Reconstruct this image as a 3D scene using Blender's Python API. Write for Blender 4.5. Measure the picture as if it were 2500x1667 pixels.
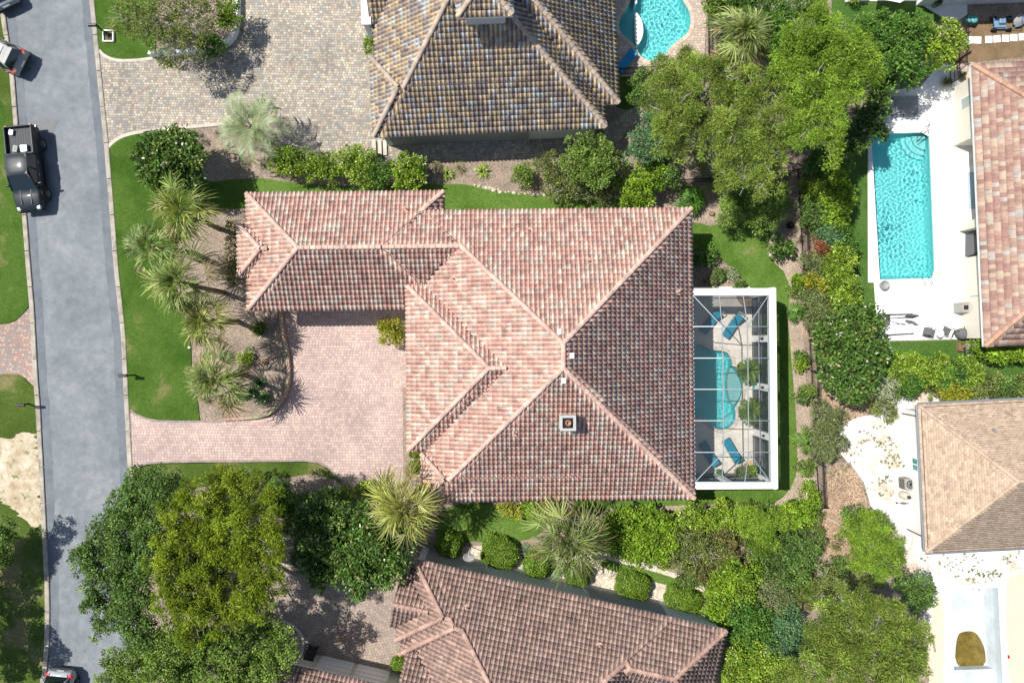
import bpy, bmesh, math, random
import numpy as np
from mathutils import Vector, Matrix
from mathutils.geometry import tessellate_polygon

# ------------------------------------------------------------------ camera, sky, sun, exposure
for o in list(bpy.data.objects):
    bpy.data.objects.remove(o)
SC = bpy.context.scene
COL = SC.collection
H = 48.3                 # drone height in metres, looking straight down
K = 34.5                 # photograph pixels per metre on the ground
CX, CY = 1250.0, 833.5
cam_d = bpy.data.cameras.new('camera')
cam_d.lens = 24.0
cam_d.sensor_width = 36.0
cam_d.clip_end = 2000.0
cam = bpy.data.objects.new('camera', cam_d)
COL.objects.link(cam)
cam.location = (0, 0, H)
cam.rotation_euler = (0, 0, 0)
SC.camera = cam

TO_SUN = Vector((-0.58, 0.235, 1.0)).normalized()
ELEV = math.asin(TO_SUN.z)
AZ = math.atan2(TO_SUN.x, TO_SUN.y)
world = bpy.data.worlds.new('World')
SC.world = world
world.use_nodes = True
wn = world.node_tree.nodes
sky = wn.new('ShaderNodeTexSky')
sky.sky_type = 'NISHITA'
sky.sun_disc = False
sky.sun_elevation = ELEV
sky.sun_rotation = AZ
bg = wn['Background']
bg.inputs['Strength'].default_value = 0.10
world.node_tree.links.new(sky.outputs[0], bg.inputs['Color'])
sun_d = bpy.data.lights.new('sun', 'SUN')
sun_d.energy = 5.0
sun_d.angle = math.radians(0.55)
sun_d.color = (1.0, 0.955, 0.88)
sun_d.cycles.is_caustics_light = True
sun = bpy.data.objects.new('sun', sun_d)
COL.objects.link(sun)
sun.location = (-20, 10, 60)
sun.rotation_euler = TO_SUN.to_track_quat('Z', 'Y').to_euler()
SC.view_settings.view_transform = 'Standard'
SC.view_settings.look = 'None'
SC.view_settings.exposure = 0.3
SC.view_settings.gamma = 1.0
SC.cycles.max_bounces = 6
SC.cycles.transparent_max_bounces = 16
SC.cycles.caustics_reflective = False
SC.cycles.caustics_refractive = True

# ------------------------------------------------------------------ helpers
RNG = np.random.default_rng(7)
random.seed(7)

def W(px, py, z=0.0):
    """the place at height z that the photograph shows at pixel (px, py)"""
    r = (H - z) / H / K
    return Vector(((px - CX) * r, -(py - CY) * r, z))

def W2(px, py, z=0.0):
    v = W(px, py, z)
    return (v.x, v.y)

def tagit(o, label=None, cat=None, group=None, kind=None):
    if label: o['label'] = label
    if cat: o['category'] = cat
    if group: o['group'] = group
    if kind: o['kind'] = kind
    return o

def empty(name, loc=(0, 0, 0), rz=0.0, label=None, cat=None, group=None):
    o = bpy.data.objects.new(name, None)
    o.empty_display_size = 0.3
    COL.objects.link(o)
    o.location = loc
    o.rotation_euler = (0, 0, rz)
    return tagit(o, label, cat, group)

def link(name, me, parent=None, world=True):
    """link mesh ME as an object; with world=True its vertices are world coordinates"""
    o = bpy.data.objects.new(name, me)
    COL.objects.link(o)
    if parent is not None:
        o.parent = parent
        if world:
            m = Matrix.Translation(parent.location) @ parent.rotation_euler.to_matrix().to_4x4()
            if parent.parent is not None:
                m = parent.parent.matrix_basis @ parent.matrix_parent_inverse @ m
            o.matrix_parent_inverse = m.inverted()
    return o

def mesh_np(name, V, F, mat, cols=None, smooth=False):
    """V (n,3), F (m,k) all faces the same size; cols (m,3) per face"""
    me = bpy.data.meshes.new(name)
    V = np.asarray(V, dtype=np.float32); F = np.asarray(F, dtype=np.int32)
    n, k = F.shape
    me.vertices.add(len(V)); me.vertices.foreach_set('co', V.ravel())
    me.loops.add(n * k); me.loops.foreach_set('vertex_index', F.ravel())
    me.polygons.add(n)
    me.polygons.foreach_set('loop_start', np.arange(0, n * k, k, dtype=np.int32))
    me.polygons.foreach_set('loop_total', np.full(n, k, dtype=np.int32))
    if smooth:
        me.polygons.foreach_set('use_smooth', np.ones(n, dtype=bool))
    if cols is not None:
        a = me.attributes.new('Col', 'FLOAT_COLOR', 'FACE')
        c = np.ones((n, 4), dtype=np.float32); c[:, :3] = cols
        a.data.foreach_set('color', c.ravel())
    me.update(calc_edges=True)
    if mat is not None:
        me.materials.append(mat)
    return me

class MB:
    """collects faces for one mesh"""
    def __init__(s):
        s.v = []; s.f = []; s.m = []; s.c = []; s.s = []
    def face(s, pts, mi=0, col=None, smooth=False):
        b = len(s.v)
        s.v.extend([tuple(p) for p in pts]); s.f.append(tuple(range(b, b + len(pts))))
        s.m.append(mi); s.c.append(col); s.s.append(smooth)
    def grid(s, rings, closed=True, mi=0, caps=True, smooth=True, col=None):
        """loft between rings of equal length"""
        b = len(s.v); n = len(rings[0])
        for r in rings: s.v.extend([tuple(p) for p in r])
        for i in range(len(rings) - 1):
            for j in range(n if closed else n - 1):
                k = (j + 1) % n
                s.f.append((b + i*n + j, b + i*n + k, b + (i+1)*n + k, b + (i+1)*n + j))
                s.m.append(mi); s.c.append(col); s.s.append(smooth)
        if caps and closed:
            s.f.append(tuple(b + j for j in reversed(range(n)))); s.m.append(mi); s.c.append(col); s.s.append(False)
            e = b + (len(rings) - 1) * n
            s.f.append(tuple(e + j for j in range(n))); s.m.append(mi); s.c.append(col); s.s.append(False)
        return s
    def box(s, c, d, rz=0.0, mi=0, col=None, bev=0.0, M=None):
        x, y, z = d[0] / 2, d[1] / 2, d[2] / 2
        M = M or (Matrix.Translation(c) @ Matrix.Rotation(rz, 4, 'Z'))
        if bev > 0:
            e = min(bev, x * .9, y * .9, z * .9)
            def ring(xx, yy, zz):
                g = min(e, xx * .5, yy * .5)
                return [M @ Vector(p) for p in ((-xx+g,-yy,zz),(xx-g,-yy,zz),(xx,-yy+g,zz),(xx,yy-g,zz),(xx-g,yy,zz),(-xx+g,yy,zz),(-xx,yy-g,zz),(-xx,-yy+g,zz))]
            return s.grid([ring(x-e, y-e, -z), ring(x, y, -z+e), ring(x, y, z-e), ring(x-e, y-e, z)], mi=mi, smooth=False, col=col)
        p = [M @ Vector((a*x, b*y, g*z)) for g in (-1, 1) for a, b in ((-1,-1),(1,-1),(1,1),(-1,1))]
        for q in ((3,2,1,0),(4,5,6,7),(0,1,5,4),(1,2,6,5),(2,3,7,6),(3,0,4,7)):
            s.face([p[i] for i in q], mi, col)
        return s
    def tube(s, pts, r, n=6, mi=0, col=None, caps=True):
        pts = [Vector(p) for p in pts]
        if not hasattr(r, '__len__'): r = [r] * len(pts)
        rings = []
        for i, p in enumerate(pts):
            t = (pts[min(i+1, len(pts)-1)] - pts[max(i-1, 0)])
            if t.length < 1e-6: t = Vector((0, 0, 1))
            t.normalize()
            a = t.cross(Vector((0, 0, 1)) if abs(t.z) < .9 else Vector((1, 0, 0))).normalized(); b = t.cross(a)
            rings.append([p + (a * math.cos(q) + b * math.sin(q)) * r[i] for q in [2*math.pi*k/n for k in range(n)]])
        return s.grid(rings, mi=mi, caps=caps, col=col)
    def lathe(s, c, prof, n=16, mi=0, col=None, caps=True, M=None):
        rings = []
        for r, z in prof:
            ring = [Vector((r*math.cos(2*math.pi*k/n), r*math.sin(2*math.pi*k/n), z)) for k in range(n)]
            rings.append([(M @ p) if M else (p + Vector(c)) for p in ring])
        return s.grid(rings, mi=mi, caps=caps, col=col)
    def mesh(s, name, mats):
        me = bpy.data.meshes.new(name)
        me.from_pydata(s.v, [], s.f)
        for m in (mats if isinstance(mats, (list, tuple)) else [mats]): me.materials.append(m)
        me.polygons.foreach_set('material_index', s.m)
        me.polygons.foreach_set('use_smooth', s.s)
        if any(c is not None for c in s.c):
            a = me.attributes.new('Col', 'FLOAT_COLOR', 'FACE')
            a.data.foreach_set('color', np.array([(*(c or (1,1,1)), 1.0) for c in s.c], dtype=np.float32).ravel())
        me.update()
        return me
    def build(s, name, mats, parent=None, world=True):
        return link(name, s.mesh(name, mats), parent, world)

def chaikin(P, n=2, closed=True):
    P = [Vector((p[0], p[1])) for p in P]
    for _ in range(n):
        Q = []
        m = len(P)
        if not closed: Q.append(P[0])
        for i in range(m if closed else m - 1):
            a, b = P[i], P[(i+1) % m]
            Q.append(a*.75 + b*.25); Q.append(a*.25 + b*.75)
        if not closed: Q.append(P[-1])
        P = Q
    return [(p.x, p.y) for p in P]

def area2(P):
    return sum(P[i][0]*P[(i+1) % len(P)][1] - P[(i+1) % len(P)][0]*P[i][1] for i in range(len(P)))

def inside(P, x, y):
    c = False; j = len(P) - 1
    for i in range(len(P)):
        if (P[i][1] > y) != (P[j][1] > y) and x < (P[j][0]-P[i][0])*(y-P[i][1])/(P[j][1]-P[i][1]) + P[i][0]: c = not c
        j = i
    return c

def slab_mesh(name, poly, z0, z1, mat, holes=(), side_mat=None):
    """poly in metres; a slab from z0 to z1 with optional holes"""
    loops = [list(poly)] + [list(h) for h in holes]
    if area2(loops[0]) < 0: loops[0].reverse()
    for h in loops[1:]:
        if area2(h) > 0: h.reverse()
    flat = [p for l in loops for p in l]
    tris = tessellate_polygon([[Vector((p[0], p[1], 0)) for p in l] for l in loops])
    V = [(p[0], p[1], z1) for p in flat]
    F = []
    for t in tris:
        a, b, c = t
        cr = (flat[b][0]-flat[a][0])*(flat[c][1]-flat[a][1]) - (flat[b][1]-flat[a][1])*(flat[c][0]-flat[a][0])
        F.append((a, b, c) if cr > 0 else (a, c, b))
    nt = len(F); n = len(flat)
    if z0 is not None:
        V += [(p[0], p[1], z0) for p in flat]
        b = 0
        for l in loops:
            m = len(l)
            for i in range(m):
                F.append((b+i, n+b+i, n+b+(i+1) % m, b+(i+1) % m)[::-1] if False else (n+b+i, n+b+(i+1) % m, b+(i+1) % m, b+i))
            b += m
    me = bpy.data.meshes.new(name)
    me.from_pydata(V, [], F)
    me.materials.append(mat)
    if side_mat:
        me.materials.append(side_mat)
        me.polygons.foreach_set('material_index', [0]*nt + [1]*(len(F)-nt))
    me.update()
    return me

def PX(pts, z=0.0):
    return [W2(x, y, z) for x, y in pts]

def ground_slab(name, pts, z0, z1, mat, holes=(), round_=0, side=None, px=True):
    P = chaikin(pts, round_) if round_ else pts
    Q = PX(P) if px else P
    o = link(name, slab_mesh(name, Q, z0, z1, mat, holes, side))
    o['kind'] = 'structure'
    return o

# ------------------------------------------------------------------ material helpers
class NT:
    def __init__(s, name):
        s.mat = bpy.data.materials.new(name); s.mat.use_nodes = True
        s.t = s.mat.node_tree; s.b = s.t.nodes['Principled BSDF']; s.out = s.t.nodes['Material Output']
    def n(s, typ, ins=None, **props):
        nd = s.t.nodes.new('ShaderNode' + typ)
        for k, v in props.items(): setattr(nd, k, v)
        for k, v in (ins or {}).items():
            if hasattr(v, 'is_output'): s.t.links.new(v, nd.inputs[k])
            else: nd.inputs[k].default_value = v
        return nd
    def set(s, **kw):
        for k, v in kw.items():
            k = {'Metal': 'Metallic', 'Rough': 'Roughness', 'Base': 'Base Color', 'Spec': 'Specular IOR Level', 'Coat': 'Coat Weight'}.get(k, k)
            if hasattr(v, 'is_output'): s.t.links.new(v, s.b.inputs[k])
            else: s.b.inputs[k].default_value = v
        return s
    def pos(s):
        if not hasattr(s, '_p'): s._p = s.n('NewGeometry').outputs['Position']
        return s._p
    def noise(s, scale, detail=4, rough=.6, vec=None, dist=0.0):
        return s.n('TexNoise', {'Vector': vec if vec is not None else s.pos(), 'Scale': scale, 'Detail': detail, 'Roughness': rough, 'Distortion': dist}).outputs['Fac']
    def ramp(s, fac, stops, interp='LINEAR'):
        r = s.n('ValToRGB', {'Fac': fac}); r.color_ramp.interpolation = interp
        e = r.color_ramp.elements
        while len(e) < len(stops): e.new(.5)
        for i, (p, c) in enumerate(stops):
            e[i].position = p; e[i].color = (*c, 1) if len(c) == 3 else c
        return r.outputs['Color']
    def mix(s, fac, a, b, mode='MIX'):
        m = s.n('Mix', data_type='RGBA', blend_type=mode)
        for i, v in ((0, fac), (6, a), (7, b)):
            if hasattr(v, 'is_output'): s.t.links.new(v, m.inputs[i])
            else: m.inputs[i].default_value = (*v, 1) if isinstance(v, tuple) and len(v) == 3 else v
        return m.outputs[2]
    def math(s, op, a, b=0.0, c=0.0):
        m = s.n('Math', operation=op)
        for i, v in enumerate((a, b, c)):
            if hasattr(v, 'is_output'): s.t.links.new(v, m.inputs[i])
            else: m.inputs[i].default_value = v
        return m.outputs[0]
    def bump(s, h, strength=.5, dist=.02):
        s.t.links.new(s.n('Bump', {'Height': h, 'Strength': strength, 'Distance': dist}).outputs[0], s.b.inputs['Normal'])
        return s

def simple(name, col, rough=.6, metal=0.0, var=.12, scale=6.0, bump=0.0, coat=0.0, spec=.5):
    t = NT(name)
    f = t.noise(scale, 5, .65)
    dk = tuple(c*(1-var) for c in col); lt = tuple(min(1, c*(1+var)) for c in col)
    t.set(Base=t.ramp(f, [(.3, dk), (.7, lt)]), Rough=rough, Metal=metal, Coat=coat, Spec=spec)
    if bump: t.bump(t.noise(scale*6, 4), bump, .01)
    return t.mat

def attr_mat(name, rough=.75, streak=.35, sscale=3.0, spec=.3):
    """colour from the piece's own colour plus grain and weathering"""
    t = NT(name)
    a = t.n('Attribute', attribute_name='Col').outputs['Color']
    g = t.noise(22, 3, .7)
    c = t.mix(1.0, a, t.ramp(g, [(.25, (.72,.72,.72)), (.7, (1.12,1.12,1.12))]), 'MULTIPLY')
    w = t.noise(sscale, 6, .72)
    c = t.mix(1.0, c, t.ramp(w, [(.34, (1-streak, 1-streak, 1-streak*.95)), (.58, (1.05,1.05,1.05))]), 'MULTIPLY')
    t.set(Base=c, Rough=rough, Spec=spec)
    return t.mat

def leaf_mat(name, rough=.5, trans=.3, spec=.35):
    t = NT(name)
    a = t.n('Attribute', attribute_name='Col').outputs['Color']
    t.set(Base=a, Rough=rough, Spec=spec)
    tr = t.n('BsdfTranslucent', {'Color': t.mix(1.0, a, (1.25, 1.2, .55), 'MULTIPLY')})
    ms = t.n('MixShader', {0: trans, 1: t.b.outputs[0], 2: tr.outputs[0]})
    t.t.links.new(ms.outputs[0], t.out.inputs['Surface'])
    return t.mat

def paver_mat(name, palette, sx, sy, joint=.08, stain=((.8,.8,.8),(1.05,1.05,1.05)), rot=0.0, mort=(.2,.18,.15), sscale=.35):
    """running-bond pavers too small to model singly at this distance"""
    t = NT(name)
    mp = t.n('Mapping', {'Vector': t.pos(), 'Rotation': (0, 0, rot), 'Scale': (1/sx, 1/sy, 1)}).outputs[0]
    se = t.n('SeparateXYZ', {0: mp})
    row = t.math('FLOOR', se.outputs['Y'])
    rr = t.n('TexWhiteNoise', {'W': row}, noise_dimensions='1D').outputs['Value']
    x = t.math('ADD', se.outputs['X'], rr)
    cx = t.math('FLOOR', x)
    wn_ = t.n('TexWhiteNoise', {'Vector': t.n('CombineXYZ', {0: cx, 1: row}).outputs[0]}, noise_dimensions='2D').outputs['Value']
    c = t.ramp(wn_, [(i/len(palette), p) for i, p in enumerate(palette)], 'CONSTANT')
    fx = t.math('ABSOLUTE', t.math('SUBTRACT', t.math('FRACT', x), .5))
    fy = t.math('ABSOLUTE', t.math('SUBTRACT', t.math('FRACT', se.outputs['Y']), .5))
    m = t.math('GREATER_THAN', t.math('MAXIMUM', fx, fy), .5 - joint)
    st = t.ramp(t.noise(sscale, 7, .68), [(.3, stain[0]), (.62, stain[1])])
    g = t.ramp(t.noise(30, 3), [(.2, (.85,.85,.85)), (.8, (1.12,1.12,1.12))])
    c = t.mix(1.0, t.mix(1.0, c, st, 'MULTIPLY'), g, 'MULTIPLY')
    t.set(Base=t.mix(m, c, mort), Rough=.85, Spec=.25)
    t.bump(t.math('SUBTRACT', 1.0, m), .6, .008)
    return t.mat

M = {}
def lawn_mat(name, a, b, dry, dry_at=.66, sc=.35):
    t = NT(name)
    big = t.noise(sc, 4, .55)
    c = t.ramp(big, [(.32, a), (.55, b), (dry_at, b), (min(dry_at+.1, 1), dry)])
    fine = t.noise(9, 6, .8)
    c = t.mix(1.0, c, t.ramp(fine, [(.3, (.5,.52,.5)), (.5, (.95,.95,.95)), (.72, (1.55,1.5,1.35))]), 'MULTIPLY')
    fine2 = t.noise(34, 3, .8)
    c = t.mix(1.0, c, t.ramp(fine2, [(.3, (.6,.62,.6)), (.7, (1.35,1.35,1.3))]), 'MULTIPLY')
    t.set(Base=c, Rough=.85, Spec=.15)
    t.bump(t.math('ADD', fine2, fine), .9, .05)
    return t.mat
M['lawn'] = lawn_mat('lawn_front', (.042,.105,.009), (.082,.155,.022), (.20,.20,.075), .60)
M['lawn_side'] = lawn_mat('lawn_side', (.075,.155,.018), (.125,.215,.04), (.28,.27,.11), .66, .5)
M['lawn_west'] = lawn_mat('lawn_west', (.055,.10,.012), (.095,.145,.026), (.24,.215,.095), .54, .3)
M['lawn_east'] = lawn_mat('lawn_east', (.055,.13,.022), (.085,.17,.034), (.20,.21,.08), .64, .4)

def mulch_mat(name, stops, sc=9.0, big=((.75,.75,.75),(1.12,1.1,1.05))):
    sc = sc*2.2
    t = NT(name)
    v = t.n('TexVoronoi', {'Vector': t.pos(), 'Scale': sc, 'Randomness': 1.0})
    w = t.n('SeparateColor', {0: v.outputs['Color']}).outputs[0]
    f = t.math('ADD', t.math('MULTIPLY', w, .38), t.math('MULTIPLY', t.noise(sc*1.6, 5, .8), .62))
    c = t.ramp(f, stops)
    c = t.mix(1.0, c, t.ramp(t.noise(.8, 5, .6), [(.3, big[0]), (.65, big[1])]), 'MULTIPLY')
    t.set(Base=c, Rough=.95, Spec=.1)
    t.bump(f, .9, .03)
    return t.mat
M['mulch'] = mulch_mat('mulch', [(.2,(.10,.075,.06)),(.4,(.24,.185,.15)),(.58,(.35,.285,.235)),(.8,(.52,.44,.37))])
M['mulch_pale'] = mulch_mat('mulch_pale', [(.2,(.16,.12,.09)),(.45,(.34,.27,.21)),(.65,(.50,.42,.34)),(.85,(.68,.60,.50))], 10)
M['chips'] = mulch_mat('wood_chips', [(.2,(.11,.07,.045)),(.45,(.32,.22,.15)),(.65,(.52,.40,.29)),(.85,(.74,.62,.48))], 7)
M['soil'] = mulch_mat('brown_soil', [(.2,(.12,.08,.045)),(.5,(.22,.155,.09)),(.8,(.33,.245,.155))], 16)

t = NT('asphalt')
big = t.noise(.22, 7, .68, dist=.6)
med = t.noise(1.6, 6, .7)
fine = t.noise(40, 3, .8)
c = t.ramp(t.math('ADD', t.math('MULTIPLY', big, .6), t.math('MULTIPLY', med, .4)), [(.36, (.145,.163,.178)), (.5, (.205,.225,.24)), (.64, (.285,.30,.31))])
t.set(Base=t.mix(1.0, c, t.ramp(fine, [(.25, (.72,.72,.72)), (.75, (1.22,1.22,1.22))]), 'MULTIPLY'), Rough=.9, Spec=.2)
t.bump(fine, .5, .01); M['asphalt'] = t.mat
t = NT('asphalt_border')
c = t.ramp(t.noise(.8, 6, .7), [(.35, (.13,.145,.165)), (.65, (.185,.205,.225))])
t.set(Base=t.mix(1.0, c, t.ramp(t.noise(40, 3, .8), [(.25, (.75,.75,.75)), (.75, (1.2,1.2,1.2))]), 'MULTIPLY'), Rough=.9, Spec=.2)
M['asphalt_border'] = t.mat
M['oil'] = simple('oil_stain', (.14,.145,.15), .7, var=.2)
t = NT('kerb_concrete')
c = t.ramp(t.noise(1.2, 7, .72), [(.32, (.20,.18,.15)), (.5, (.38,.34,.285)), (.68, (.50,.46,.385))])
t.set(Base=t.mix(1.0, c, t.ramp(t.noise(25, 3), [(.3, (.8,.8,.8)), (.7, (1.12,1.12,1.12))]), 'MULTIPLY'), Rough=.9, Spec=.2)
M['kerb'] = t.mat
M['concrete'] = simple('pale_concrete', (.52,.47,.40), .9, var=.18, scale=3)
M['white_concrete'] = simple('white_concrete', (.80,.79,.76), .85, var=.05, scale=2)
M['grey_pavers'] = paver_mat('grey_pavers', [(.50,.44,.34),(.36,.32,.27),(.42,.39,.35),(.30,.31,.31),(.46,.37,.30),(.58,.53,.42),(.33,.28,.24),(.44,.42,.37)], .20, .17, .07, ((.62,.62,.63),(1.08,1.06,1.02)), .02, (.20,.175,.145), .28)
M['pink_pavers'] = paver_mat('pink_pavers', [(.55,.41,.37),(.50,.37,.34),(.58,.45,.39),(.53,.42,.39),(.60,.48,.40),(.48,.35,.33)], .21, .19, .05, ((.66,.68,.70),(1.06,1.05,1.04)), .01, (.27,.19,.17), .22)
M['pink_border'] = paver_mat('pink_border_pavers', [(.34,.26,.24),(.40,.32,.29),(.30,.25,.24)], .22, .11, .06, ((.75,.75,.75),(1.05,1.05,1.05)))
M['tan_pavers'] = paver_mat('tan_pavers', [(.33,.265,.225),(.37,.30,.24),(.30,.25,.225),(.40,.32,.26)], .22, .20, .05, ((.8,.8,.8),(1.05,1.05,1.05)), -.22, (.2,.155,.13))
M['red_pavers'] = paver_mat('red_grey_pavers', [(.42,.25,.20),(.46,.32,.26),(.28,.255,.25),(.50,.37,.29),(.36,.24,.21),(.32,.27,.26)], .24, .17, .06, ((.8,.8,.8),(1.05,1.05,1.05)))
M['pool_pavers'] = paver_mat('pool_deck_pavers', [(.55,.43,.34),(.50,.42,.35),(.44,.37,.31),(.60,.50,.40),(.48,.36,.29)], .24, .18, .06, ((.85,.85,.85),(1.05,1.05,1.05)), .04, (.27,.22,.18))
M['travertine'] = simple('travertine', (.68,.63,.55), .7, var=.12, scale=2.5)
M['white_stone'] = simple('white_deck_stone', (.84,.83,.80), .8, var=.04, scale=1.5)
M['coping'] = simple('coping_stone', (.56,.46,.36), .8, var=.15, scale=5)
M['stucco'] = simple('cream_stucco', (.66,.62,.53), .9, var=.05, scale=3, bump=.15)
M['stucco_white'] = simple('white_stucco', (.78,.78,.76), .9, var=.04, scale=3, bump=.15)
M['stucco_grey'] = simple('pale_grey_stucco', (.60,.61,.60), .9, var=.04, scale=3, bump=.15)
M['white_paint'] = simple('white_paint', (.82,.82,.80), .45, var=.03, scale=2)
M['black_metal'] = simple('black_metal', (.018,.018,.02), .4, .3, .15)
M['dark_metal'] = simple('dark_bronze_metal', (.05,.05,.052), .45, .4, .15)
M['grey_metal'] = simple('grey_aluminium', (.36,.39,.42), .4, .5, .08)
M['steel'] = simple('bright_steel', (.55,.55,.55), .25, .9, .05)
M['glass'] = simple('dark_window_glass', (.03,.05,.055), .05, 0, .1, spec=.9)
M['blind'] = simple('window_blind', (.30,.36,.34), .3, 0, .08, 3, spec=.6)
M['bark'] = simple('bark', (.17,.135,.105), .95, var=.3, scale=8, bump=.5)
M['bark_grey'] = simple('grey_bark', (.40,.37,.34), .95, var=.25, scale=8)
M['dead_wood'] = simple('dead_twigs', (.48,.46,.43), .95, var=.2, scale=8)
M['leaf'] = leaf_mat('leaf')
M['leaf_gloss'] = leaf_mat('glossy_leaf', .36, .18, .45)
M['needle'] = leaf_mat('needle', .6, .35, .2)
M['frond'] = leaf_mat('frond', .42, .3, .4)
M['tile'] = attr_mat('roof_tile', .8, .38, 1.6)
M['tile_flat'] = attr_mat('flat_roof_tile', .85, .25, 2.5)
M['slab'] = attr_mat('stone_slab', .85, .08, 2.0)
M['rock'] = attr_mat('limestone_rock', .95, .3, 6.0)
M['blue_fabric'] = simple('teal_blue_fabric', (.008,.20,.30), .8, var=.12, scale=10)
M['blue_bright'] = simple('bright_blue_fabric', (.01,.25,.50), .8, var=.08, scale=10)
M['white_fabric'] = simple('white_fabric', (.80,.80,.78), .85, var=.04, scale=8)
M['grey_fabric'] = simple('dark_grey_sling', (.11,.115,.12), .8, var=.2, scale=20)
M['plastic_grey'] = simple('grey_plastic', (.30,.30,.29), .6, var=.1)
M['terracotta'] = simple('terracotta', (.42,.20,.13), .85, var=.15)
M['wood'] = simple('brown_wood', (.24,.14,.085), .8, var=.25, scale=12)
M['teal_glaze'] = simple('teal_glaze', (.03,.24,.25), .2, var=.15, scale=8, coat=.5)

def water_mat(name, tint):
    t = NT(name); g = t.n('BsdfGlass', {'Color': (*tint, 1), 'Roughness': 0.0, 'IOR': 1.33})
    t.t.links.new(g.outputs[0], t.out.inputs['Surface']); return t.mat
M['water'] = water_mat('pool_water', (.70,.955,.965))
M['water_still'] = water_mat('still_pool_water', (.62,.93,.95))
M['plaster'] = simple('aqua_pool_plaster', (.36,.82,.82), .8, var=.06, scale=2)
M['plaster_pale'] = simple('pale_pool_plaster', (.50,.86,.86), .8, var=.05, scale=2)
M['screen'] = None
t = NT('insect_screen')
ms = t.n('MixShader', {0: .19, 1: t.n('BsdfTransparent').outputs[0], 2: t.n('BsdfDiffuse', {'Color': (.07,.085,.095,1)}).outputs[0]})
t.t.links.new(ms.outputs[0], t.out.inputs['Surface']); M['screen'] = t.mat
# ------------------------------------------------------------------ ground, road, lawns, paving, pools
POOL_KIDNEY = [(1690,838),(1705,838),(1722,846),(1740,855),(1768,855),(1781,865),(1787,880),(1787,895),(1794,893),(1805,905),(1812,930),(1813,950),(1808,972),(1798,990),(1793,996),(1797,1010),(1794,1030),(1783,1042),(1765,1050),(1748,1048),(1733,1034),(1724,1027),(1712,1020),(1690,1018),(1676,1010),(1668,985),(1668,880),(1674,850)]
POOL_FREE = [(1540,-40),(1541,0),(1528,25),(1514,45),(1509,65),(1515,84),(1535,100),(1550,113),(1556,130),(1566,142),(1580,150),(1598,152),(1613,145),(1626,133),(1637,116),(1650,104),(1668,93),(1680,80),(1686,62),(1686,45),(1683,28),(1672,12),(1664,-5),(1660,-40)]
POOL_RECT = [(2124,328),(2267,324),(2281,680),(2145,684)]
POOL_EMPTY = [(2316,1436),(2434,1431),(2448,1720),(2329,1722)]
C_KID = chaikin(POOL_KIDNEY, 2); C_FREE = chaikin(POOL_FREE, 2)
HOLES = [PX(C_KID), PX(C_FREE), PX(POOL_RECT), PX(POOL_EMPTY)]

G = 160.0
o = link('ground', slab_mesh('ground', [(-G,-G),(G,-G),(G,G),(-G,G)], None, 0.0, M['mulch'], HOLES)); o['kind'] = 'structure'
# beyond the lots in the picture the neighbourhood goes on as grass
ring = [(-G,-G),(G,-G),(G,G),(-G,G)]
o = link('outer_lawn', slab_mesh('outer_lawn', ring, None, .004, M['lawn_west'], [PX([(-160,-120),(2680,-120),(2680,1800),(-160,1800)])])); o['kind'] = 'structure'

# --- road
R_R = [(196,-340),(220,0),(238,180),(256,357),(268,500),(279,648),(297,817),(305,983),(314,1150),(320,1300),(328,1450),(334,1560),(340,1667),(352,1900)]
R_L = [(-4,-340),(9,0),(24,102),(37,191),(46,306),(57,430),(68,543),(77,660),(85,753),(94,919),(100,998),(109,1173),(117,1329),(122,1430),(123,1500),(121,1580),(116,1640),(105,1690),(60,1900)]
ground_slab('road', R_R + R_L[::-1], None, .008, M['asphalt'])
def offs(P, d):
    Q = []
    for i, p in enumerate(P):
        a = Vector(P[max(i-1, 0)]); b = Vector(P[min(i+1, len(P)-1)])
        t = (b - a).normalized(); Q.append((p[0] - t.y*d, p[1] + t.x*d))
    return Q
rng = np.random.default_rng(3)
def jag(P, d, step=14):
    Q = []
    for i in range(len(P)-1):
        a = Vector(P[i]); b = Vector(P[i+1]); n = max(1, int((b-a).length/step))
        for k in range(n):
            q = a.lerp(b, k/n); Q.append((q.x + rng.normal(0, d), q.y))
    Q.append(P[-1]); return Q
ground_slab('road_border_strip', R_R + jag(offs(R_R, 21), .8)[::-1], None, .013, M['asphalt_border'])
ground_slab('road_border_strip', R_L + jag(offs(R_L, -21), 1.4)[::-1], None, .013, M['asphalt_border'])
oil = [(75,300),(95,292),(118,287),(132,290),(142,297),(138,306),(130,314),(128,322),(135,334),(140,346),(138,356),(122,357),(118,340),(105,322),(88,312)]
ground_slab('oil_stain', oil, None, .017, M['oil'], round_=2)

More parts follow.
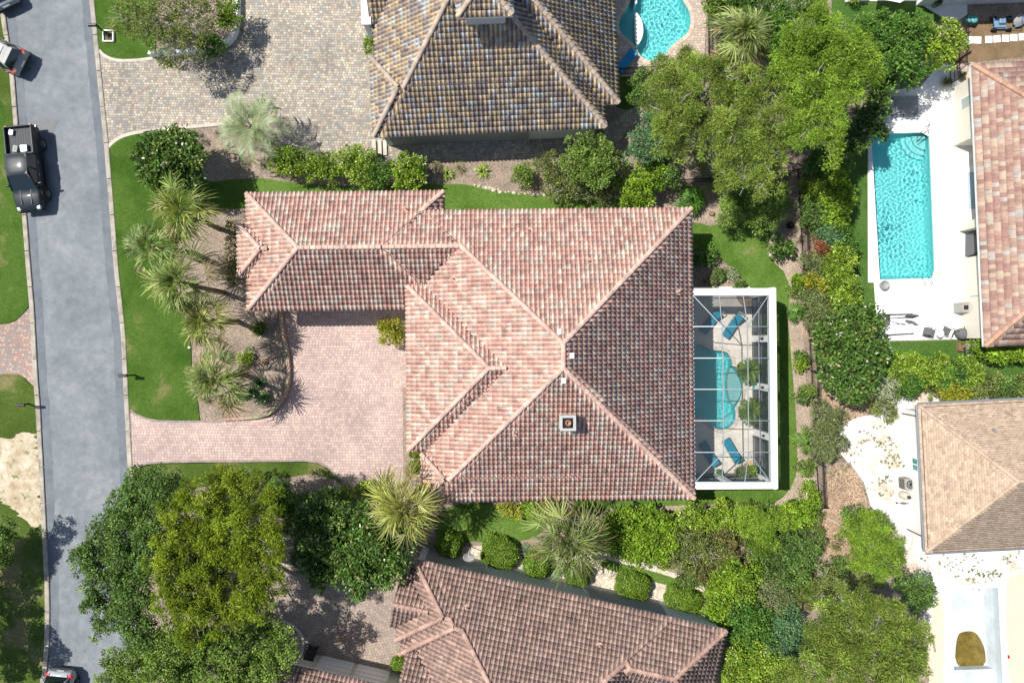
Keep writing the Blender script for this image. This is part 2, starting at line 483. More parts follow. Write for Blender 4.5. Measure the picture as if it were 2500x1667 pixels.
# --- kerbs in cast segments
def kerb(P, name, w0, w1, z1=.11, seg=88, gap=.9, mat='kerb'):
    """blocks along the pixel polyline P between offsets w0 and w1"""
    root = empty(name, W(*P[len(P)//2])); root['kind'] = 'structure'
    L = [0]
    for i in range(len(P)-1): L.append(L[-1] + (Vector(P[i+1])-Vector(P[i])).length)
    def at(s):
        for i in range(len(P)-1):
            if s <= L[i+1] or i == len(P)-2:
                t = (s-L[i])/max(1e-6, L[i+1]-L[i]); a = Vector(P[i]); b = Vector(P[i+1]); d = (b-a).normalized()
                return a.lerp(b, t), Vector((-d.y, d.x))
    s = 0
    while s < L[-1] - 2:
        e = min(s + seg, L[-1]); n = max(2, int((e-s)/12)+1)
        mb = MB(); rings = []
        for k in range(n):
            q, nn = at(s + gap + (e-s-2*gap)*k/(n-1))
            a = q + nn*w0; b = q + nn*w1
            A = W(a.x, a.y); B = W(b.x, b.y); m = (A-B)*.12
            rings.append([A, B, B + Vector((0,0,z1*.8)), B + m + Vector((0,0,z1)), A - m + Vector((0,0,z1)), A + Vector((0,0,z1*.8))])
        mb.grid(rings, smooth=False)
        mb.build('kerb_segment', M[mat], root)
        s = e
    return root
kerb(R_R[1:], 'kerb', 0, -11)
kerb(R_L[1:], 'kerb', 0, 11)

# --- lawns
front = [(268,359),(280,345),(300,334),(330,326),(365,321),(405,318),(405,345),(470,430),(520,446),(560,440),(640,436),(700,444),(770,452),(850,455),(930,455),(1010,452),(1075,450),(1125,450),(1165,456),(1215,468),(1300,475),(1400,481),(1500,484),(1560,498),(1580,515),(1580,545),(1000,545),(610,520),(598,509),(540,512),(500,520),(455,560),(420,615),(412,650),(430,700),(448,770),(462,810),(467,850),(468,900),(474,945),(484,985),(488,1026),(440,1026),(390,1025),(360,1020),(335,1010),(314,997),(311,985),(305,900),(297,817),(290,700),(284,600),(276,470)]
ground_slab('front_lawn', front, .0, .06, M['lawn'])
side = [(1010,452),(1075,450),(1125,450),(1165,456),(1215,468),(1300,475),(1400,481),(1500,484),(1560,498),(1590,512),(1590,552),(1080,552),(640,520),(606,500),(600,446),(640,436),(700,444),(770,452),(850,455),(930,455)]
ground_slab('side_lawn', side, .055, .066, M['lawn_side'])
east = [(1680,540),(1700,545),(1735,552),(1760,546),(1785,534),(1830,530),(1868,540),(1884,560),(1878,585),(1871,605),(1878,625),(1893,645),(1912,662),(1924,690),(1926,730),(1920,780),(1925,810),(1930,870),(1936,940),(1941,1000),(1944,1060),(1945,1120),(1942,1160),(1930,1190),(1912,1212),(1890,1226),(1850,1232),(1780,1230),(1700,1230),(1600,1236),(1520,1242),(1490,1238),(1480,1205),(1650,1190),(1680,1150),(1860,1150),(1860,705),(1832,704),(1800,670),(1770,641),(1738,612),(1680,612)]
ground_slab('east_lawn', east, 0, .06, M['lawn_side'])
south = [(1090,1240),(1125,1228),(1180,1225),(1240,1240),(1300,1245),(1330,1262),(1330,1290),(1300,1315),(1240,1322),(1190,1325),(1150,1318),(1120,1335),(1085,1330),(1060,1300),(1060,1262)]
ground_slab('south_lawn', south, 0, .06, M['lawn_side'], round_=2)
ground_slab('south_lawn', [(1400,1200),(1500,1200),(1500,1236),(1480,1246),(1440,1240),(1400,1250)], 0, .058, M['lawn_side'])
strip = [(1470,1362),(1530,1378),(1600,1395),(1660,1415),(1690,1425),(1680,1432),(1640,1430),(1560,1410),(1490,1392),(1465,1380)]
ground_slab('narrow_lawn_strip', strip, 0, .05, M['lawn_side'], round_=1)
sandstrip = [(1080,1338),(1120,1335),(1180,1330),(1290,1335),(1440,1350),(1490,1345),(1560,1368),(1640,1395),(1740,1440),(1760,1510),(1600,1465),(1480,1440),(1300,1400),(1180,1380),(1070,1350)]
M['sand_bed'] = mulch_mat('pale_sandy_bed', [(.2,(.30,.24,.18)),(.42,(.50,.44,.36)),(.6,(.66,.60,.50)),(.85,(.78,.74,.66))], 5)
ground_slab('sandy_bed', sandstrip, None, .006, M['sand_bed'], round_=1)
# front lawn south of the pink driveway
sl = [(316,1150),(335,1142),(360,1133),(400,1130),(480,1128),(560,1128),(640,1127),(745,1126),(775,1130),(800,1142),(815,1158),(838,1178),(800,1165),(760,1155),(700,1165),(600,1170),(480,1190),(330,1260),(322,1220)]
ground_slab('front_lawn_strip', sl, 0, .056, M['lawn_west'])
# west side of the road
wl = [(-200,-300),(-16,-300),(-2,0),(12,102),(25,191),(34,306),(45,430),(56,543),(65,660),(72,748),(55,768),(40,782),(22,789),(0,791),(-200,791)]
ground_slab('west_lawn', wl, 0, .06, M['lawn'])
ground_slab('west_lawn_dry_verge', [(-60,-20),(-3,0),(12,102),(25,191),(34,306),(26,312),(12,262),(0,240),(-60,240)], None, .064, M['lawn_west'], round_=1)
wl2 = [(-200,914),(0,914),(45,914),(60,922),(72,934),(87,948),(89,998),(98,1173),(106,1329),(111,1430),(112,1500),(110,1580),(104,1640),(94,1690),(48,1900),(-200,1900)]
ground_slab('west_lawn', wl2, 0, .06, M['lawn_west'])
t = NT('bare_sandy_soil')
c = t.ramp(t.noise(1.1, 7, .75), [(.3,(.26,.20,.11)),(.46,(.44,.36,.25)),(.6,(.58,.50,.38)),(.75,(.74,.68,.56))])
t.set(Base=t.mix(t.ramp(t.noise(1.6, 6, .75), [(.56,(0,0,0)),(.66,(1,1,1))]), c, (.10,.15,.03)), Rough=.95, Spec=.1)
t.bump(t.noise(12, 6), .6, .03); M['bare'] = t.mat
bare = [(-40,1080),(-10,1062),(30,1075),(60,1050),(92,1065),(97,1130),(101,1200),(105,1280),(85,1290),(60,1270),(40,1245),(10,1225),(-40,1210)]
ground_slab('bare_soil_patch', jag(chaikin(bare, 2) + [chaikin(bare, 2)[0]], 4.5, 4), None, .065, M['bare'])

# --- driveways
grey = [(231,-60),(231,20),(243,122),(252,133),(272,144),(300,148),(340,146),(375,141),(450,139),(530,131),(568,113),(584,90),(590,55),(590,-60),(920,-60),(925,140),(935,345),(990,346),(1395,340),(1395,388),(1100,390),(940,395),(760,400),(690,385),(670,330),(600,297),(500,306),(405,314),(365,318),(330,323),(300,331),(280,342),(265,357),(256,300),(243,200)]
ground_slab('grey_driveway', grey, 0, .05, M['grey_pavers'])
pathN = [(1440,350),(1460,327),(1500,296),(1530,272),(1570,256),(1620,250),(1620,285),(1570,290),(1545,306),(1520,335),(1495,358),(1470,365)]
ground_slab('garden_path', pathN, 0, .045, M['grey_pavers'], round_=1)
kerb(chaikin([(243,124),(252,135),(272,146),(300,150),(340,148),(375,143)], 2, False), 'driveway_edge', -3.5, 4, .075, 400, 0, 'concrete')
kerb(chaikin([(264,361),(280,345),(300,333),(330,325),(365,320),(405,316)], 2, False)+[(500,308),(590,299)], 'driveway_edge', -4, 4, .08, 400, 0, 'concrete')
kerb([(405,319),(405,344)], 'bed_edge', -1.2, 1.2, .12, 400, 0, 'white_paint')
pink = [(316,1000),(335,1012),(360,1022),(390,1027),(488,1028),(545,1028),(600,1026),(645,1021),(665,1011),(688,990),(704,962),(711,930),(712,890),(706,850),(698,815),(693,780),(692,700),(1010,700),(1010,1110),(1015,1245),(880,1240),(838,1180),(815,1160),(800,1144),(775,1132),(745,1128),(560,1130),(400,1132),(360,1135),(335,1144),(317,1152),(316,1080)]
ground_slab('pink_driveway', pink, 0, .05, M['pink_pavers'])
kerb(chaikin([(317,1001),(335,1013),(360,1023),(390,1028),(488,1029),(545,1029)], 1, False), 'driveway_border', -3, 3.5, .056, 900, 0, 'pink_border')
kerb(chaikin([(317,1151),(335,1143),(360,1134),(400,1130),(560,1128),(745,1126),(775,1130),(800,1142),(815,1158),(838,1178)], 1, False), 'driveway_border', -6, 2, .056, 900, 0, 'pink_border')
kerb([(318,1004),(321,1146)], 'driveway_border', -4, 4, .056, 900, 0, 'pink_border')
ground_slab('gravel_strip', [(983,945),(996,945),(997,1100),(1020,1160),(1010,1215),(985,1170)], None, .056, M['mulch'])
wdrive = [(-220,793),(0,793),(22,791),(40,784),(55,770),(73,751),(80,850),(86,945),(72,931),(60,920),(45,912),(0,912),(-220,912)]
ground_slab('west_driveway', wdrive, 0, .05, M['red_pavers'])
tan = [(660,1330),(760,1330),(900,1300),(990,1290),(1010,1370),(990,1400),(960,1520),(980,1580),(1010,1660),(980,1720),(700,1640),(735,1590),(742,1560),(725,1530),(690,1510),(650,1480),(640,1400)]
ground_slab('tan_driveway', tan, 0, .05, M['tan_pavers'])
kerb(chaikin([(690,1512),(725,1530),(742,1556),(741,1585),(735,1600)], 2, False), 'driveway_edge', -3, 3, .1, 400, 0, 'concrete')
kerb(chaikin([(946,1640),(955,1620),(975,1612),(992,1612)], 2, False), 'driveway_edge', -3.5, 3.5, .1, 400, 0, 'concrete')

# --- pool decks
cage_deck = [(1640,700),(1862,700),(1868,1172),(1646,1172)]
def slabs(name, poly, holes, z0, z1, base_mat, sx, sy, ang, gapm, tint, piece='paving_slab', rows_jit=True):
    """deck of single stone slabs: each its own piece, cut where it meets the pool"""
    base = ground_slab(name, PX(poly), z0, z1-.012, base_mat, holes, px=False)
    P = PX(poly); ca, sa = math.cos(ang), math.sin(ang)
    loc = [(x*ca+y*sa, -x*sa+y*ca) for x, y in P]
    x0 = min(p[0] for p in loc); x1 = max(p[0] for p in loc); y0 = min(p[1] for p in loc); y1 = max(p[1] for p in loc)
    cache = {}; y = y0; r = random.Random(len(P)*7+int(x0))
    cnt = 0
    while y < y1 - .05:
        h = sy*r.choice((.75, 1, 1.25)) if rows_jit else sy
        x = x0 - r.random()*sx
        while x < x1:
            w = sx*r.choice((.7, 1, 1.3)) if rows_jit else sx
            a, b = max(x, x0), min(x+w, x1); c, d = y, min(y+h, y1)
            x += w
            if b-a < .1: continue
            cx, cy = (a+b)/2, (c+d)/2
            wx, wy = cx*ca-cy*sa, cx*sa+cy*ca
            pts = [(qx*ca-qy*sa, qx*sa+qy*ca) for qx, qy in ((a,c),(b,c),(b,d),(a,d))]
            if not all(inside(P, wx+(p[0]-wx)*.97, wy+(p[1]-wy)*.97) for p in pts): continue
            samp = pts + [(wx, wy)] + [((pts[i][0]+pts[(i+1)%4][0])/2, (pts[i][1]+pts[(i+1)%4][1])/2) for i in range(4)]
            if any(inside(hh, sx_, sy_) for hh in holes for sx_, sy_ in samp): continue
            k = r.randrange(4); key = (round(b-a, 2), round(d-c, 2), k)
            if key not in cache:
                t_ = tuple(v*(.94+.04*k) for v in tint)
                cache[key] = MB().box((0,0,0), (b-a-gapm, d-c-gapm, .016), col=t_).mesh(piece, M['slab'])
            ob = bpy.data.objects.new(piece, cache[key]); COL.objects.link(ob); ob.parent = base
            ob.location = (wx, wy, z1-.006); ob.rotation_euler = (0, 0, ang); cnt += 1
        y += h
    return base
slabs('travertine_pool_deck', cage_deck, [HOLES[0]], 0, .07, M['travertine'], .5, .42, .0105, .008, (.70,.65,.57))
white_deck = [(2128,300),(2165,222),(2245,215),(2290,160),(2330,160),(2345,215),(2420,215),(2420,640),(2420,826),(2142,832),(2132,690),(2118,690),(2117,318)]
slabs('white_stone_pool_deck', white_deck, [HOLES[2]], 0, .09, M['white_stone'], .72, .5, .045, .008, (.86,.85,.82))
ground_slab('paver_pool_deck', [(1470,-60),(1735,-60),(1726,0),(1722,90),(1718,170),(1610,178),(1510,190),(1470,190)], 0, .07, M['pool_pavers'], [HOLES[1]])
ground_slab('patio', [(2062,-60),(2062,6),(2130,4),(2235,4),(2290,38),(2330,60),(2360,60),(2360,-60)], 0, .06, M['white_concrete'])
ground_slab('lattice_pad', [(2278,62),(2335,60),(2330,78),(2300,76)], 0, .04, M['concrete'])

def coping(name, P, mat_col, w, z, seg, parent_name='coping_stone', label=None):
    """ring of single coping stones round a pool (P pixel polygon)"""
    Q = [Vector(p) for p in PX(P)]
    if area2([(q.x, q.y) for q in Q]) < 0: Q.reverse()
    L = [0]
    for i in range(len(Q)): L.append(L[-1] + (Q[(i+1) % len(Q)]-Q[i]).length)
    n = max(8, int(L[-1]/seg)); root = empty(name, (Q[0].x, Q[0].y, z)); root['kind'] = 'structure'
    def at(s):
        s %= L[-1]
        for i in range(len(Q)):
            if s <= L[i+1]:
                a, b = Q[i], Q[(i+1) % len(Q)]; d = (b-a).normalized()
                return a.lerp(b, (s-L[i])/max(1e-9, L[i+1]-L[i])), Vector((d.y, -d.x))
    r = random.Random(5)
    for k in range(n):
        s0, s1 = L[-1]*k/n + .006, L[-1]*(k+1)/n - .006
        (a, na), (b, nb) = at(s0), at(s1); f = r.uniform(.85, 1.1)
        q = [a - na*.02, b - nb*.02, b + nb*w, a + na*w]
        mb = MB(); mb.grid([[(p.x, p.y, z) for p in q], [(p.x, p.y, z+.03) for p in q]], smooth=False, col=tuple(c*f for c in mat_col))
        mb.build(parent_name, M['slab'], root)
    return root

def wave_surface(name, Q, z, mat, step, amp, seed):
    """rippled water: crossing small waves, real geometry"""
    rng = np.random.default_rng(seed); A = np.array(Q)
    x0, y0 = A.min(0); x1, y1 = A.max(0)
    nx = int((x1-x0)/step)+2; ny = int((y1-y0)/step)+2
    X, Y = np.meshgrid(np.linspace(x0, x1, nx), np.linspace(y0, y1, ny)); Z = np.zeros_like(X)
    env = .75 + .35*np.sin(X*1.1+seed)*np.sin(Y*.9+1.7*seed)
    for i in range(46):
        a = rng.uniform(0, 6.28); lam = rng.uniform(.16, .42); k = 2*math.pi/lam
        Z += amp*lam*np.sin(k*(X*math.cos(a)+Y*math.sin(a))+rng.uniform(0, 6.28))
    Z *= env
    K_ = np.zeros_like(X, dtype=bool); n = len(A); j = n-1
    for i in range(n):
        (xi, yi), (xj, yj) = A[i], A[j]
        if yi != yj:
            K_ ^= ((yi > Y) != (yj > Y)) & (X < (xj-xi)*(Y-yi)/(yj-yi)+xi)
        j = i
    cell = K_[:-1, :-1] | K_[1:, :-1] | K_[:-1, 1:] | K_[1:, 1:]
    jj, ii = np.nonzero(cell); b = jj*nx+ii
    F = np.stack([b, b+1, b+nx+1, b+nx], 1); V = np.stack([X, Y, Z+z], -1).reshape(-1, 3)
    used = np.unique(F); mp = np.full(len(V), -1); mp[used] = np.arange(len(used))
    return mesh_np(name, V[used], mp[F], mat, smooth=True)

def basin(name, P, depth, label, wall, floor_mat, water_z=-.02, water=None, amp=.0030, step=.036):
    Q = PX(P)
    if area2(Q) < 0: Q.reverse()
    cx = sum(p[0] for p in Q)/len(Q); cy = sum(p[1] for p in Q)/len(Q)
    root = empty(name, (cx, cy, -depth), label=label, cat='swimming pool')
    mb = MB()
    mb.grid([[(x, y, .05) for x, y in Q], [(x, y, -.35*depth) for x, y in Q], [(cx+(x-cx)*.93, cy+(y-cy)*.93, -depth) for x, y in Q]][::-1], caps=False, smooth=False)
    for f in range(len(mb.f)): mb.f[f] = mb.f[f][::-1]
    mb.build('pool_wall', wall, root)
    fl = slab_mesh('pool_floor', [(cx+(x-cx)*.93, cy+(y-cy)*.93) for x, y in Q], None, -depth, floor_mat)
    link('pool_floor', fl, root)
    if water is not None:
        wv = link('pool_water', wave_surface('pool_water', Q, water_z, water, step, amp, len(P)), root); wv.cycles.is_caustics_caster = True
    return root
kp = basin('kidney_pool', C_KID, 1.0, 'kidney-shaped pool inside the screened enclosure, half in roof shade', M['plaster'], M['plaster'], water=M['water_still'], water_z=-.05, amp=.0022)
# pale tanning shelf on the east side of the kidney pool and its entry steps
shelf = chaikin([(1786,895),(1800,912),(1810,935),(1811,952),(1806,972),(1791,993),(1782,975),(1777,950),(1777,925),(1781,905)], 2)
link('tanning_shelf', slab_mesh('tanning_shelf', PX(shelf), -.98, -.16, M['white_stone']), kp)
for k, (dx, rr, zz) in enumerate(((0, 26, -.28), (0, 37, -.52), (0, 46, -.76))):
    ring_ = [(1693 + math.cos(a)*rr, 843 + math.sin(a)*rr) for a in [math.pi*q/14*1.0 - .35 for q in range(13)]] + [(1660, 843)]
    ring_ = [(x, y) for x, y in ring_ if True]
    link('pool_step', slab_mesh('pool_step', PX([(x, min(max(y, 838), 1000)) for x, y in ring_]), -.98, zz, M['plaster_pale']), kp)
ring_ = chaikin([(1765,1048),(1790,1034),(1795,1012),(1783,1012),(1772,1022),(1757,1036)], 2)
link('pool_bench', slab_mesh('pool_bench', PX(ring_), -.98, -.4, M['plaster_pale']), kp)
fp = basin('freeform_pool', C_FREE, 1.1, 'freeform turquoise pool with white crescent ledge beside the tan and grey tiled house', M['plaster'], M['plaster'], water=M['water'], water_z=-.06)
cres = chaikin([(1549,26),(1560,38),(1568,55),(1571,75),(1568,92),(1562,105),(1553,114),(1550,95),(1549,60)], 2)
link('crescent_ledge', slab_mesh('crescent_ledge', PX(cres), -1.08, .02, M['white_stone']), fp)
link('upper_ledge', slab_mesh('upper_ledge', PX([(1549,-40),(1556,-30),(1555,8),(1549,16)]), -1.08, .02, M['white_stone']), fp)
rp = basin('rectangular_pool', POOL_RECT, 1.1, 'long rectangular turquoise pool set in a white stone deck', M['plaster'], M['plaster'], water=M['water'], water_z=-.04)
def arc_step(cx, cy, r, a0, a1, z, par, px=True):
    pts = [(cx, cy)] + [(cx + math.cos(a)*r, cy + math.sin(a)*r) for a in np.linspace(a0, a1, 16)]
    link('pool_step', slab_mesh('pool_step', PX(pts), -1.08, z, M['plaster_pale']), par)
for r_, z_ in ((33, -.3), (45, -.55), (54, -.8)):
    arc_step(2263, 331, r_, math.pi*.5, math.pi*1.0, z_, rp)
coping('pool_coping', C_FREE, (.58,.48,.38), .26, .07, .30)
coping('pool_coping', C_KID, (.60,.54,.46), .25, .072, .42)
def pool_edge(P, name, w, z, mat_col):
    coping(name, P, mat_col, w, z, .9)
pool_edge(POOL_RECT, 'pool_coping', .28, .09, (.84,.82,.76))
for r_ in (kp, fp, rp):
    for o in r_.children:
        if not o.name.startswith('pool_water'): o.cycles.is_caustics_receiver = True
# --- sand lot in the south-east with its unfinished pool
t = NT('white_sand')
big = t.noise(.55, 8, .72, dist=.5)
c = t.ramp(t.noise(5, 6, .75), [(.3, (.60,.56,.49)), (.48, (.80,.78,.74)), (.7, (.86,.85,.82))])
c = t.mix(t.ramp(big, [(.46,(0,0,0)),(.62,(.85,.85,.85))]), c, (.50,.38,.27))
t.set(Base=c, Rough=.95, Spec=.1); t.bump(t.noise(9, 6, .75), .8, .06); M['sand'] = t.mat
M['tan_sand'] = simple('tan_sand', (.66,.54,.40), .95, var=.12, scale=3, bump=.4)
sand = [(2150,985),(2190,960),(2240,945),(2330,965),(2400,955),(2700,930),(2700,1800),(2280,1800),(2270,1600),(2255,1500),(2240,1440),(2215,1380),(2190,1310),(2150,1270),(2125,1230),(2110,1180),(2085,1140),(2060,1120),(2040,1080),(2050,1040),(2075,1020),(2110,1015),(2150,1010),(2170,1005)]
sp = chaikin(sand, 2)
ground_slab('white_sand', jag(sp + [sp[0]], 2.5, 7), None, .008, M['sand'], [HOLES[3]])
chips = [(2006,930),(2060,920),(2100,945),(2140,975),(2150,990),(2100,1015),(2060,1035),(2040,1085),(2020,1100),(2010,1020)]
ground_slab('wood_chip_bed', jag(chaikin(chips, 2) + [chaikin(chips, 2)[0]], 2, 7), None, .012, M['chips'])
chips2 = [(2013,1140),(2060,1130),(2090,1150),(2110,1190),(2120,1240),(2080,1260),(2075,1310),(2090,1360),(2050,1375),(2000,1350),(1990,1300),(2000,1250),(2010,1215)]
ground_slab('wood_chip_bed', jag(chaikin(chips2, 2) + [chaikin(chips2, 2)[0]], 2, 7), None, .012, M['chips'])
tsand = [(2280,1460),(2305,1440),(2306,1720),(2270,1720),(2262,1600)]
ground_slab('tan_sand_strip', jag(chaikin(tsand, 1) + [chaikin(tsand, 1)[0]], 2, 7), None, .012, M['tan_sand'])
tsand = [(2452,1425),(2480,1395),(2700,1380),(2700,1720),(2460,1720)]
ground_slab('tan_sand_strip', jag(chaikin(tsand, 1) + [chaikin(tsand, 1)[0]], 2, 7), None, .012, M['tan_sand'])
M['grey_plaster'] = simple('raw_grey_pool_shell', (.50,.55,.57), .9, var=.14, scale=1.2)
ep = basin('unfinished_pool', POOL_EMPTY, 1.3, 'empty unfinished concrete pool with a murky brown puddle in its floor', M['grey_plaster'], M['grey_plaster'])
M['murk'] = simple('murky_water', (.16,.115,.022), .15, var=.35, scale=1.5, spec=.5)
pud = chaikin([(2335,1550),(2352,1540),(2378,1540),(2392,1555),(2406,1585),(2407,1630),(2330,1634)], 2)
link('puddle', slab_mesh('puddle', [W2(x, y, -1.28) for x, y in pud], None, -1.285, M['murk']), ep)
link('pool_step', slab_mesh('pool_step', PX([(2322,1648),(2446,1644),(2450,1722),(2326,1722)]), -1.29, -.75, M['grey_plaster']), ep)
pr = MB()
for a, b in zip(POOL_EMPTY, POOL_EMPTY[1:] + POOL_EMPTY[:1]): pass
q = PX(POOL_EMPTY); cxp = sum(p[0] for p in q)/4; cyp = sum(p[1] for p in q)/4
outer = PX([(2304,1425),(2446,1419),(2461,1724),(2313,1727)])
link('pool_rim', slab_mesh('pool_rim', outer, 0, .18, M['white_concrete'], [q]), ep)
# brown soil yard in the north-east corner, stepping stones are things of their own
ground_slab('bare_yard', [(2340,58),(2420,50),(2560,45),(2560,135),(2500,140),(2420,148),(2370,155),(2335,160),(2336,100)], None, .01, M['soil'])
ground_slab('paver_strip', [(2336,158),(2375,152),(2378,215),(2342,216)], 0, .03, M['pool_pavers'])
ground_slab('east_yard_lawn', [(2062,330),(2116,320),(2133,700),(2142,835),(2420,828),(2560,830),(2560,960),(2400,965),(2140,950),(2080,900),(2064,600)], 0, .05, M['lawn_east'])
ground_slab('patio_lawn', [(2030,-60),(2062,-60),(2062,8),(2130,6),(2235,6),(2290,40),(2296,50),(2275,62),(2290,80),(2290,120),(2180,130),(2060,120),(2030,60)], 0, .05, M['lawn_east'])
ground_slab('top_lawn', [(218,-60),(231,-60),(231,20),(243,122),(252,133),(272,144),(300,147),(340,145),(380,138),(380,-60)], 0, .06, M['lawn'])
ground_slab('side_grass', [(1505,190),(1560,190),(1560,258),(1530,268),(1505,262)], 0, .05, M['lawn'])
ground_slab('pale_mulch_bed', [(1560,510),(1690,500),(1760,500),(1800,470),(1950,440),(1957,700),(1965,900),(1985,1100),(1995,1230),(1700,1245),(1560,1250),(1540,1240),(1700,1225),(1900,1200),(1900,700),(1840,705),(1790,540),(1690,545)], None, .005, M['mulch_pale'])
# ------------------------------------------------------------------ tiled hip roofs
SIDES = 'NSWE'
class Prim:
    """one hipped block in plan metres: each side has an eave height (None = gable or buried) and a slope"""
    def __init__(s, u0, u1, v0, v1, z=None, m=.42, zN=0, zS=0, zW=0, zE=0, mN=None, mS=None, mW=None, mE=None, walls=True, inset=.65):
        s.u0, s.u1, s.v0, s.v1 = [q/K for q in (u0, u1, v0, v1)]
        s.z = {k: (None if q is None else (q or z)) for k, q in (('N', zN), ('S', zS), ('W', zW), ('E', zE))}
        s.m = {'N': mN or m, 'S': mS or m, 'W': mW or m, 'E': mE or m}
        s.walls = walls; s.inset = inset
        # linear height a*u + b*v + c for each side
        s.f = {}
        for k in SIDES:
            if s.z[k] is None: continue
            m_ = s.m[k]; z_ = s.z[k]
            s.f[k] = {'N': (0, m_, z_ - m_*s.v0), 'S': (0, -m_, z_ + m_*s.v1), 'W': (m_, 0, z_ - m_*s.u0), 'E': (-m_, 0, z_ + m_*s.u1)}[k]
    def inrect(s, u, v, e=0.0):
        return s.u0-e <= u <= s.u1+e and s.v0-e <= v <= s.v1+e
    def h(s, u, v):
        return min(a*u + b*v + c for a, b, c in s.f.values())

def clip_poly(P, g):
    """P list of points, g(p) >= 0 kept (g linear in plan)"""
    out = []
    n = len(P)
    for i in range(n):
        a, b = P[i], P[(i+1) % n]; ga, gb = g(a), g(b)
        if ga >= 0: out.append(a)
        if (ga >= 0) != (gb >= 0):
            t = ga/(ga-gb); out.append(tuple(a[k] + (b[k]-a[k])*t for k in range(len(a))))
    return out

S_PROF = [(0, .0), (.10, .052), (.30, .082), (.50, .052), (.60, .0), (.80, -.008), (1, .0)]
F_PROF = [(0.012, .012), (.988, .012)]
def tile_template(cw, ln, prof, thick, lift):
    """vertices (t, l, n) and quads of one tile; l runs up the slope from its lower end"""
    V, F = [], []
    k = len(prof)
    for l, off in ((0, lift), (ln, lift*.12)):
        for t, n in prof: V.append((t*cw, l, n + off))
    for t, n in prof: V.append((t*cw, .004, n + lift - thick))
    for i in range(k-1):
        F.append((i, i+1, k+i+1, k+i)); F.append((2*k+i, 2*k+i+1, i+1, i))
    return np.array(V), np.array(F)
PANF = {'S': np.array([f for i in range(6) for f in ([.92,1.06,1.06,.94,.60,.66][i], .75)]), 'F': np.array([1.0, .7])}

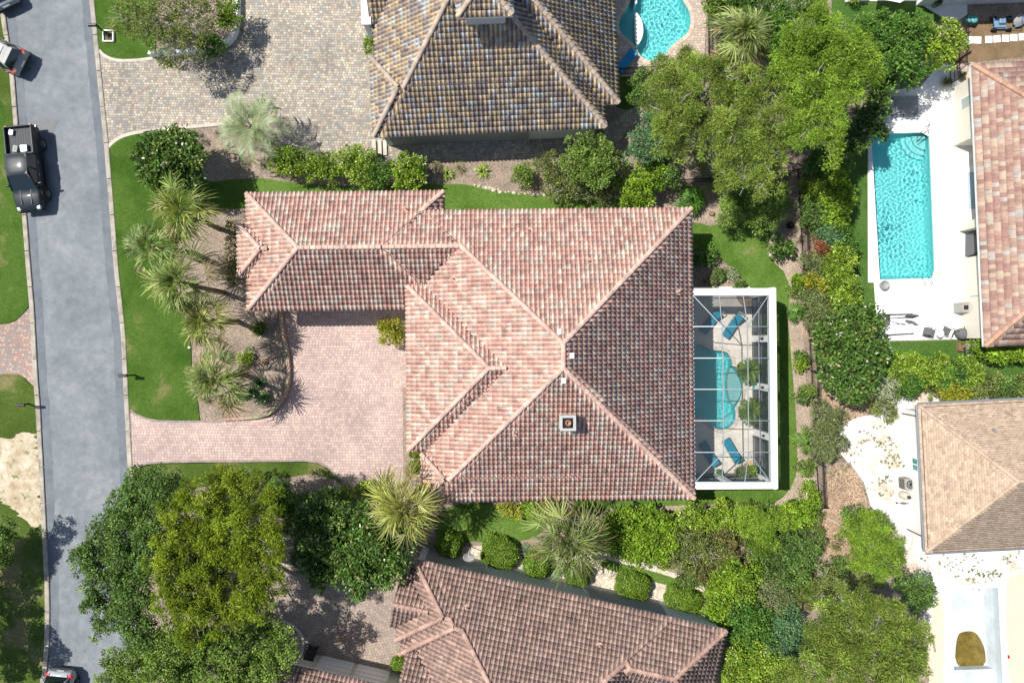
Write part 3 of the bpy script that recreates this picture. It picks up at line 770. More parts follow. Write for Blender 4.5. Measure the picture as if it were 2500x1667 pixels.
class House:
    def __init__(s, name, label, rot, prims, palette, wall_mat, prof='S', cw=.285, ex=.335, tile_mat='tile', cat='house', nsingle=300, cap_col=None, fascia='white_paint', weights=None, seed=1, piece='roof_tile', capr=.15):
        s.a = rot; ca, sa = math.cos(rot), math.sin(rot)
        s.U = Vector((ca, sa, 0)); s.Vv = Vector((sa, -ca, 0)); s.prims = prims
        c = s.pt((min(p.u0 for p in prims)+max(p.u1 for p in prims))/2, (min(p.v0 for p in prims)+max(p.v1 for p in prims))/2, 0)
        s.root = empty(name, c, label=label, cat=cat)
        s.rng = np.random.default_rng(seed); s.pal = palette; s.wts = weights
        s.build(wall_mat, prof, cw, ex, tile_mat, nsingle, cap_col or palette[0], fascia, piece, capr)
    def pt(s, u, v, z):
        p = s.U*u + s.Vv*v; return Vector((p.x, p.y, z))
    def top(s, u, v):
        return max([p.h(u, v) for p in s.prims if p.inrect(u, v)] or [-9])
    def build(s, wall_mat, prof, cw, ex, tile_mat, nsingle, cap_col, fascia, piece, capr):
        deck = MB(); walls = MB(); fas = MB()
        P_ = S_PROF if prof == 'S' else F_PROF; PF = PANF['S' if prof == 'S' else 'F']
        th, lift = (.02, .03) if prof == 'S' else (.014, .026)
        singles = []; SV, SF, SCc = [], [], []; nv = 0; CL = []
        for pi, p in enumerate(s.prims):
            rect = [(p.u0, p.v0), (p.u1, p.v0), (p.u1, p.v1), (p.u0, p.v1)]
            for k, (a, b, c) in p.f.items():
                # deck polygon
                poly = rect
                for k2, (a2, b2, c2) in p.f.items():
                    if k2 != k and poly: poly = clip_poly(poly, lambda q: (a2-a)*q[0] + (b2-b)*q[1] + c2-c)
                if len(poly) < 3: continue
                pts = [s.pt(q[0], q[1], a*q[0]+b*q[1]+c-.03) for q in poly]
                nrm = (pts[1]-pts[0]).cross(pts[2]-pts[0])
                deck.face(pts if nrm.z > 0 else pts[::-1], 0)
                # tiles
                m_ = p.m[k]; z_ = p.z[k]; q_ = math.sqrt(1+m_*m_)
                if k == 'N': O = (0, p.v0); sd = (0, 1); wmax = p.v1-p.v0
                elif k == 'S': O = (0, p.v1); sd = (0, -1); wmax = p.v1-p.v0
                elif k == 'W': O = (p.u0, 0); sd = (1, 0); wmax = p.u1-p.u0
                else: O = (p.u1, 0); sd = (-1, 0); wmax = p.u1-p.u0
                sw = s.U*sd[0] + s.Vv*sd[1]; ew = sw.cross(Vector((0, 0, 1)))
                eu, ev = ew.dot(s.U), ew.dot(s.Vv)
                if k in 'NS': tA, tB = sorted((p.u0*eu, p.u1*eu))
                else: tA, tB = sorted((p.v0*ev, p.v1*ev))
                su = (sw + Vector((0, 0, m_)))/q_; nn = ew.cross(su)
                Ow = s.pt(O[0], O[1], z_)
                Mx = Matrix((( ew.x, su.x, nn.x, Ow.x), (ew.y, su.y, nn.y, Ow.y), (ew.z, su.z, nn.z, Ow.z), (0, 0, 0, 1)))
                Mn = np.array(Mx)
                TV, TF = tile_template(cw, ex*1.1, P_, th, lift)
                run = ex/q_
                ncol0, ncol1 = int(math.floor(tA/cw)), int(math.ceil(tB/cw)); nrow = int(math.ceil(wmax/run))
                others = [(qi, q) for qi, q in enumerate(s.prims) if qi != pi]
                oth_lin = [((a2-a), (b2-b), (c2-c)) for k2, (a2, b2, c2) in p.f.items() if k2 != k]
                for r in range(nrow):
                    w0 = r*run - (.05 if r == 0 else 0); w1 = (r+1)*run
                    off = (r % 2)*.5*cw if prof != 'S' else 0.0
                    for cidx in range(ncol0-1, ncol1+1):
                        t0 = cidx*cw + off; t1 = t0 + cw
                        if t1 < tA+.02 or t0 > tB-.02: continue
                        cor = []
                        for t, w in ((t0, w0), (t1, w0), (t1, w1+.03), (t0, w1+.03)):
                            cor.append((O[0] + eu*t + sd[0]*w, O[1] + ev*t + sd[1]*w))
                        st = 0
                        for la, lb, lc in oth_lin:
                            g = [la*q[0]+lb*q[1]+lc for q in cor]
                            if max(g) < .004: st = 2; break
                            if min(g) < -.004: st = 1
                        if st == 2: continue
                        cu = sum(q[0] for q in cor)/4; cv = sum(q[1] for q in cor)/4
                        zc = a*cu + b*cv + c
                        hid = False
                        for qi, q in others:
                            if q.inrect(cu, cv):
                                hq = q.h(cu, cv)
                                if qi < pi and abs(hq-zc) < .05 and all(q.inrect(x, y, .1) for x, y in cor): hid = True; break
                                if hq > zc+.05 and all(q.inrect(x, y) and q.h(x, y) > a*x+b*y+c+.1 for x, y in cor): hid = True; break
                        if hid: continue
                        edge = t0 < tA-.003 or t1 > tB+.003
                        ci = int(s.rng.choice(len(s.pal), p=s.wts))
                        l0 = w0*q_
                        if st == 0 and not edge:
                            wp = s.pt(cu, cv, zc)
                            singles.append((zc, Mx, t0, l0, ci, wp))
                        else:
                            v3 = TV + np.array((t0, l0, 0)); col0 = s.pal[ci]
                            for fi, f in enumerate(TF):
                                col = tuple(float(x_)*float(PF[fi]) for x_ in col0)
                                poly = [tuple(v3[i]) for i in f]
                                poly = clip_poly(poly, lambda q: q[0]-tA); 
                                if len(poly) >= 3: poly = clip_poly(poly, lambda q: tB-q[0])
                                for la, lb, lc in oth_lin:
                                    if len(poly) < 3: break
                                    poly = clip_poly(poly, lambda q: la*(O[0]+eu*q[0]+sd[0]*q[1]/q_) + lb*(O[1]+ev*q[0]+sd[1]*q[1]/q_) + lc)
                                if len(poly) >= 3:
                                    CL.append(([tuple(Mx @ Vector(q)) for q in poly], col))
            # fascia, soffit and walls
            for k, (A, B) in (('N', (rect[0], rect[1])), ('E', (rect[1], rect[2])), ('S', (rect[2], rect[3])), ('W', (rect[3], rect[0]))):
                z = p.z[k]
                if z is None:
                    zz = max(q for q in p.z.values() if q is not None)-.02
                    n_ = 9; line = [(A[0]+(B[0]-A[0])*i/n_, A[1]+(B[1]-A[1])*i/n_) for i in range(n_+1)]
                    if p.walls:
                        for i in range(n_):
                            q0, q1 = line[i], line[i+1]
                            walls.face([s.pt(*q0, 0), s.pt(*q1, 0), s.pt(*q1, p.h(*q1)-.04), s.pt(*q0, p.h(*q0)-.04)])
                    continue
                d = Vector((B[0]-A[0], B[1]-A[1])).normalized(); nx, ny = d.y, -d.x
                o0 = .035
                for lo, hi, oo in ((z-.22, z-.035, o0),):
                    a0 = s.pt(A[0]+nx*oo, A[1]+ny*oo, 0); b0 = s.pt(B[0]+nx*oo, B[1]+ny*oo, 0)
                    a1 = s.pt(A[0]-nx*.03, A[1]-ny*.03, 0); b1 = s.pt(B[0]-nx*.03, B[1]-ny*.03, 0)
                    fas.grid([[a0+Vector((0,0,lo)), a1+Vector((0,0,lo)), a1+Vector((0,0,hi)), a0+Vector((0,0,hi))], [b0+Vector((0,0,lo)), b1+Vector((0,0,lo)), b1+Vector((0,0,hi)), b0+Vector((0,0,hi))]], smooth=False)
            zmin = min(q for q in p.z.values() if q is not None)-.2
            fas.face([s.pt(*q, zmin) for q in rect])
            if p.walls:
                i_ = p.inset; d = {k: (i_ if p.z[k] is not None else .0) for k in SIDES}
                wr = [(p.u0+d['W'], p.v0+d['N']), (p.u1-d['E'], p.v0+d['N']), (p.u1-d['E'], p.v1-d['S']), (p.u0+d['W'], p.v1-d['S'])]
                zt = zmin+.02 + pi*.001
                walls.grid([[s.pt(*q, -.05) for q in wr], [s.pt(*q, zt) for q in wr]], smooth=False)
        s.roof = deck.build('roof', M['dark_metal'], s.root)
        walls.build('wall', wall_mat, s.root)
        fas.build('eave_fascia', M[fascia], s.root)
        # single tiles that show largest, the rest as one part
        def vis(wp):
            r = H/(H-wp.z)
            return abs(wp.x*r) < 1240/K and abs(wp.y*r) < 825/K and wp.z > s.top(wp.dot(s.U), wp.dot(s.Vv))-.06
        singles.sort(key=lambda q: -q[0])
        TV, TF = tile_template(cw, ex*1.1, P_, th, lift)
        meshes = []
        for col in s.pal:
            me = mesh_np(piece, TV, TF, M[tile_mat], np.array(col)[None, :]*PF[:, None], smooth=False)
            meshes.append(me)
        n = 0; RV, RF, RC = [], [], []; nb = 0
        for zc, Mx, t0, l0, ci, wp in singles:
            j = s.rng.normal(0, .004, 3)
            if n < nsingle and vis(wp):
                ob = bpy.data.objects.new(piece, meshes[ci]); COL.objects.link(ob); ob.parent = s.roof
                ob.matrix_basis = Mx @ Matrix.Translation((t0+j[0], l0+j[1], j[2]*.5)); n += 1
            else:
                v = TV + np.array((t0+j[0], l0+j[1], j[2]*.5))
                Mn = np.array(Mx); v = v @ Mn[:3, :3].T + Mn[:3, 3]
                RV.append(v); RF.append(TF + nb); nb += len(v)
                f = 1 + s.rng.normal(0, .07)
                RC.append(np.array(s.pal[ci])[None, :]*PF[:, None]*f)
        if RV:
            o = link('roof_tile_field', mesh_np('roof_tile_field', np.concatenate(RV), np.concatenate(RF), M[tile_mat], np.concatenate(RC)), s.roof); o['kind'] = 'stuff'
        if CL:
            mb = MB()
            for poly, col in CL: mb.face(poly, 0, col)
            o = mb.build('cut_roof_tiles', M[tile_mat], s.roof); o['kind'] = 'stuff'
        # hips and ridges
        capm = []
        for f in (.9, 1.0, 1.08, 1.0):
            mb = MB(); R = capr; rings = []
            for x, rr, dz in ((0, R, .02), (.40, R*.86, .0)):
                rings.append([(x, math.cos(q)*rr*1.05, math.sin(q)*rr*.75 + dz) for q in np.linspace(-.25, math.pi+.25, 8)])
            pc = s.pal[int(s.rng.integers(len(s.pal)))]
            colr = tuple((cap_col[i]*.75+pc[i]*.25)*f for i in range(3))
            mb.grid(rings, closed=False, caps=False, col=colr, smooth=True)
            mb.face([rings[0][i] for i in range(8)], 0, colr)
            capm.append(mb.mesh('ridge_tile', M[tile_mat]))
        ncap = 0
        for pi, p in enumerate(s.prims):
            ks = list(p.f)
            for i in range(len(ks)):
                for j in range(i+1, len(ks)):
                    A, B = p.f[ks[i]], p.f[ks[j]]
                    la, lb, lc = A[0]-B[0], A[1]-B[1], A[2]-B[2]
                    L = math.hypot(la, lb)
                    if L < 1e-6: continue
                    c0 = (-lc*la/L/L, -lc*lb/L/L); d = (-lb/L, la/L)
                    ss = [x for x in np.arange(-60, 60, .04) if p.inrect(c0[0]+d[0]*x, c0[1]+d[1]*x) and (A[0]*(c0[0]+d[0]*x)+A[1]*(c0[1]+d[1]*x)+A[2]) <= p.h(c0[0]+d[0]*x, c0[1]+d[1]*x)+1e-4]
                    good = []
                    for x in ss:
                        u, v = c0[0]+d[0]*x, c0[1]+d[1]*x; z = p.h(u, v)
                        ok = True
                        for qi, q in enumerate(s.prims):
                            if qi == pi or not q.inrect(u, v): continue
                            hs = sorted(a*u + b*v + c for a, b, c in q.f.values())
                            if hs[0] > z+.03 or (hs[0] > z-.04 and (hs[1]-hs[0] > .06 or qi < pi)): ok = False; break
                        if ok: good.append(x)
                    runs = []
                    for x in good:
                        if runs and x-runs[-1][-1] < .06: runs[-1].append(x)
                        else: runs.append([x])
                    for good in runs:
                        if len(good) < 9: continue
                        # lower end first
                        z0 = p.h(c0[0]+d[0]*good[0], c0[1]+d[1]*good[0]); z1 = p.h(c0[0]+d[0]*good[-1], c0[1]+d[1]*good[-1])
                        seq = good if z0 <= z1 else good[::-1]
                        a_, b_ = seq[0], seq[-1]; P0 = s.pt(c0[0]+d[0]*a_, c0[1]+d[1]*a_, min(z0, z1)); P1 = s.pt(c0[0]+d[0]*b_, c0[1]+d[1]*b_, max(z0, z1))
                        D = P1-P0; ln = D.length; D.normalize(); nst = max(1, round(ln/.36)); st_ = ln/nst
                        y = Vector((0, 0, 1)).cross(D).normalized(); zz = D.cross(y)
                        lift_ = .065 if prof == 'S' else .03
                        for q in range(nst):
                            Q = P0 + D*(st_*q) + zz*lift_
                            ob = bpy.data.objects.new('ridge_tile', capm[int(s.rng.integers(4))]); COL.objects.link(ob); ob.parent = s.roof
                            ob.matrix_basis = Matrix(((D.x, y.x, zz.x, Q.x), (D.y, y.y, zz.y, Q.y), (D.z, y.z, zz.z, Q.z), (0, 0, 0, 1))); ncap += 1
        print('HOUSE', s.root.name, 'tiles', len(singles), 'single', n, 'caps', ncap)

# house in the middle
SAL = [(.64,.38,.305),(.66,.44,.36),(.66,.50,.415),(.60,.35,.285),(.65,.54,.445),(.53,.335,.275)]
zN2 = 4.4 - 48/K*.42
MAIN = House('tiled_house', 'large salmon clay tile hip-roofed house in the middle, with pink paver driveway', math.radians(.6), [
    Prim(-192, 400.6, -291, 351.5, 4.4),
    Prim(-593.5, -150, -339, -76, zN2),
    Prim(-300, -60, -291, -76, zN=4.4, zS=zN2, zW=None, zE=None, walls=False),
    Prim(-614, -500, -270.3, -152.4, zN2, zE=None),
    Prim(-233.3, 60, -128.3, 239.8, 4.4, zE=None),
    Prim(-204, 150, 246, 351.5, 4.4, zE=None),
], SAL, M['stucco'], weights=[.26,.22,.17,.15,.11,.09], seed=2, fascia='stucco', cap_col=(.62,.42,.34))
# north neighbour
NTH = House('tan_tiled_house', 'tan, brown and grey tiled house with a square cupola, north of the middle house', math.radians(2.4), [
    Prim(-281.7, 232.5, -1050, -475.6, 3.5, m=.56, mW=.74, inset=.4),
    Prim(-293.8, 60, -656, -475.6, 3.5, m=.56, mW=.74, zE=None, inset=.4),
    Prim(0, 264.4, -1050, -528.7, 3.5, m=.56, zW=None),
    Prim(-290, -100, -1050, -716, 3.5, m=.56, zW=None, zE=None),
], [(.60,.455,.28),(.345,.275,.24),(.50,.52,.515),(.52,.41,.29),(.39,.325,.29)], M['stucco_grey'], weights=[.30,.27,.15,.16,.12], seed=4, cap_col=(.50,.40,.31))
# cupola on it
CUP = House('roof_cupola', 'square cupola with its own tile roof on the tan and grey tiled house', math.radians(2.4), [
    Prim(-82, 29, -765, -654, 8.6, m=.5, inset=.42)], [(.60,.455,.28),(.345,.275,.24),(.50,.52,.515),(.52,.41,.29)], M['stucco_grey'], cat='cupola', seed=5, cap_col=(.50,.40,.31))
# south neighbour
STH = House('mauve_tiled_house', 'mauve-brown tiled house turned at an angle at the bottom edge, with white gutter', math.radians(-12.85), [
    Prim(-75, 497, 528, 1000, 3.6, m=.5, inset=.22),
    Prim(300, 617, 528, 746, 3.6, m=.5, inset=.22),
    Prim(-107, 60, 528, 716, 3.6, m=.5, zE=None, inset=.22),
    Prim(-92, 60, 528, 744, 3.6, m=.5, zE=None, inset=.22),
    Prim(-128, 0, 563, 686, 3.6, m=.5, zW=None, zE=None, walls=False),
    Prim(-70, 150, 726, 1000, 4.0, m=.5, zW=None, zE=None),
], [(.37,.25,.205),(.42,.285,.235),(.335,.225,.185),(.47,.33,.265),(.39,.275,.23)], M['stucco_grey'], seed=6, cap_col=(.47,.30,.235), weights=[.28,.26,.2,.12,.14])
STG = House('garage_wing', 'mauve-brown tiled garage wing at the bottom edge, beside tan driveway', math.radians(-12.85), [
    Prim(-345, -60, 826, 1100, 3.4, m=.5, zE=None, inset=.7)], [(.37,.25,.205),(.42,.285,.235),(.335,.225,.185)], M['stucco'], seed=8, cap_col=(.47,.30,.235), cat='garage')
# east neighbour with flat tiles
EST = House('flat_tiled_house', 'red-brown flat-tiled house beside the long rectangular pool, right edge', math.radians(2.6), [
    Prim(1080.5, 1780, -585, 60, 3.0, m=.42, inset=.75)], [(.35,.205,.17),(.43,.285,.22),(.48,.365,.275),(.385,.245,.20),(.44,.395,.355)], M['stucco'], prof='F', cw=.29, ex=.40, tile_mat='tile_flat', weights=[.3,.24,.2,.16,.10], seed=9, cap_col=(.50,.29,.18), piece='flat_roof_tile', capr=.16)
# tan shingle house
SHG = House('shingle_roofed_house', 'house with tan shingle hip roof and metal gutters on the white sand lot', math.radians(2.9), [
    Prim(922, 1560, 193, 529, 3.0, m=.42, inset=.55)], [(.50,.375,.27),(.54,.405,.295),(.455,.335,.235),(.525,.39,.285)], M['stucco_white'], prof='F', cw=.34, ex=.15, tile_mat='tile_flat', weights=[.3,.3,.15,.25], seed=10, cap_col=(.50,.375,.27), nsingle=0, piece='shingle', capr=.13, fascia='grey_metal')
# roof corner in the top right
NEH = House('pink_tiled_house', 'pink tiled house corner at the top right edge, grey wall in shade', math.radians(2.0), [
    Prim(995, 1500, -1200, -765, 3.4, m=.42, inset=.5)], [(.46,.25,.19),(.50,.33,.26),(.40,.24,.19),(.47,.38,.31)], M['stucco_white'], seed=11, cap_col=(.46,.26,.2))
# ------------------------------------------------------------------ plants
def unit(v): return v/np.maximum(1e-9, np.linalg.norm(v, axis=-1, keepdims=True))

def leaves_np(pos, nrm, tip, ln, wd, cols, fold=.15):
    """one bent four-cornered leaf per row: pos base, tip direction, normal"""
    n = len(pos)
    tip = unit(tip); side = unit(np.cross(nrm, tip)); up = np.cross(tip, side)
    L = ln[:, None]; Wd = wd[:, None]
    V = np.empty((n, 4, 3), dtype=np.float32)
    V[:, 0] = pos; V[:, 1] = pos + tip*L*.5 + side*Wd*.5 + up*L*fold; V[:, 2] = pos + tip*L; V[:, 3] = pos + tip*L*.5 - side*Wd*.5 + up*L*fold
    F = np.arange(n*4, dtype=np.int32).reshape(n, 4)
    return V.reshape(-1, 3), F, cols

SPECIES = {
    # leaf length, width, per-m2 density, clump radius, colours, material, up bias, flat, jitter
    'oak':      dict(l=.15, w=.085, d=210, cr=.34, c=[(.05,.095,.022),(.075,.135,.03),(.115,.18,.05)], m='leaf', up=.5, hollow=.18),
    'oak_light':dict(l=.15, w=.09, d=190, cr=.36, c=[(.075,.13,.022),(.105,.165,.03),(.15,.21,.05)], m='leaf', up=.5, hollow=.2),
    'scrub':    dict(l=.15, w=.07, d=150, cr=.34, c=[(.085,.115,.03),(.12,.15,.04),(.17,.20,.07)], m='leaf', up=.45, hollow=.3),
    'magnolia': dict(l=.24, w=.115, d=120, cr=.36, c=[(.038,.08,.016),(.055,.11,.02),(.10,.16,.035),(.16,.15,.045)], m='leaf_gloss', up=.6, hollow=.15),
    'bright':   dict(l=.19, w=.10, d=150, cr=.36, c=[(.09,.165,.013),(.13,.215,.018),(.20,.28,.03)], m='leaf', up=.55, hollow=.18),
    'laurel':   dict(l=.17, w=.085, d=170, cr=.33, c=[(.085,.15,.014),(.13,.20,.02),(.21,.27,.035)], m='leaf_gloss', up=.55, hollow=.12),
    'dark':     dict(l=.18, w=.09, d=160, cr=.36, c=[(.042,.10,.016),(.06,.135,.022),(.11,.19,.035)], m='leaf', up=.55, hollow=.18),
    'teal':     dict(l=.15, w=.07, d=170, cr=.30, c=[(.055,.12,.055),(.08,.16,.075),(.12,.20,.10)], m='leaf', up=.5, hollow=.15),
    'pine':     dict(l=.20, w=.045, d=330, cr=.46, c=[(.085,.125,.022),(.125,.175,.03),(.185,.235,.05)], m='needle', up=.9, hollow=.36, k=2.3),
    'pine_bright': dict(l=.20, w=.045, d=330, cr=.50, c=[(.085,.15,.016),(.13,.205,.024),(.19,.27,.04)], m='needle', up=.9, hollow=.26, k=2.4),
    'cedar':    dict(l=.19, w=.055, d=320, cr=.42, c=[(.075,.115,.009),(.12,.165,.012),(.185,.225,.022)], m='needle', up=.9, hollow=.26, k=2.3),
    'myrtle':   dict(l=.17, w=.055, d=210, cr=.32, c=[(.095,.16,.028),(.13,.205,.038),(.185,.255,.06)], m='leaf', up=.6, hollow=.15),
    'olive':    dict(l=.15, w=.055, d=220, cr=.28, c=[(.09,.12,.045),(.12,.15,.06),(.17,.195,.09)], m='leaf', up=.55, hollow=.15),
    'clipped':  dict(l=.09, w=.055, d=420, cr=.12, c=[(.085,.16,.012),(.12,.205,.018),(.165,.25,.03)], m='leaf', up=.6, hollow=.0),
    'grey':     dict(l=.14, w=.045, d=170, cr=.3, c=[(.20,.24,.15),(.27,.30,.20),(.33,.36,.26)], m='leaf', up=.5, hollow=.2),
    'yellow':   dict(l=.16, w=.085, d=190, cr=.27, c=[(.14,.16,.014),(.20,.21,.02),(.28,.27,.04)], m='leaf', up=.55, hollow=.15),
    'red':      dict(l=.14, w=.07, d=190, cr=.25, c=[(.16,.05,.03),(.22,.075,.05),(.13,.10,.03)], m='leaf', up=.55, hollow=.15),
    'rust':     dict(l=.17, w=.08, d=160, cr=.33, c=[(.075,.10,.028),(.12,.105,.04),(.15,.13,.055)], m='leaf', up=.5, hollow=.25),
}
def foliage(rng, lobes, sp, dens=1.0, core=True):
    """lobes: (x, y, z, rx, rz). Tufts spread over each lobe's surface, leaves over each tuft: uneven outline, gaps, lit and dark clumps"""
    S = SPECIES[sp]; P, N, Tp, C, L, Wd = [], [], [], [], [], []
    pal = np.array(S['c'])*np.array((1.65,1.65,1.5))
    for (x, y, z, rx, rz) in lobes:
        cr = S['cr']; nt = max(5, int(S.get('k', 3.1)*(rx/cr)**2*(1+.5*rz/rx)))
        d = unit(rng.normal(size=(nt, 3)) + np.array((0, 0, .55)))
        low = d[:, 2] < -.35; d[low, 2] *= -.5; d = unit(d)
        rad = rng.uniform(.72, 1.08, nt)**.8
        # drop tufts in blotches so that the inside shows
        ph = np.sin(d[:, 0]*5+x*3.1)+np.sin(d[:, 1]*5.7+y*2.3)+np.sin(d[:, 2]*4+z+x)
        keep = (ph > np.quantile(ph, S['hollow'])) if S['hollow'] > 0 else np.ones(nt, bool)
        d, rad = d[keep], rad[keep]; nt = len(d)
        c = np.array((x, y, z)) + d*rad[:, None]*np.array((rx, rx, rz))
        if core:
            n2 = int(nt*.55); d2 = unit(rng.normal(size=(n2, 3))); d2[:, 2] = d2[:, 2]*.6
            c = np.concatenate([c, np.array((x, y, z)) + d2*rng.uniform(.15, .72, n2)[:, None]*np.array((rx, rx, rz))]); d = np.concatenate([d, d2]); nt += n2
        tr = cr*rng.uniform(.65, 1.25, nt)
        nl = np.maximum(6, (S['d']*dens*tr**2*2.2).astype(int))
        idx = np.repeat(np.arange(nt), nl); n = len(idx)
        dd = unit(rng.normal(size=(n, 3)) + d[idx]*.7 + np.array((0, 0, S['up']*.6)))
        pos = c[idx] + dd*tr[idx][:, None]*rng.uniform(.35, 1.0, n)[:, None]*np.array((1, 1, .75))
        nr = unit(dd*.75 + np.array((0, 0, S['up']*.8)) + rng.normal(0, .5, (n, 3)))
        tp = np.cross(nr, rng.normal(size=(n, 3)))*.8 + dd*.7
        tone = rng.normal(0, .22, nt)[idx] + rng.normal(0, .2, n)
        ci = np.clip(rng.normal(.9, .75, n) + rng.normal(0, .5, nt)[idx], 0, len(pal)-1).round().astype(int)
        P.append(pos); N.append(nr); Tp.append(tp); C.append(pal[ci]*(1+tone)[:, None].clip(.45, 1.6))
        L.append(S['l']*rng.uniform(.7, 1.3, n)); Wd.append(S['w']*rng.uniform(.75, 1.25, n))
    return leaves_np(*[np.concatenate(q) for q in (P, N, Tp, L, Wd, C)])

def limbs(rng, base, lobes, r0, mb, twigs=6, thin=.02):
    """tapered trunk with a limb to every lobe and a few bare twigs"""
    base = Vector(base); cen = Vector((sum(l[0] for l in lobes)/len(lobes), sum(l[1] for l in lobes)/len(lobes), 0))
    zt = sum(l[2] for l in lobes)/len(lobes)
    fork = Vector((base.x*.75+cen.x*.25, base.y*.75+cen.y*.25, max(.25, zt*.42)))
    mb.tube([base - Vector((0, 0, .1)), base.lerp(fork, .5) + Vector((rng.normal(0, .05), rng.normal(0, .05), 0)), fork], [r0*1.25, r0, r0*.8], 8)
    for l in lobes:
        tip = Vector((l[0], l[1], l[2] + l[4]*.25)); mid = fork.lerp(tip, .5) + Vector(rng.normal(0, .12*l[3], 3).tolist())
        mb.tube([fork, mid, tip], [r0*.6, r0*.36, thin], 5, caps=False)
        for _ in range(twigs):
            d = rng.normal(size=3) + np.array((0, 0, .4)); d /= np.linalg.norm(d)
            e = tip + Vector((d*np.array((l[3], l[3], l[4]))*rng.uniform(.75, 1.05)).tolist())
            k = mid.lerp(tip, float(rng.uniform(.2, 1))); m2 = k.lerp(e, .55) + Vector(rng.normal(0, .1, 3).tolist())
            mb.tube([k, m2, e], [thin*1.6, thin*1.1, thin*.45], 4, caps=False)

_seed = [100]
def plant(name, label, cat, sp, circles, z, base=None, flat=.75, dens=1.0, group=None, r0=None, bark='bark', twigs=5, crown='crown', thin=.02):
    """circles: (px, py, radius px[, extra z]) as the crown shows in the photograph; z: height of the lobes' middles"""
    _seed[0] += 1; rng = np.random.default_rng(_seed[0])
    lobes = []
    for c in circles:
        zz = z + (c[3] if len(c) > 3 else 0) + rng.normal(0, .06*z)
        p = W(c[0], c[1], zz); r = c[2]/K*(H-zz)/H
        r *= 1.0
        lobes.append((p.x, p.y, max(zz-r*flat*.25, r*flat*.55), r, min(r*flat, zz*.95)))
    if base is None: b = (sum(l[0] for l in lobes)/len(lobes), sum(l[1] for l in lobes)/len(lobes), 0)
    else: b = W(*base)
    root = empty(name, (b[0], b[1], 0), label=label, cat=cat, group=group)
    if len(circles) > 1 or z > 1.2:
        mb = MB(); limbs(rng, (b[0], b[1], 0), lobes, r0 or max(.035, .028*z), mb, twigs, thin)
        mb.build('trunk', M[bark], root)
    V, F, C = foliage(rng, lobes, sp, dens, core=sp != 'scrub' or z < 2)
    link(crown, mesh_np(crown, V, F, M[SPECIES[sp]['m']], C), root)
    return root

def strip_leaf(V, F, C, pts, w, n, col):
    """flat tapering blade along pts"""
    b = len(V)
    for i, p in enumerate(pts):
        d = (pts[min(i+1, len(pts)-1)] - pts[max(i-1, 0)]); s = np.cross(d, n); s = s/max(1e-9, np.linalg.norm(s))
        V.append(p - s*w[i]*.5); V.append(p + s*w[i]*.5)
    for i in range(len(pts)-1):
        F.append((b+2*i, b+2*i+1, b+2*i+3, b+2*i+2)); C.append(col)

def fan_palm(label, px, py, rpx, z, cols, group='sabal palms', nf=32, name='sabal_palm', droop=1.0, trunk=True, skirt=True, cat='palm', seed=None, lw=.075):
    _seed[0] += 1; rng = np.random.default_rng(seed or _seed[0])
    top = W(px, py, z); R = rpx/K*(H-z)/H*1.2
    root = empty(name, (top.x, top.y, 0), label=label, cat=cat, group=group)
    if trunk:
        lean = Vector((rng.normal(0, .08), rng.normal(0, .08), 0))*z*.3
        mb = MB(); mb.tube([(top.x+lean.x, top.y+lean.y, -.1), (top.x+lean.x*.6, top.y+lean.y*.6, z*.5), (top.x, top.y, z-.1)], [.19, .15, .17], 10)
        mb.build('trunk', M['bark'], root)
    V, F, C = [], [], []; cols = np.array(cols); T = np.array(top)
    for i in range(nf):
        q = (i+.3)/nf
        az = i*2.39996 + rng.normal(0, .3); el = math.radians(84 - 92*q**.75 + rng.normal(0, 9))
        h = np.array((math.cos(az), math.sin(az), 0)); d = h*math.cos(el) + np.array((0, 0, math.sin(el)))
        pl = R*(.22+.36*q)*rng.uniform(.7, 1.25); side = np.cross(h, (0, 0, 1.0)); up = np.cross(side, d)
        ro = rng.normal(0, .45); side, up = side*math.cos(ro)+up*math.sin(ro), up*math.cos(ro)-side*math.sin(ro)
        hub = T + d*pl + np.array((0, 0, -.10*pl*pl*droop))
        old = i > nf*.86 and skirt
        base = cols[rng.integers(len(cols))]*rng.uniform(.6, 1.35)
        if old: base = np.array((.30,.25,.10))*rng.uniform(.6, 1.1)
        strip_leaf(V, F, C, [T, T + d*pl*.5, hub], [.05, .045, .035], up, base*1.1)
        nl = 15; fl = R*.54*rng.uniform(.75, 1.22); gap = rng.uniform(-.3, .3)
        ax = unit(d - np.array((0, 0, .35*q)))
        for k in range(nl):
            a = (k/(nl-1)-.5)*math.radians(170) + rng.normal(0, .05); ca, sa = math.cos(a), math.sin(a)
            ld = ax*ca + side*sa; ln = fl*(.55 + .45*max(0, ca))*rng.uniform(.85, 1.12)
            dr = droop*rng.uniform(.08, .45)*ln
            pts = [hub, hub + ld*ln*.4 + up*ln*.05, hub + ld*ln*.75 - np.array((0, 0, dr*.4)), hub + ld*ln - np.array((0, 0, dr*1.6))]
            c = base*rng.uniform(.7, 1.35)
            w_ = lw*rng.uniform(.7, 1.2)*(R/2)**.4
            strip_leaf(V, F, C, pts, [.012, w_, w_*.7, .006], up + side*rng.normal(0, .55), c)
            C[-1] = c*1.15 + np.array((.04,.035,.005))
    link('fronds', mesh_np('fronds', np.array(V), np.array(F), M['frond'], np.array(C)), root)
    return root

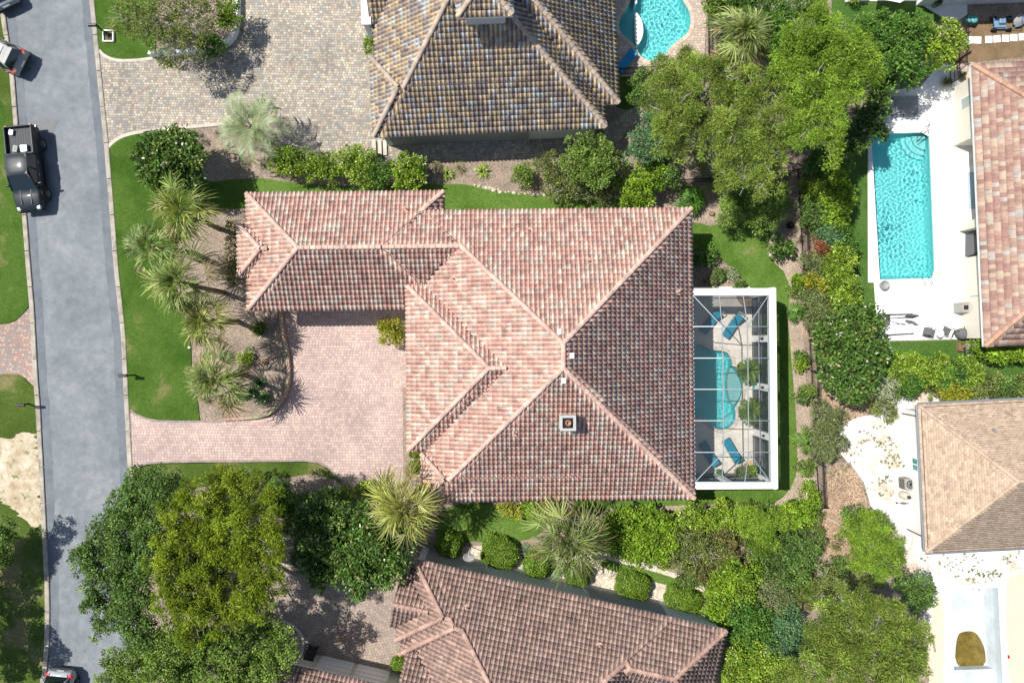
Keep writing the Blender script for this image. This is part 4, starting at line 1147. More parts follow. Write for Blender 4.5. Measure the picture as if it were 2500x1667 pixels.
def feather_palm(label, px, py, rpx, z, cols, nf=26, name='pindo_palm', group=None, cat='palm', trunk=True, droop=1.0, nl=30, lw=.035):
    _seed[0] += 1; rng = np.random.default_rng(_seed[0])
    top = W(px, py, z); R = rpx/K*(H-z)/H
    root = empty(name, (top.x, top.y, 0), label=label, cat=cat, group=group)
    if trunk:
        mb = MB(); mb.tube([(top.x, top.y, -.1), (top.x, top.y, z*.6), (top.x, top.y, z-.05)], [R*.1+.05, R*.09+.04, R*.09+.04], 10); mb.build('trunk', M['bark'], root)
    V, F, C = [], [], []; cols = np.array(cols); T = np.array(top)
    for i in range(nf):
        az = i*2.39996 + rng.normal(0, .12); el = math.radians(70 - 62*(i/nf)**.8 + rng.normal(0, 5))
        h = np.array((math.cos(az), math.sin(az), 0)); L = R*1.25*rng.uniform(.8, 1.08)
        pts = []
        for k in range(9):
            s_ = k/8; e2 = el - s_*s_*1.5*droop
            pts.append((pts[-1] + (h*math.cos(e2) + np.array((0, 0, math.sin(e2))))*L/8) if pts else T.copy())
        base = cols[rng.integers(len(cols))]*rng.uniform(.8, 1.2)
        strip_leaf(V, F, C, pts, [.05]*2+[.04]*3+[.025]*4, np.array((0, 0, 1.0)), base)
        side0 = np.cross(h, (0, 0, 1.0))
        for k in range(nl):
            s_ = .18 + .8*k/nl; j = min(7, int(s_*8)); p = pts[j] + (pts[j+1]-pts[j])*(s_*8-j); d = unit(pts[j+1]-pts[j])
            for sg in (-1, 1):
                ld = unit(d*.65 + side0*sg*.75 + np.array((0, 0, .28))); ln = R*.38*(1-.45*abs(s_-.45))*rng.uniform(.85, 1.1)
                strip_leaf(V, F, C, [p, p + ld*ln*.55, p + ld*ln - np.array((0, 0, ln*.16))], [.012, lw, .004], np.array((0, 0, 1.0))+ld*.1, base*rng.uniform(.8, 1.25))
    link('fronds', mesh_np('fronds', np.array(V), np.array(F), M['frond'], np.array(C)), root)
    return root

def blade_tuft(name, label, cat, px, py, rpx, cols, n=70, h=.8, w=.022, group=None, part='blades', arch=1.0, mat='frond'):
    """grass clump or sword-leaved plant"""
    _seed[0] += 1; rng = np.random.default_rng(_seed[0])
    o = W(px, py, h*.5); o.z = 0; R = rpx/K; T = np.array(o)
    V, F, C = [], [], []; cols = np.array(cols)
    for i in range(n):
        az = rng.uniform(0, 2*math.pi); d = np.array((math.cos(az), math.sin(az), 0)); s_ = math.sqrt(rng.uniform(.02, 1))
        r = R*s_; hh = h*(1-.55*s_)*rng.uniform(.8, 1.15)
        p = T + d*R*.08*rng.uniform(0, 1) + np.array((0, 0, .01))
        q = T + d*r*.45 + np.array((0, 0, hh)); e = T + d*r + np.array((0, 0, hh*(1-.7*arch*s_)))
        strip_leaf(V, F, C, [p, q, e], [w*.8, w, w*.15], np.array((0, 0, 1.0))+d*.6, cols[rng.integers(len(cols))]*rng.uniform(.7, 1.3))
    me = mesh_np(name, np.array(V), np.array(F), M[mat], np.array(C))
    ob = link(name, me); ob.data.transform(Matrix.Translation(-o)); ob.location = o
    return tagit(ob, label, cat, group)

def split_leaf(label, px, py, rpx, z, cols, n=20, group='split-leaf philodendrons'):
    """philodendron: long stalks, big lobed leaves"""
    _seed[0] += 1; rng = np.random.default_rng(_seed[0])
    o = W(px, py, z*.6); o.z = 0; R = rpx/K; T = np.array(o)
    root = empty('philodendron', o, label=label, cat='plant', group=group)
    V, F, C = [], [], []; cols = np.array(cols); SV, SF, SC_ = [], [], []
    for i in range(n):
        az = i*2.4+rng.normal(0, .2); s_ = math.sqrt((i+.6)/n); d = np.array((math.cos(az), math.sin(az), 0)); side = np.array((-d[1], d[0], 0))
        c = T + d*R*.72*s_ + np.array((0, 0, z*(1.05-.5*s_*s_))); base = cols[rng.integers(len(cols))]*rng.uniform(.8, 1.2)
        strip_leaf(SV, SF, SC_, [T, (T+c)/2 + np.array((0, 0, z*.25)), c], [.03, .025, .02], side*.2+np.array((0, 0, 1.0)), base*.8)
        L = R*.52*rng.uniform(.85, 1.15); dn = d + np.array((0, 0, -.25-.3*s_)); nrm = np.array((0, 0, 1.0)) + d*.3
        for k in range(9):
            a = (k/8-.5)*math.radians(240); ld = dn*math.cos(a) + side*math.sin(a)
            ln = L*(.55+.45*max(0, math.cos(a)))
            strip_leaf(V, F, C, [c - dn*L*.12, c + ld*ln*.5, c + ld*ln - np.array((0, 0, ln*.12))], [.03, L*.14, L*.02], nrm + rng.normal(0, .3, 3), base*rng.uniform(.7, 1.3))
    link('stalks', mesh_np('stalks', np.array(SV), np.array(SF), M['leaf'], np.array(SC_)), root)
    link('leaves', mesh_np('leaves', np.array(V), np.array(F), M['leaf'], np.array(C)), root)
    return root

def box_shrub(label, px, py, rx, ry, z, rz=0.0, sp='clipped', group='clipped shrubs', name='clipped_shrub', p=4.0):
    """clipped rounded-box shrub: leaves over a superellipsoid"""
    _seed[0] += 1; rng = np.random.default_rng(_seed[0]); S = SPECIES[sp]
    c = W(px, py, z*.75); a, b, h = rx/K*.96, ry/K*.96, z
    root = empty(name, (c.x, c.y, 0), rz, label, 'shrub', group)
    n = int(5200*(a*b+(a+b)*h*.7)/2.2)
    d = unit(rng.normal(size=(n, 3))); d[:, 2] = np.abs(d[:, 2])
    s_ = (np.abs(d[:, 0])**p + np.abs(d[:, 1])**p + np.abs(d[:, 2])**p)**(-1/p)
    wob = 1 + .05*np.sin(d[:, 0]*9+px)+.05*np.sin(d[:, 1]*8+py) + .04*np.sin(d[:, 2]*11+px)
    pos = d*s_[:, None]*np.array((a, b, h))*(wob*rng.uniform(.9, 1.03, n))[:, None]
    nr = unit(d*np.array((1/a, 1/b, 1/h))*.8 + rng.normal(0, .45, (n, 3)) + np.array((0, 0, .3)))
    tp = np.cross(nr, rng.normal(size=(n, 3))) + d*.4
    pal = np.array(S['c'])*1.35; C = pal[rng.integers(0, len(pal), n)]*(1+rng.normal(0, .18, n) + .12*np.sin(pos[:, 0]*7)*np.sin(pos[:, 1]*6+1))[:, None].clip(.4, 1.6)
    V, F, C = leaves_np(pos, nr, tp, S['l']*1.25*rng.uniform(.7, 1.3, n), S['w']*1.3*rng.uniform(.7, 1.3, n), C)
    link('foliage', mesh_np('foliage', V, F, M[S['m']], C), root, world=False)
    mb = MB(); mb.tube([(0, 0, -.05), (0, 0, h*.5)], [.05, .03], 6); mb.build('stem', M['bark'], root, world=False)
    return root

# ---- palms
PG = [(.27,.32,.085),(.21,.28,.06),(.33,.36,.11)]; PD = [(.20,.27,.075),(.16,.225,.055),(.27,.31,.10)]; PY = [(.33,.35,.08),(.27,.31,.06),(.38,.39,.13)]
fan_palm('tall fan palm nearest the magnolia, topmost of the front bed row', 445, 512, 80, 5.6, PG)
fan_palm('fan palm leaning out farthest toward the road over front lawn', 368, 602, 70, 5.8, [(.20,.29,.10),(.17,.25,.08),(.27,.32,.12)])
fan_palm('large fan palm in the middle of the front bed row', 440, 690, 86, 6.0, PD)
fan_palm('yellowish fan palm at the lower end of the overlapping front row', 497, 782, 68, 5.2, PG)
fan_palm('separate fan palm at the southern end of front bed, near lawn corner', 530, 925, 78, 4.2, PD)
fan_palm('yellow-green fan palm by the south-west corner of the middle house', 985, 1240, 92, 6.0, PY, nf=36)
fan_palm('wide fan palm in the side yard between the middle and mauve houses', 1388, 1318, 104, 5.0, PD, nf=36)
fan_palm('round fan palm beside the freeform pool fence', 1815, 85, 76, 4.8, [(.24,.31,.09),(.19,.26,.07),(.28,.33,.12)], nf=36)
fan_palm('fan palm half hidden under the pines near freeform pool', 1795, 145, 55, 4.0, PG, nf=18)
fan_palm('small fan palm hidden in the pine crowns', 1815, 215, 50, 5.5, PY, nf=16)
fan_palm('small fan palm among pines above the curved path', 1655, 270, 45, 3.4, PD, nf=16)
feather_palm('silvery green feather palm at the corner of the grey paver driveway', 617, 312, 78, 2.6, [(.27,.34,.17),(.22,.29,.13),(.32,.38,.20)], 20, nl=20, lw=.055)
SP_ = [(.10,.17,.03),(.14,.21,.04),(.19,.25,.06)]
for lab, x, y, r in (('saw palmetto below pines, left of fence corner', 1702, 405, 34), ('saw palmetto at the fence behind split-leaf plant', 1745, 455, 30), ('saw palmetto under the fence-side bushes by magnolia', 1985, 545, 34), ('palmetto at edge of dark pine shade', 1910, 500, 28),
        ('palmetto on the white sand beside grey bush', 2172, 1010, 22), ('palmetto below hedge on the sand', 2275, 955, 20), ('palmetto in sand under the olive hedge', 2260, 935, 18), ('palmetto at fence corner, yellow tipped', 1992, 1245, 26), ('palmetto in wood chips beside log', 1995, 1300, 24),
        ('palmetto with yellow fronds in the thicket', 1962, 1438, 36), ('palmetto between thicket and large pine', 2145, 1420, 20), ('palmetto beside round pine bush', 2075, 1315, 20), ('palmetto in thicket behind large pine', 2060, 1375, 24), ('palmetto by pool fence corner', 1475, 1212, 26)):
    fan_palm('small ' + lab, x, y, r, .9, SP_, 'saw palmettos', 12, 'saw_palmetto', .5, trunk=False, skirt=False, cat='palmetto', lw=.045)
# ---- trees
plant('scrub_tree', 'thin olive-green tree with bare grey twigs over the raised planter', 'tree', 'scrub', [(300,40,40),(335,25,45),(370,60,48),(410,40,50),(445,85,48),(415,115,42),(475,45,45),(505,30,35),(420,140,28),(350,70,35),(470,115,30),(455,10,40)], 3.2, base=(455,75), dens=.75, bark='bark_grey', twigs=16, thin=.016)
plant('magnolia', 'dark round magnolia on front lawn beside the grey driveway', 'tree', 'magnolia', [(365,385,36),(395,365,44),(440,360,44),(470,395,38),(420,400,55),(385,430,36),(440,435,40),(405,345,22)], 3.2, base=(425,398))
plant('small_tree', 'light green leafy tree beside the curved garden path', 'tree', 'oak_light', [(1410,372,36),(1450,368,40),(1470,395,34),(1430,410,40),(1405,405,28),(1455,430,28)], 3.4)
plant('small_tree', 'blue-green small tree in shade right of the curved path', 'tree', 'teal', [(1588,305,30),(1570,340,32),(1598,345,26),(1560,375,28),(1590,375,22)], 3.2)
plant('small_tree', 'fresh green tree beside the tan house and pool fence', 'tree', 'oak', [(1560,215,28),(1575,190,22),(1560,245,24)], 2.6)
plant('pine_tree', 'broad yellow-green pine beside freeform pool, pale twigs showing', 'tree', 'pine', [(1600,235,44),(1635,195,48),(1680,170,45),(1725,175,48),(1690,225,55),(1745,230,48),(1625,275,44),(1670,290,46),(1720,285,44),(1620,330,40),(1665,345,38),(1770,185,40)], 7.2, base=(1690,265), bark='bark_grey', twigs=12, flat=.5, thin=.022)
plant('pine_tree', 'yellow-green pine with open branches above the fence corner', 'tree', 'pine', [(1800,205,44),(1850,215,46),(1795,265,48),(1845,290,50),(1800,325,44),(1860,345,46),(1765,370,44),(1815,385,48),(1870,400,44),(1900,350,38),(1765,420,38),(1815,440,44),(1865,450,34),(1905,300,36),(1905,245,40),(1750,310,40)], 7.2, base=(1820,350), bark='bark_grey', twigs=12, flat=.5, thin=.022)
plant('pine_tree', 'tall bright lime-green pine, densest crown at the top right', 'tree', 'pine_bright', [(1960,75,44),(2005,70,48),(2050,90,48),(2090,120,46),(1960,130,52),(2010,140,55),(2060,160,52),(2110,165,40),(1940,190,50),(1995,205,55),(2050,220,50),(2090,235,36),(1960,255,50),(2015,275,50),(1975,315,45),(2025,330,38),(1925,130,38),(1940,310,36),(2020,365,32)], 8.6, base=(2010,220), bark='bark_grey', twigs=6, flat=.62, thin=.022)
plant('dark_tree', 'dark evergreen tree behind the round fan palm at top', 'tree', 'dark', [(1830,15,44),(1880,35,44),(1920,70,40),(1950,25,44),(1890,85,34),(1990,40,34),(1900,130,36)], 4.0)
plant('yellow_tree', 'yellow-green tree at the top edge by the pool fence', 'tree', 'oak_light', [(1745,20,28),(1775,5,34),(1810,5,30),(1740,-5,30)], 3.0)
plant('oak_tree', 'leafy green oak on the white deck corner above the slatted daybed', 'tree', 'dark', [(2120,80,42),(2165,70,44),(2205,95,44),(2140,120,42),(2190,135,44),(2235,75,36),(2175,170,34),(2235,155,34),(2215,185,26)], 4.2, base=(2180,130))
plant('oak_tree', 'lighter green oak overhanging the bare brown yard', 'tree', 'laurel', [(2275,95,34),(2305,90,36),(2320,120,28),(2280,130,34),(2300,145,24)], 3.6)
plant('magnolia', 'magnolia shading the deck corner left of slatted daybed', 'tree', 'magnolia', [(2155,175,28),(2150,215,30),(2145,255,30),(2125,285,32),(2130,320,28),(2095,325,32),(2060,350,30)], 3.0)
plant('magnolia', 'big magnolia with glossy leaves at the black fence corner', 'tree', 'magnolia', [(2060,790,44),(2100,800,46),(2040,840,48),(2090,850,52),(2130,850,36),(2060,890,50),(2110,905,44),(2040,920,36),(2085,940,40),(2120,780,30),(2020,815,30)], 3.8)
plant('oak_tree', 'dark green oak hanging over the road, left of the lime cedar', 'tree', 'oak', [(345,1185,44),(395,1180,44),(420,1220,38),(310,1235,46),(360,1245,52),(265,1295,46),(315,1300,52),(370,1310,48),(210,1370,32),(250,1350,46),(300,1370,52),(355,1380,44),(230,1420,28),(280,1440,48),(330,1440,44),(225,1470,24),(270,1500,34),(245,1540,18),(330,1500,44),(350,1550,38),(200,1345,16)], 6.6, base=(345,1330), dens=1.0, twigs=9)
plant('cedar_tree', 'large lime-yellow cedar, the biggest crown at the lower left', 'tree', 'cedar', [(590,1165,34),(545,1190,42),(610,1205,40),(490,1205,44),(650,1235,38),(440,1250,46),(500,1260,55),(560,1265,55),(620,1280,50),(430,1320,52),(485,1330,60),(550,1345,62),(620,1350,55),(670,1320,40),(400,1390,46),(450,1400,56),(515,1415,62),(585,1425,58),(645,1410,46),(420,1460,46),(480,1480,54),(550,1495,54),(615,1480,46),(470,1540,40)], 8.2, base=(540,1350), bark='bark_grey', twigs=7, flat=.6)
plant('oak_tree', 'broad green oak along the bottom edge below the lime cedar', 'tree', 'oak_light', [(370,1570,46),(430,1560,48),(500,1560,52),(570,1560,54),(640,1555,48),(690,1580,34),(340,1625,46),(400,1625,52),(470,1630,54),(545,1630,54),(615,1625,50),(670,1630,36),(300,1650,34),(280,1610,26),(260,1660,24),(720,1600,18),(600,1680,50),(450,1690,50)], 5.8, base=(500,1610), dens=.95, twigs=9)
plant('magnolia', 'left magnolia of the pair above the tan driveway', 'tree', 'magnolia', [(755,1240,36),(795,1240,42),(760,1285,42),(810,1290,42),(770,1330,44),(755,1370,34),(790,1385,36),(780,1415,22)], 4.6)
plant('magnolia', 'right magnolia of the pair, touching the mauve house roof', 'tree', 'magnolia', [(870,1270,40),(915,1280,42),(950,1310,40),(865,1320,46),(915,1335,48),(965,1355,38),(855,1370,42),(905,1385,46),(950,1395,34),(880,1420,32),(845,1400,26)], 5.0)
plant('pine_tree', 'large flat-crowned pine in the lower right beside unfinished pool', 'tree', 'pine', [(2050,1470,40),(2100,1480,46),(2150,1490,48),(2200,1510,42),(2010,1520,40),(2065,1530,52),(2125,1545,55),(2185,1555,52),(2235,1550,34),(2005,1570,46),(2060,1590,54),(2125,1610,58),(2190,1615,54),(2245,1610,34),(1965,1620,46),(2015,1645,54),(2085,1660,56),(2160,1670,54),(2225,1665,44),(1930,1660,40)], 7.4, base=(2110,1590), bark='bark_grey', twigs=7, flat=.45)
plant('oak_tree', 'small dark oak between pine and white sand', 'tree', 'oak', [(2215,1430,30),(2245,1425,26),(2235,1460,32),(2265,1455,24)], 2.6)
plant('pine_bush', 'round bright green bushy pine at the edge of white sand', 'tree', 'pine_bright', [(2100,1290,34),(2130,1280,34),(2155,1310,38),(2115,1330,42),(2150,1355,42),(2125,1380,34),(2170,1385,28),(2105,1360,30)], 2.4, flat=.7, twigs=8, bark='bark_grey')
plant('roadside_tree', 'tree at the left edge shading the west lawn', 'tree', 'oak', [(-2,1300,30,-2.2),(-10,1345,34,-2.2),(-30,1385,36,-2),(-190,1400,60),(-210,1480,70),(-180,1560,66),(-150,1640,60),(-230,1650,60),(-120,1350,50,-1)], 5.0, base=(-150,1480), twigs=2)
# ---- shrubs and hedges
row = [('first round yellow-green shrub of the driveway row, next to feather palm', [(700,385,30),(690,405,26),(715,410,24)]), ('second shrub of the row below the grey driveway', [(750,398,27),(760,415,20)]), ('third and roundest shrub of the row below the grey driveway', [(802,402,28),(805,422,20)]),
       ('widest shrub of the row, by the concrete steps', [(845,390,24),(885,395,36),(860,415,26),(895,425,26)]), ('dark low shrub tucked under the concrete steps', [(930,420,24),(925,440,18)]), ('last shrub of the row, at the shaded walkway', [(1005,405,34),(975,425,28),(1010,430,24)])]
for i, (lab, cs) in enumerate(row):
    plant('driveway_shrub', lab, 'shrub', ['laurel','laurel','laurel','laurel','dark','laurel'][i], cs, 1.7, group='shrubs between driveway and side lawn', flat=.9)
shr = [
 ('myrtle_shrub', 'round green shrub alone on the side mulch', 'myrtle', [(1268,420,24),(1275,435,20)], 1.2),
 ('scrub_bush', 'grey-green bush with bare twigs, leftmost of the side thicket', 'scrub', [(1335,398,26),(1365,410,26),(1345,440,30),(1360,470,26),(1390,445,26)], 1.6),
 ('scrub_bush', 'grey twiggy bush in front of the light green tree', 'olive', [(1405,455,26),(1435,465,26),(1470,455,28),(1480,480,20)], 1.3),
 ('green_bush', 'dense yellow-green bush at the side lawn, right end', 'bright', [(1560,460,36),(1590,430,36),(1570,490,26),(1545,480,24)], 1.9),
 ('green_bush', 'darker leafy bush behind the yellow-green one', 'oak', [(1610,405,30),(1635,430,26),(1620,375,26)], 2.0),
 ('small_bush', 'small bush under the light green tree at lawn edge', 'oak_light', [(1500,400,26),(1505,435,22)], 1.4),
 ('green_bush', 'large blue-green bush overhanging the east lawn', 'myrtle', [(1790,490,34),(1780,520,30),(1830,480,38),(1840,520,34),(1885,505,34),(1870,535,28),(1815,455,30),(1900,470,26)], 2.4),
 ('planter_bush', 'bright green bush in the raised planter corner', 'bright', [(560,20,22),(555,50,20),(570,58,16)], 2.0),
 ('planter_bush', 'dark green bush in the planter bend', 'dark', [(510,105,22),(530,115,18),(500,118,16)], 1.8),
 ('wall_shrub', 'small upright shrub against the tan house wall', 'bright', [(905,108,13),(907,122,12)], 1.2),
 ('corner_shrub', 'yellowish shrub in the pink driveway corner by garage', 'yellow', [(948,792,18),(966,805,20),(948,820,18),(972,825,14)], 1.7),
 ('hedge_bush', 'bright hedge shaded by the magnolia pair above', 'laurel', [(850,1215,26),(885,1205,22),(820,1225,24),(795,1215,16),(905,1195,14)], 1.2),
 ('dark_bush', 'dark bush between lime cedar and left magnolia', 'dark', [(700,1220,34),(710,1260,32),(670,1200,26)], 2.0),
 ('wall_bush', 'yellowish bush against the south wall of the middle house, left one', 'yellow', [(1240,1240,18),(1262,1248,14)], 1.0),
 ('wall_bush', 'yellowish bush against the south wall of the middle house, middle one', 'bright', [(1290,1236,18),(1305,1246,13)], 1.0),
 ('wall_bush', 'yellowish bush against the south wall of the middle house, right one', 'yellow', [(1335,1236,16),(1350,1246,12)], 1.0),
 ('bright_hedge', 'big bright yellow-green hedge block right of the wide fan palm', 'bright', [(1505,1285,30),(1540,1275,34),(1580,1272,36),(1615,1275,30),(1500,1320,30),(1540,1315,38),(1585,1318,38),(1620,1330,30),(1560,1350,34),(1600,1360,30),(1635,1300,26)], 1.5),
 ('dome_bush', 'smooth dome-shaped light green bush in the thicket by the enclosure', 'pine_bright', [(1845,1255,32),(1875,1265,36),(1850,1295,38),(1885,1300,30),(1865,1325,26)], 2.0),
 ('fence_bush', 'leafy bush along the pool fence, left of dome bush', 'laurel', [(1690,1260,30),(1720,1268,30),(1760,1260,34),(1795,1270,30)], 1.5),
 ('fence_bush', 'bright bush at the black fence corner, lower end', 'bright', [(1920,1255,28),(1950,1260,28),(1975,1240,20)], 1.3),
 ('thicket_bush', 'dull olive bush in the thicket between hedge block and dome', 'scrub', [(1670,1310,36),(1710,1320,38),(1690,1355,40),(1740,1350,36),(1650,1350,34)], 1.5),
 ('thicket_bush', 'rusty brown-tinged bush in the middle of the thicket', 'rust', [(1760,1300,30),(1780,1335,34),(1755,1370,30),(1720,1385,30)], 1.4),
 ('thicket_bush', 'wide green bush in the thicket below dome bush', 'oak', [(1880,1355,38),(1920,1340,38),(1955,1355,34),(1900,1390,38),(1940,1390,34),(1985,1330,26)], 1.6),
 ('thicket_bush', 'bright green bush at the end of clipped shrubs by sandy bed', 'bright', [(1780,1410,40),(1820,1400,34),(1760,1445,38),(1805,1440,34),(1740,1480,26),(1760,1500,24)], 1.9),
 ('thicket_bush', 'dark green bush touching the corner of the mauve house roof', 'dark', [(1810,1490,40),(1845,1510,38),(1800,1530,34),(1850,1555,38)], 2.0),
 ('thicket_bush', 'grey-olive scrub in the thicket with pale twigs', 'olive', [(1860,1430,36),(1900,1440,34),(1880,1475,36),(1920,1480,30)], 1.5),
 ('thicket_bush', 'dark teal bush left of the large flat pine', 'teal', [(1920,1520,38),(1950,1555,36),(1900,1560,40),(1935,1590,34)], 2.0),
 ('thicket_bush', 'light green bush at the bottom edge by mauve house', 'laurel', [(1820,1600,42),(1865,1610,42),(1810,1645,42),(1860,1650,42),(1785,1655,34),(1905,1630,36)], 2.2),
 ('thicket_bush', 'small green bush on wood chips near palmetto', 'oak', [(2040,1385,22),(2058,1395,18)], .9),
 ('thicket_bush', 'olive bush between palmettos and the large pine', 'scrub', [(2010,1400,28),(2035,1425,26),(2000,1440,26),(2095,1430,26),(2120,1445,24)], 1.2),
 ('small_bush', 'small bush alone on the wood chips', 'scrub', [(2040,1322,16)], .6),
 ('small_bush', 'dark bush at the end of the fallen log', 'oak', [(2080,1262,26),(2100,1275,20)], 1.1),
 ('olive_bush', 'upper grey-olive bush growing through the black fence', 'olive', [(2010,1008,26),(2040,1020,24),(2020,1035,26)], 1.5),
 ('olive_bush', 'lower round grey-olive bush growing through the black fence', 'olive', [(2005,1060,32),(2030,1070,32),(2010,1095,30)], 1.6),
 ('grey_bush', 'silvery dead-looking bush beside the big magnolia', 'grey', [(2148,920,26),(2168,940,26),(2150,955,20)], 1.6),
 ('sand_bush', 'olive bush below the silvery one at sand edge', 'scrub', [(2150,985,24),(2175,985,18),(2165,1005,18)], 1.1),
 ('deep_hedge', 'dark hedge in pine shade at the top of fence', 'dark', [(2010,370,36),(2050,390,34),(2000,405,30),(2055,350,26)], 2.2),
 ('lawn_tree_row', 'clipped hedge row right of the ladder by the flat-tiled house', 'bright', [(2420,862,20),(2450,862,20),(2480,862,20),(2510,862,20),(2400,850,14),(2385,845,10)], 1.4),
]
for nm_, lab, sp, cs, z in shr:
    plant(nm_, lab, 'bush' if 'bush' in nm_ or 'thicket' in nm_ else ('hedge' if 'hedge' in nm_ or 'row' in nm_ else 'shrub'), sp, cs, z, flat=.85, twigs=5 if sp not in ('scrub','olive','grey') else 12, bark='bark' if sp not in ('scrub','olive','grey') else 'dead_wood', thin=.014)
hed = [('bright', (2025,425,40), 'fresh yellow-green hedge bush at the top of the fence row'), ('laurel', (1995,465,36), 'hedge bush leaning over the fence below pine shade'), ('bright', (2045,478,38), 'hedge bush beside the strip lawn, second from top'), ('oak', (1985,520,30), 'dark hedge bush close to the fence near palmetto'),
       ('bright', (2030,525,38), 'light green hedge bush in the middle of fence row'), ('teal', (2025,572,32), 'blue-green hedge bush above the red one'), ('dark', (2060,590,30), 'dark hedge bush on the lawn side'), ('red', (2005,610,22), 'small red-leaved bush in the fence hedge'),
       ('laurel', (2045,635,40), 'glossy hedge bush just below the red one'), ('olive', (1985,650,28), 'olive hedge bush by the fence below the red one'), ('laurel', (2050,690,44), 'bulging glossy hedge bush halfway down the row'), ('yellow', (1990,690,22), 'yellowish small hedge bush by the fence'),
       ('laurel', (2055,745,42), 'glossy hedge bush above the big magnolia'), ('olive', (1990,740,34), 'soft olive hedge bush at the fence above magnolia'), ('olive', (2005,785,34), 'soft grey-green bush left of the big magnolia'), ('bright', (2015,660,26), 'narrow bright bush inside the fence hedge')]
for sp, c, lab in hed:
    plant('hedge_bush', lab, 'bush', sp, [c, (c[0]+8, c[1]+c[2]*.45, c[2]*.7), (c[0]-6, c[1]-c[2]*.4, c[2]*.7)], 1.7, group='bushes of the hedge along the black fence', flat=.95, twigs=4)
hed2 = [('laurel', (2185,905,30), 'leftmost bush of the hedge below the east lawn'), ('laurel', (2225,895,32), 'second bush of the hedge below the east lawn'), ('dark', (2215,935,30), 'dark hedge bush over the sand, left part'), ('laurel', (2280,900,36), 'tall middle bush of the hedge below the east lawn'),
        ('dark', (2320,910,36), 'dark middle bush of the hedge below the east lawn'), ('laurel', (2360,905,34), 'hedge bush facing the ladder across the lawn'), ('yellow', (2330,960,32), 'yellow-brown bush at hedge foot on the sand'), ('scrub', (2370,945,32), 'olive bush at right end of the hedge, on the sand'),
        ('scrub', (2415,930,28), 'thin olive bush near the tan shingle roof'), ('oak', (2455,940,30), 'green bush above the metal gutter at right'), ('scrub', (2490,945,30), 'olive bush at the right edge above shingle roof')]
for sp, c, lab in hed2:
    plant('hedge_bush', lab, 'bush', sp, [c, (c[0]+10, c[1]+c[2]*.4, c[2]*.7), (c[0]-10, c[1]+c[2]*.2, c[2]*.65)], 1.6, group='bushes of the hedge below the east lawn', flat=.95, twigs=6)
# undergrowth of the thicket: low leafy mass nobody could count
rng = np.random.default_rng(55); lob = []
TH = [(1500,1262),(1800,1250),(1985,1225),(2010,1290),(1995,1340),(2060,1400),(2000,1480),(1930,1520),(1960,1600),(1900,1680),(1780,1680),(1790,1560),(1740,1500),(1720,1450),(1640,1400),(1500,1350)]
while len(lob) < 150:
    x, y = rng.uniform(1480, 2070), rng.uniform(1220, 1680)
    if inside(TH, x, y):
        p = W(x, y, .5); r = rng.uniform(.35, .7); lob.append((p.x, p.y, .3, r, rng.uniform(.3, .7)))
Vs, Fs, Cs, nb = [], [], [], 0
for i, sp in enumerate(('scrub', 'oak', 'bright', 'rust', 'olive')):
    V, F, C = foliage(rng, lob[i::5], sp, .8); Vs.append(V); Fs.append(F+nb); Cs.append(C); nb += len(V)
o = link('undergrowth', mesh_np('undergrowth', np.concatenate(Vs), np.concatenate(Fs), M['leaf'], np.concatenate(Cs)))
tagit(o, 'low mixed green undergrowth between the thicket bushes', 'undergrowth', None, 'stuff')
# clipped shrubs along the mauve house
ang = math.radians(-12.85)
for lab, x, y, a, b in (('clipped rounded shrub left of the satellite dish', 1097, 1332, 32, 28), ('largest clipped box shrub, right of the satellite dish', 1220, 1352, 44, 37), ('clipped shrub under the left fronds of wide palm', 1312, 1384, 33, 30), ('clipped shrub under the right fronds of wide palm', 1412, 1405, 31, 27), ('clipped oval shrub on the sandy bed, second from right', 1548, 1433, 40, 29), ('clipped oval shrub at the right end of the mauve house wall', 1672, 1468, 42, 30)):
    box_shrub(lab, x, y, a, b, 1.35, ang + random.uniform(-.15, .15), p=3.2, group='clipped shrubs along the mauve house')
box_shrub('small round clipped shrub at tan driveway apron', 972, 1624, 19, 17, .8, 0, p=2.4)
box_shrub('upper small box shrub beside the middle house corner', 1013, 1108, 13, 10, .6, 0, p=4)
box_shrub('lower small box shrub beside the middle house corner', 1013, 1141, 14, 15, .6, 0, p=4)
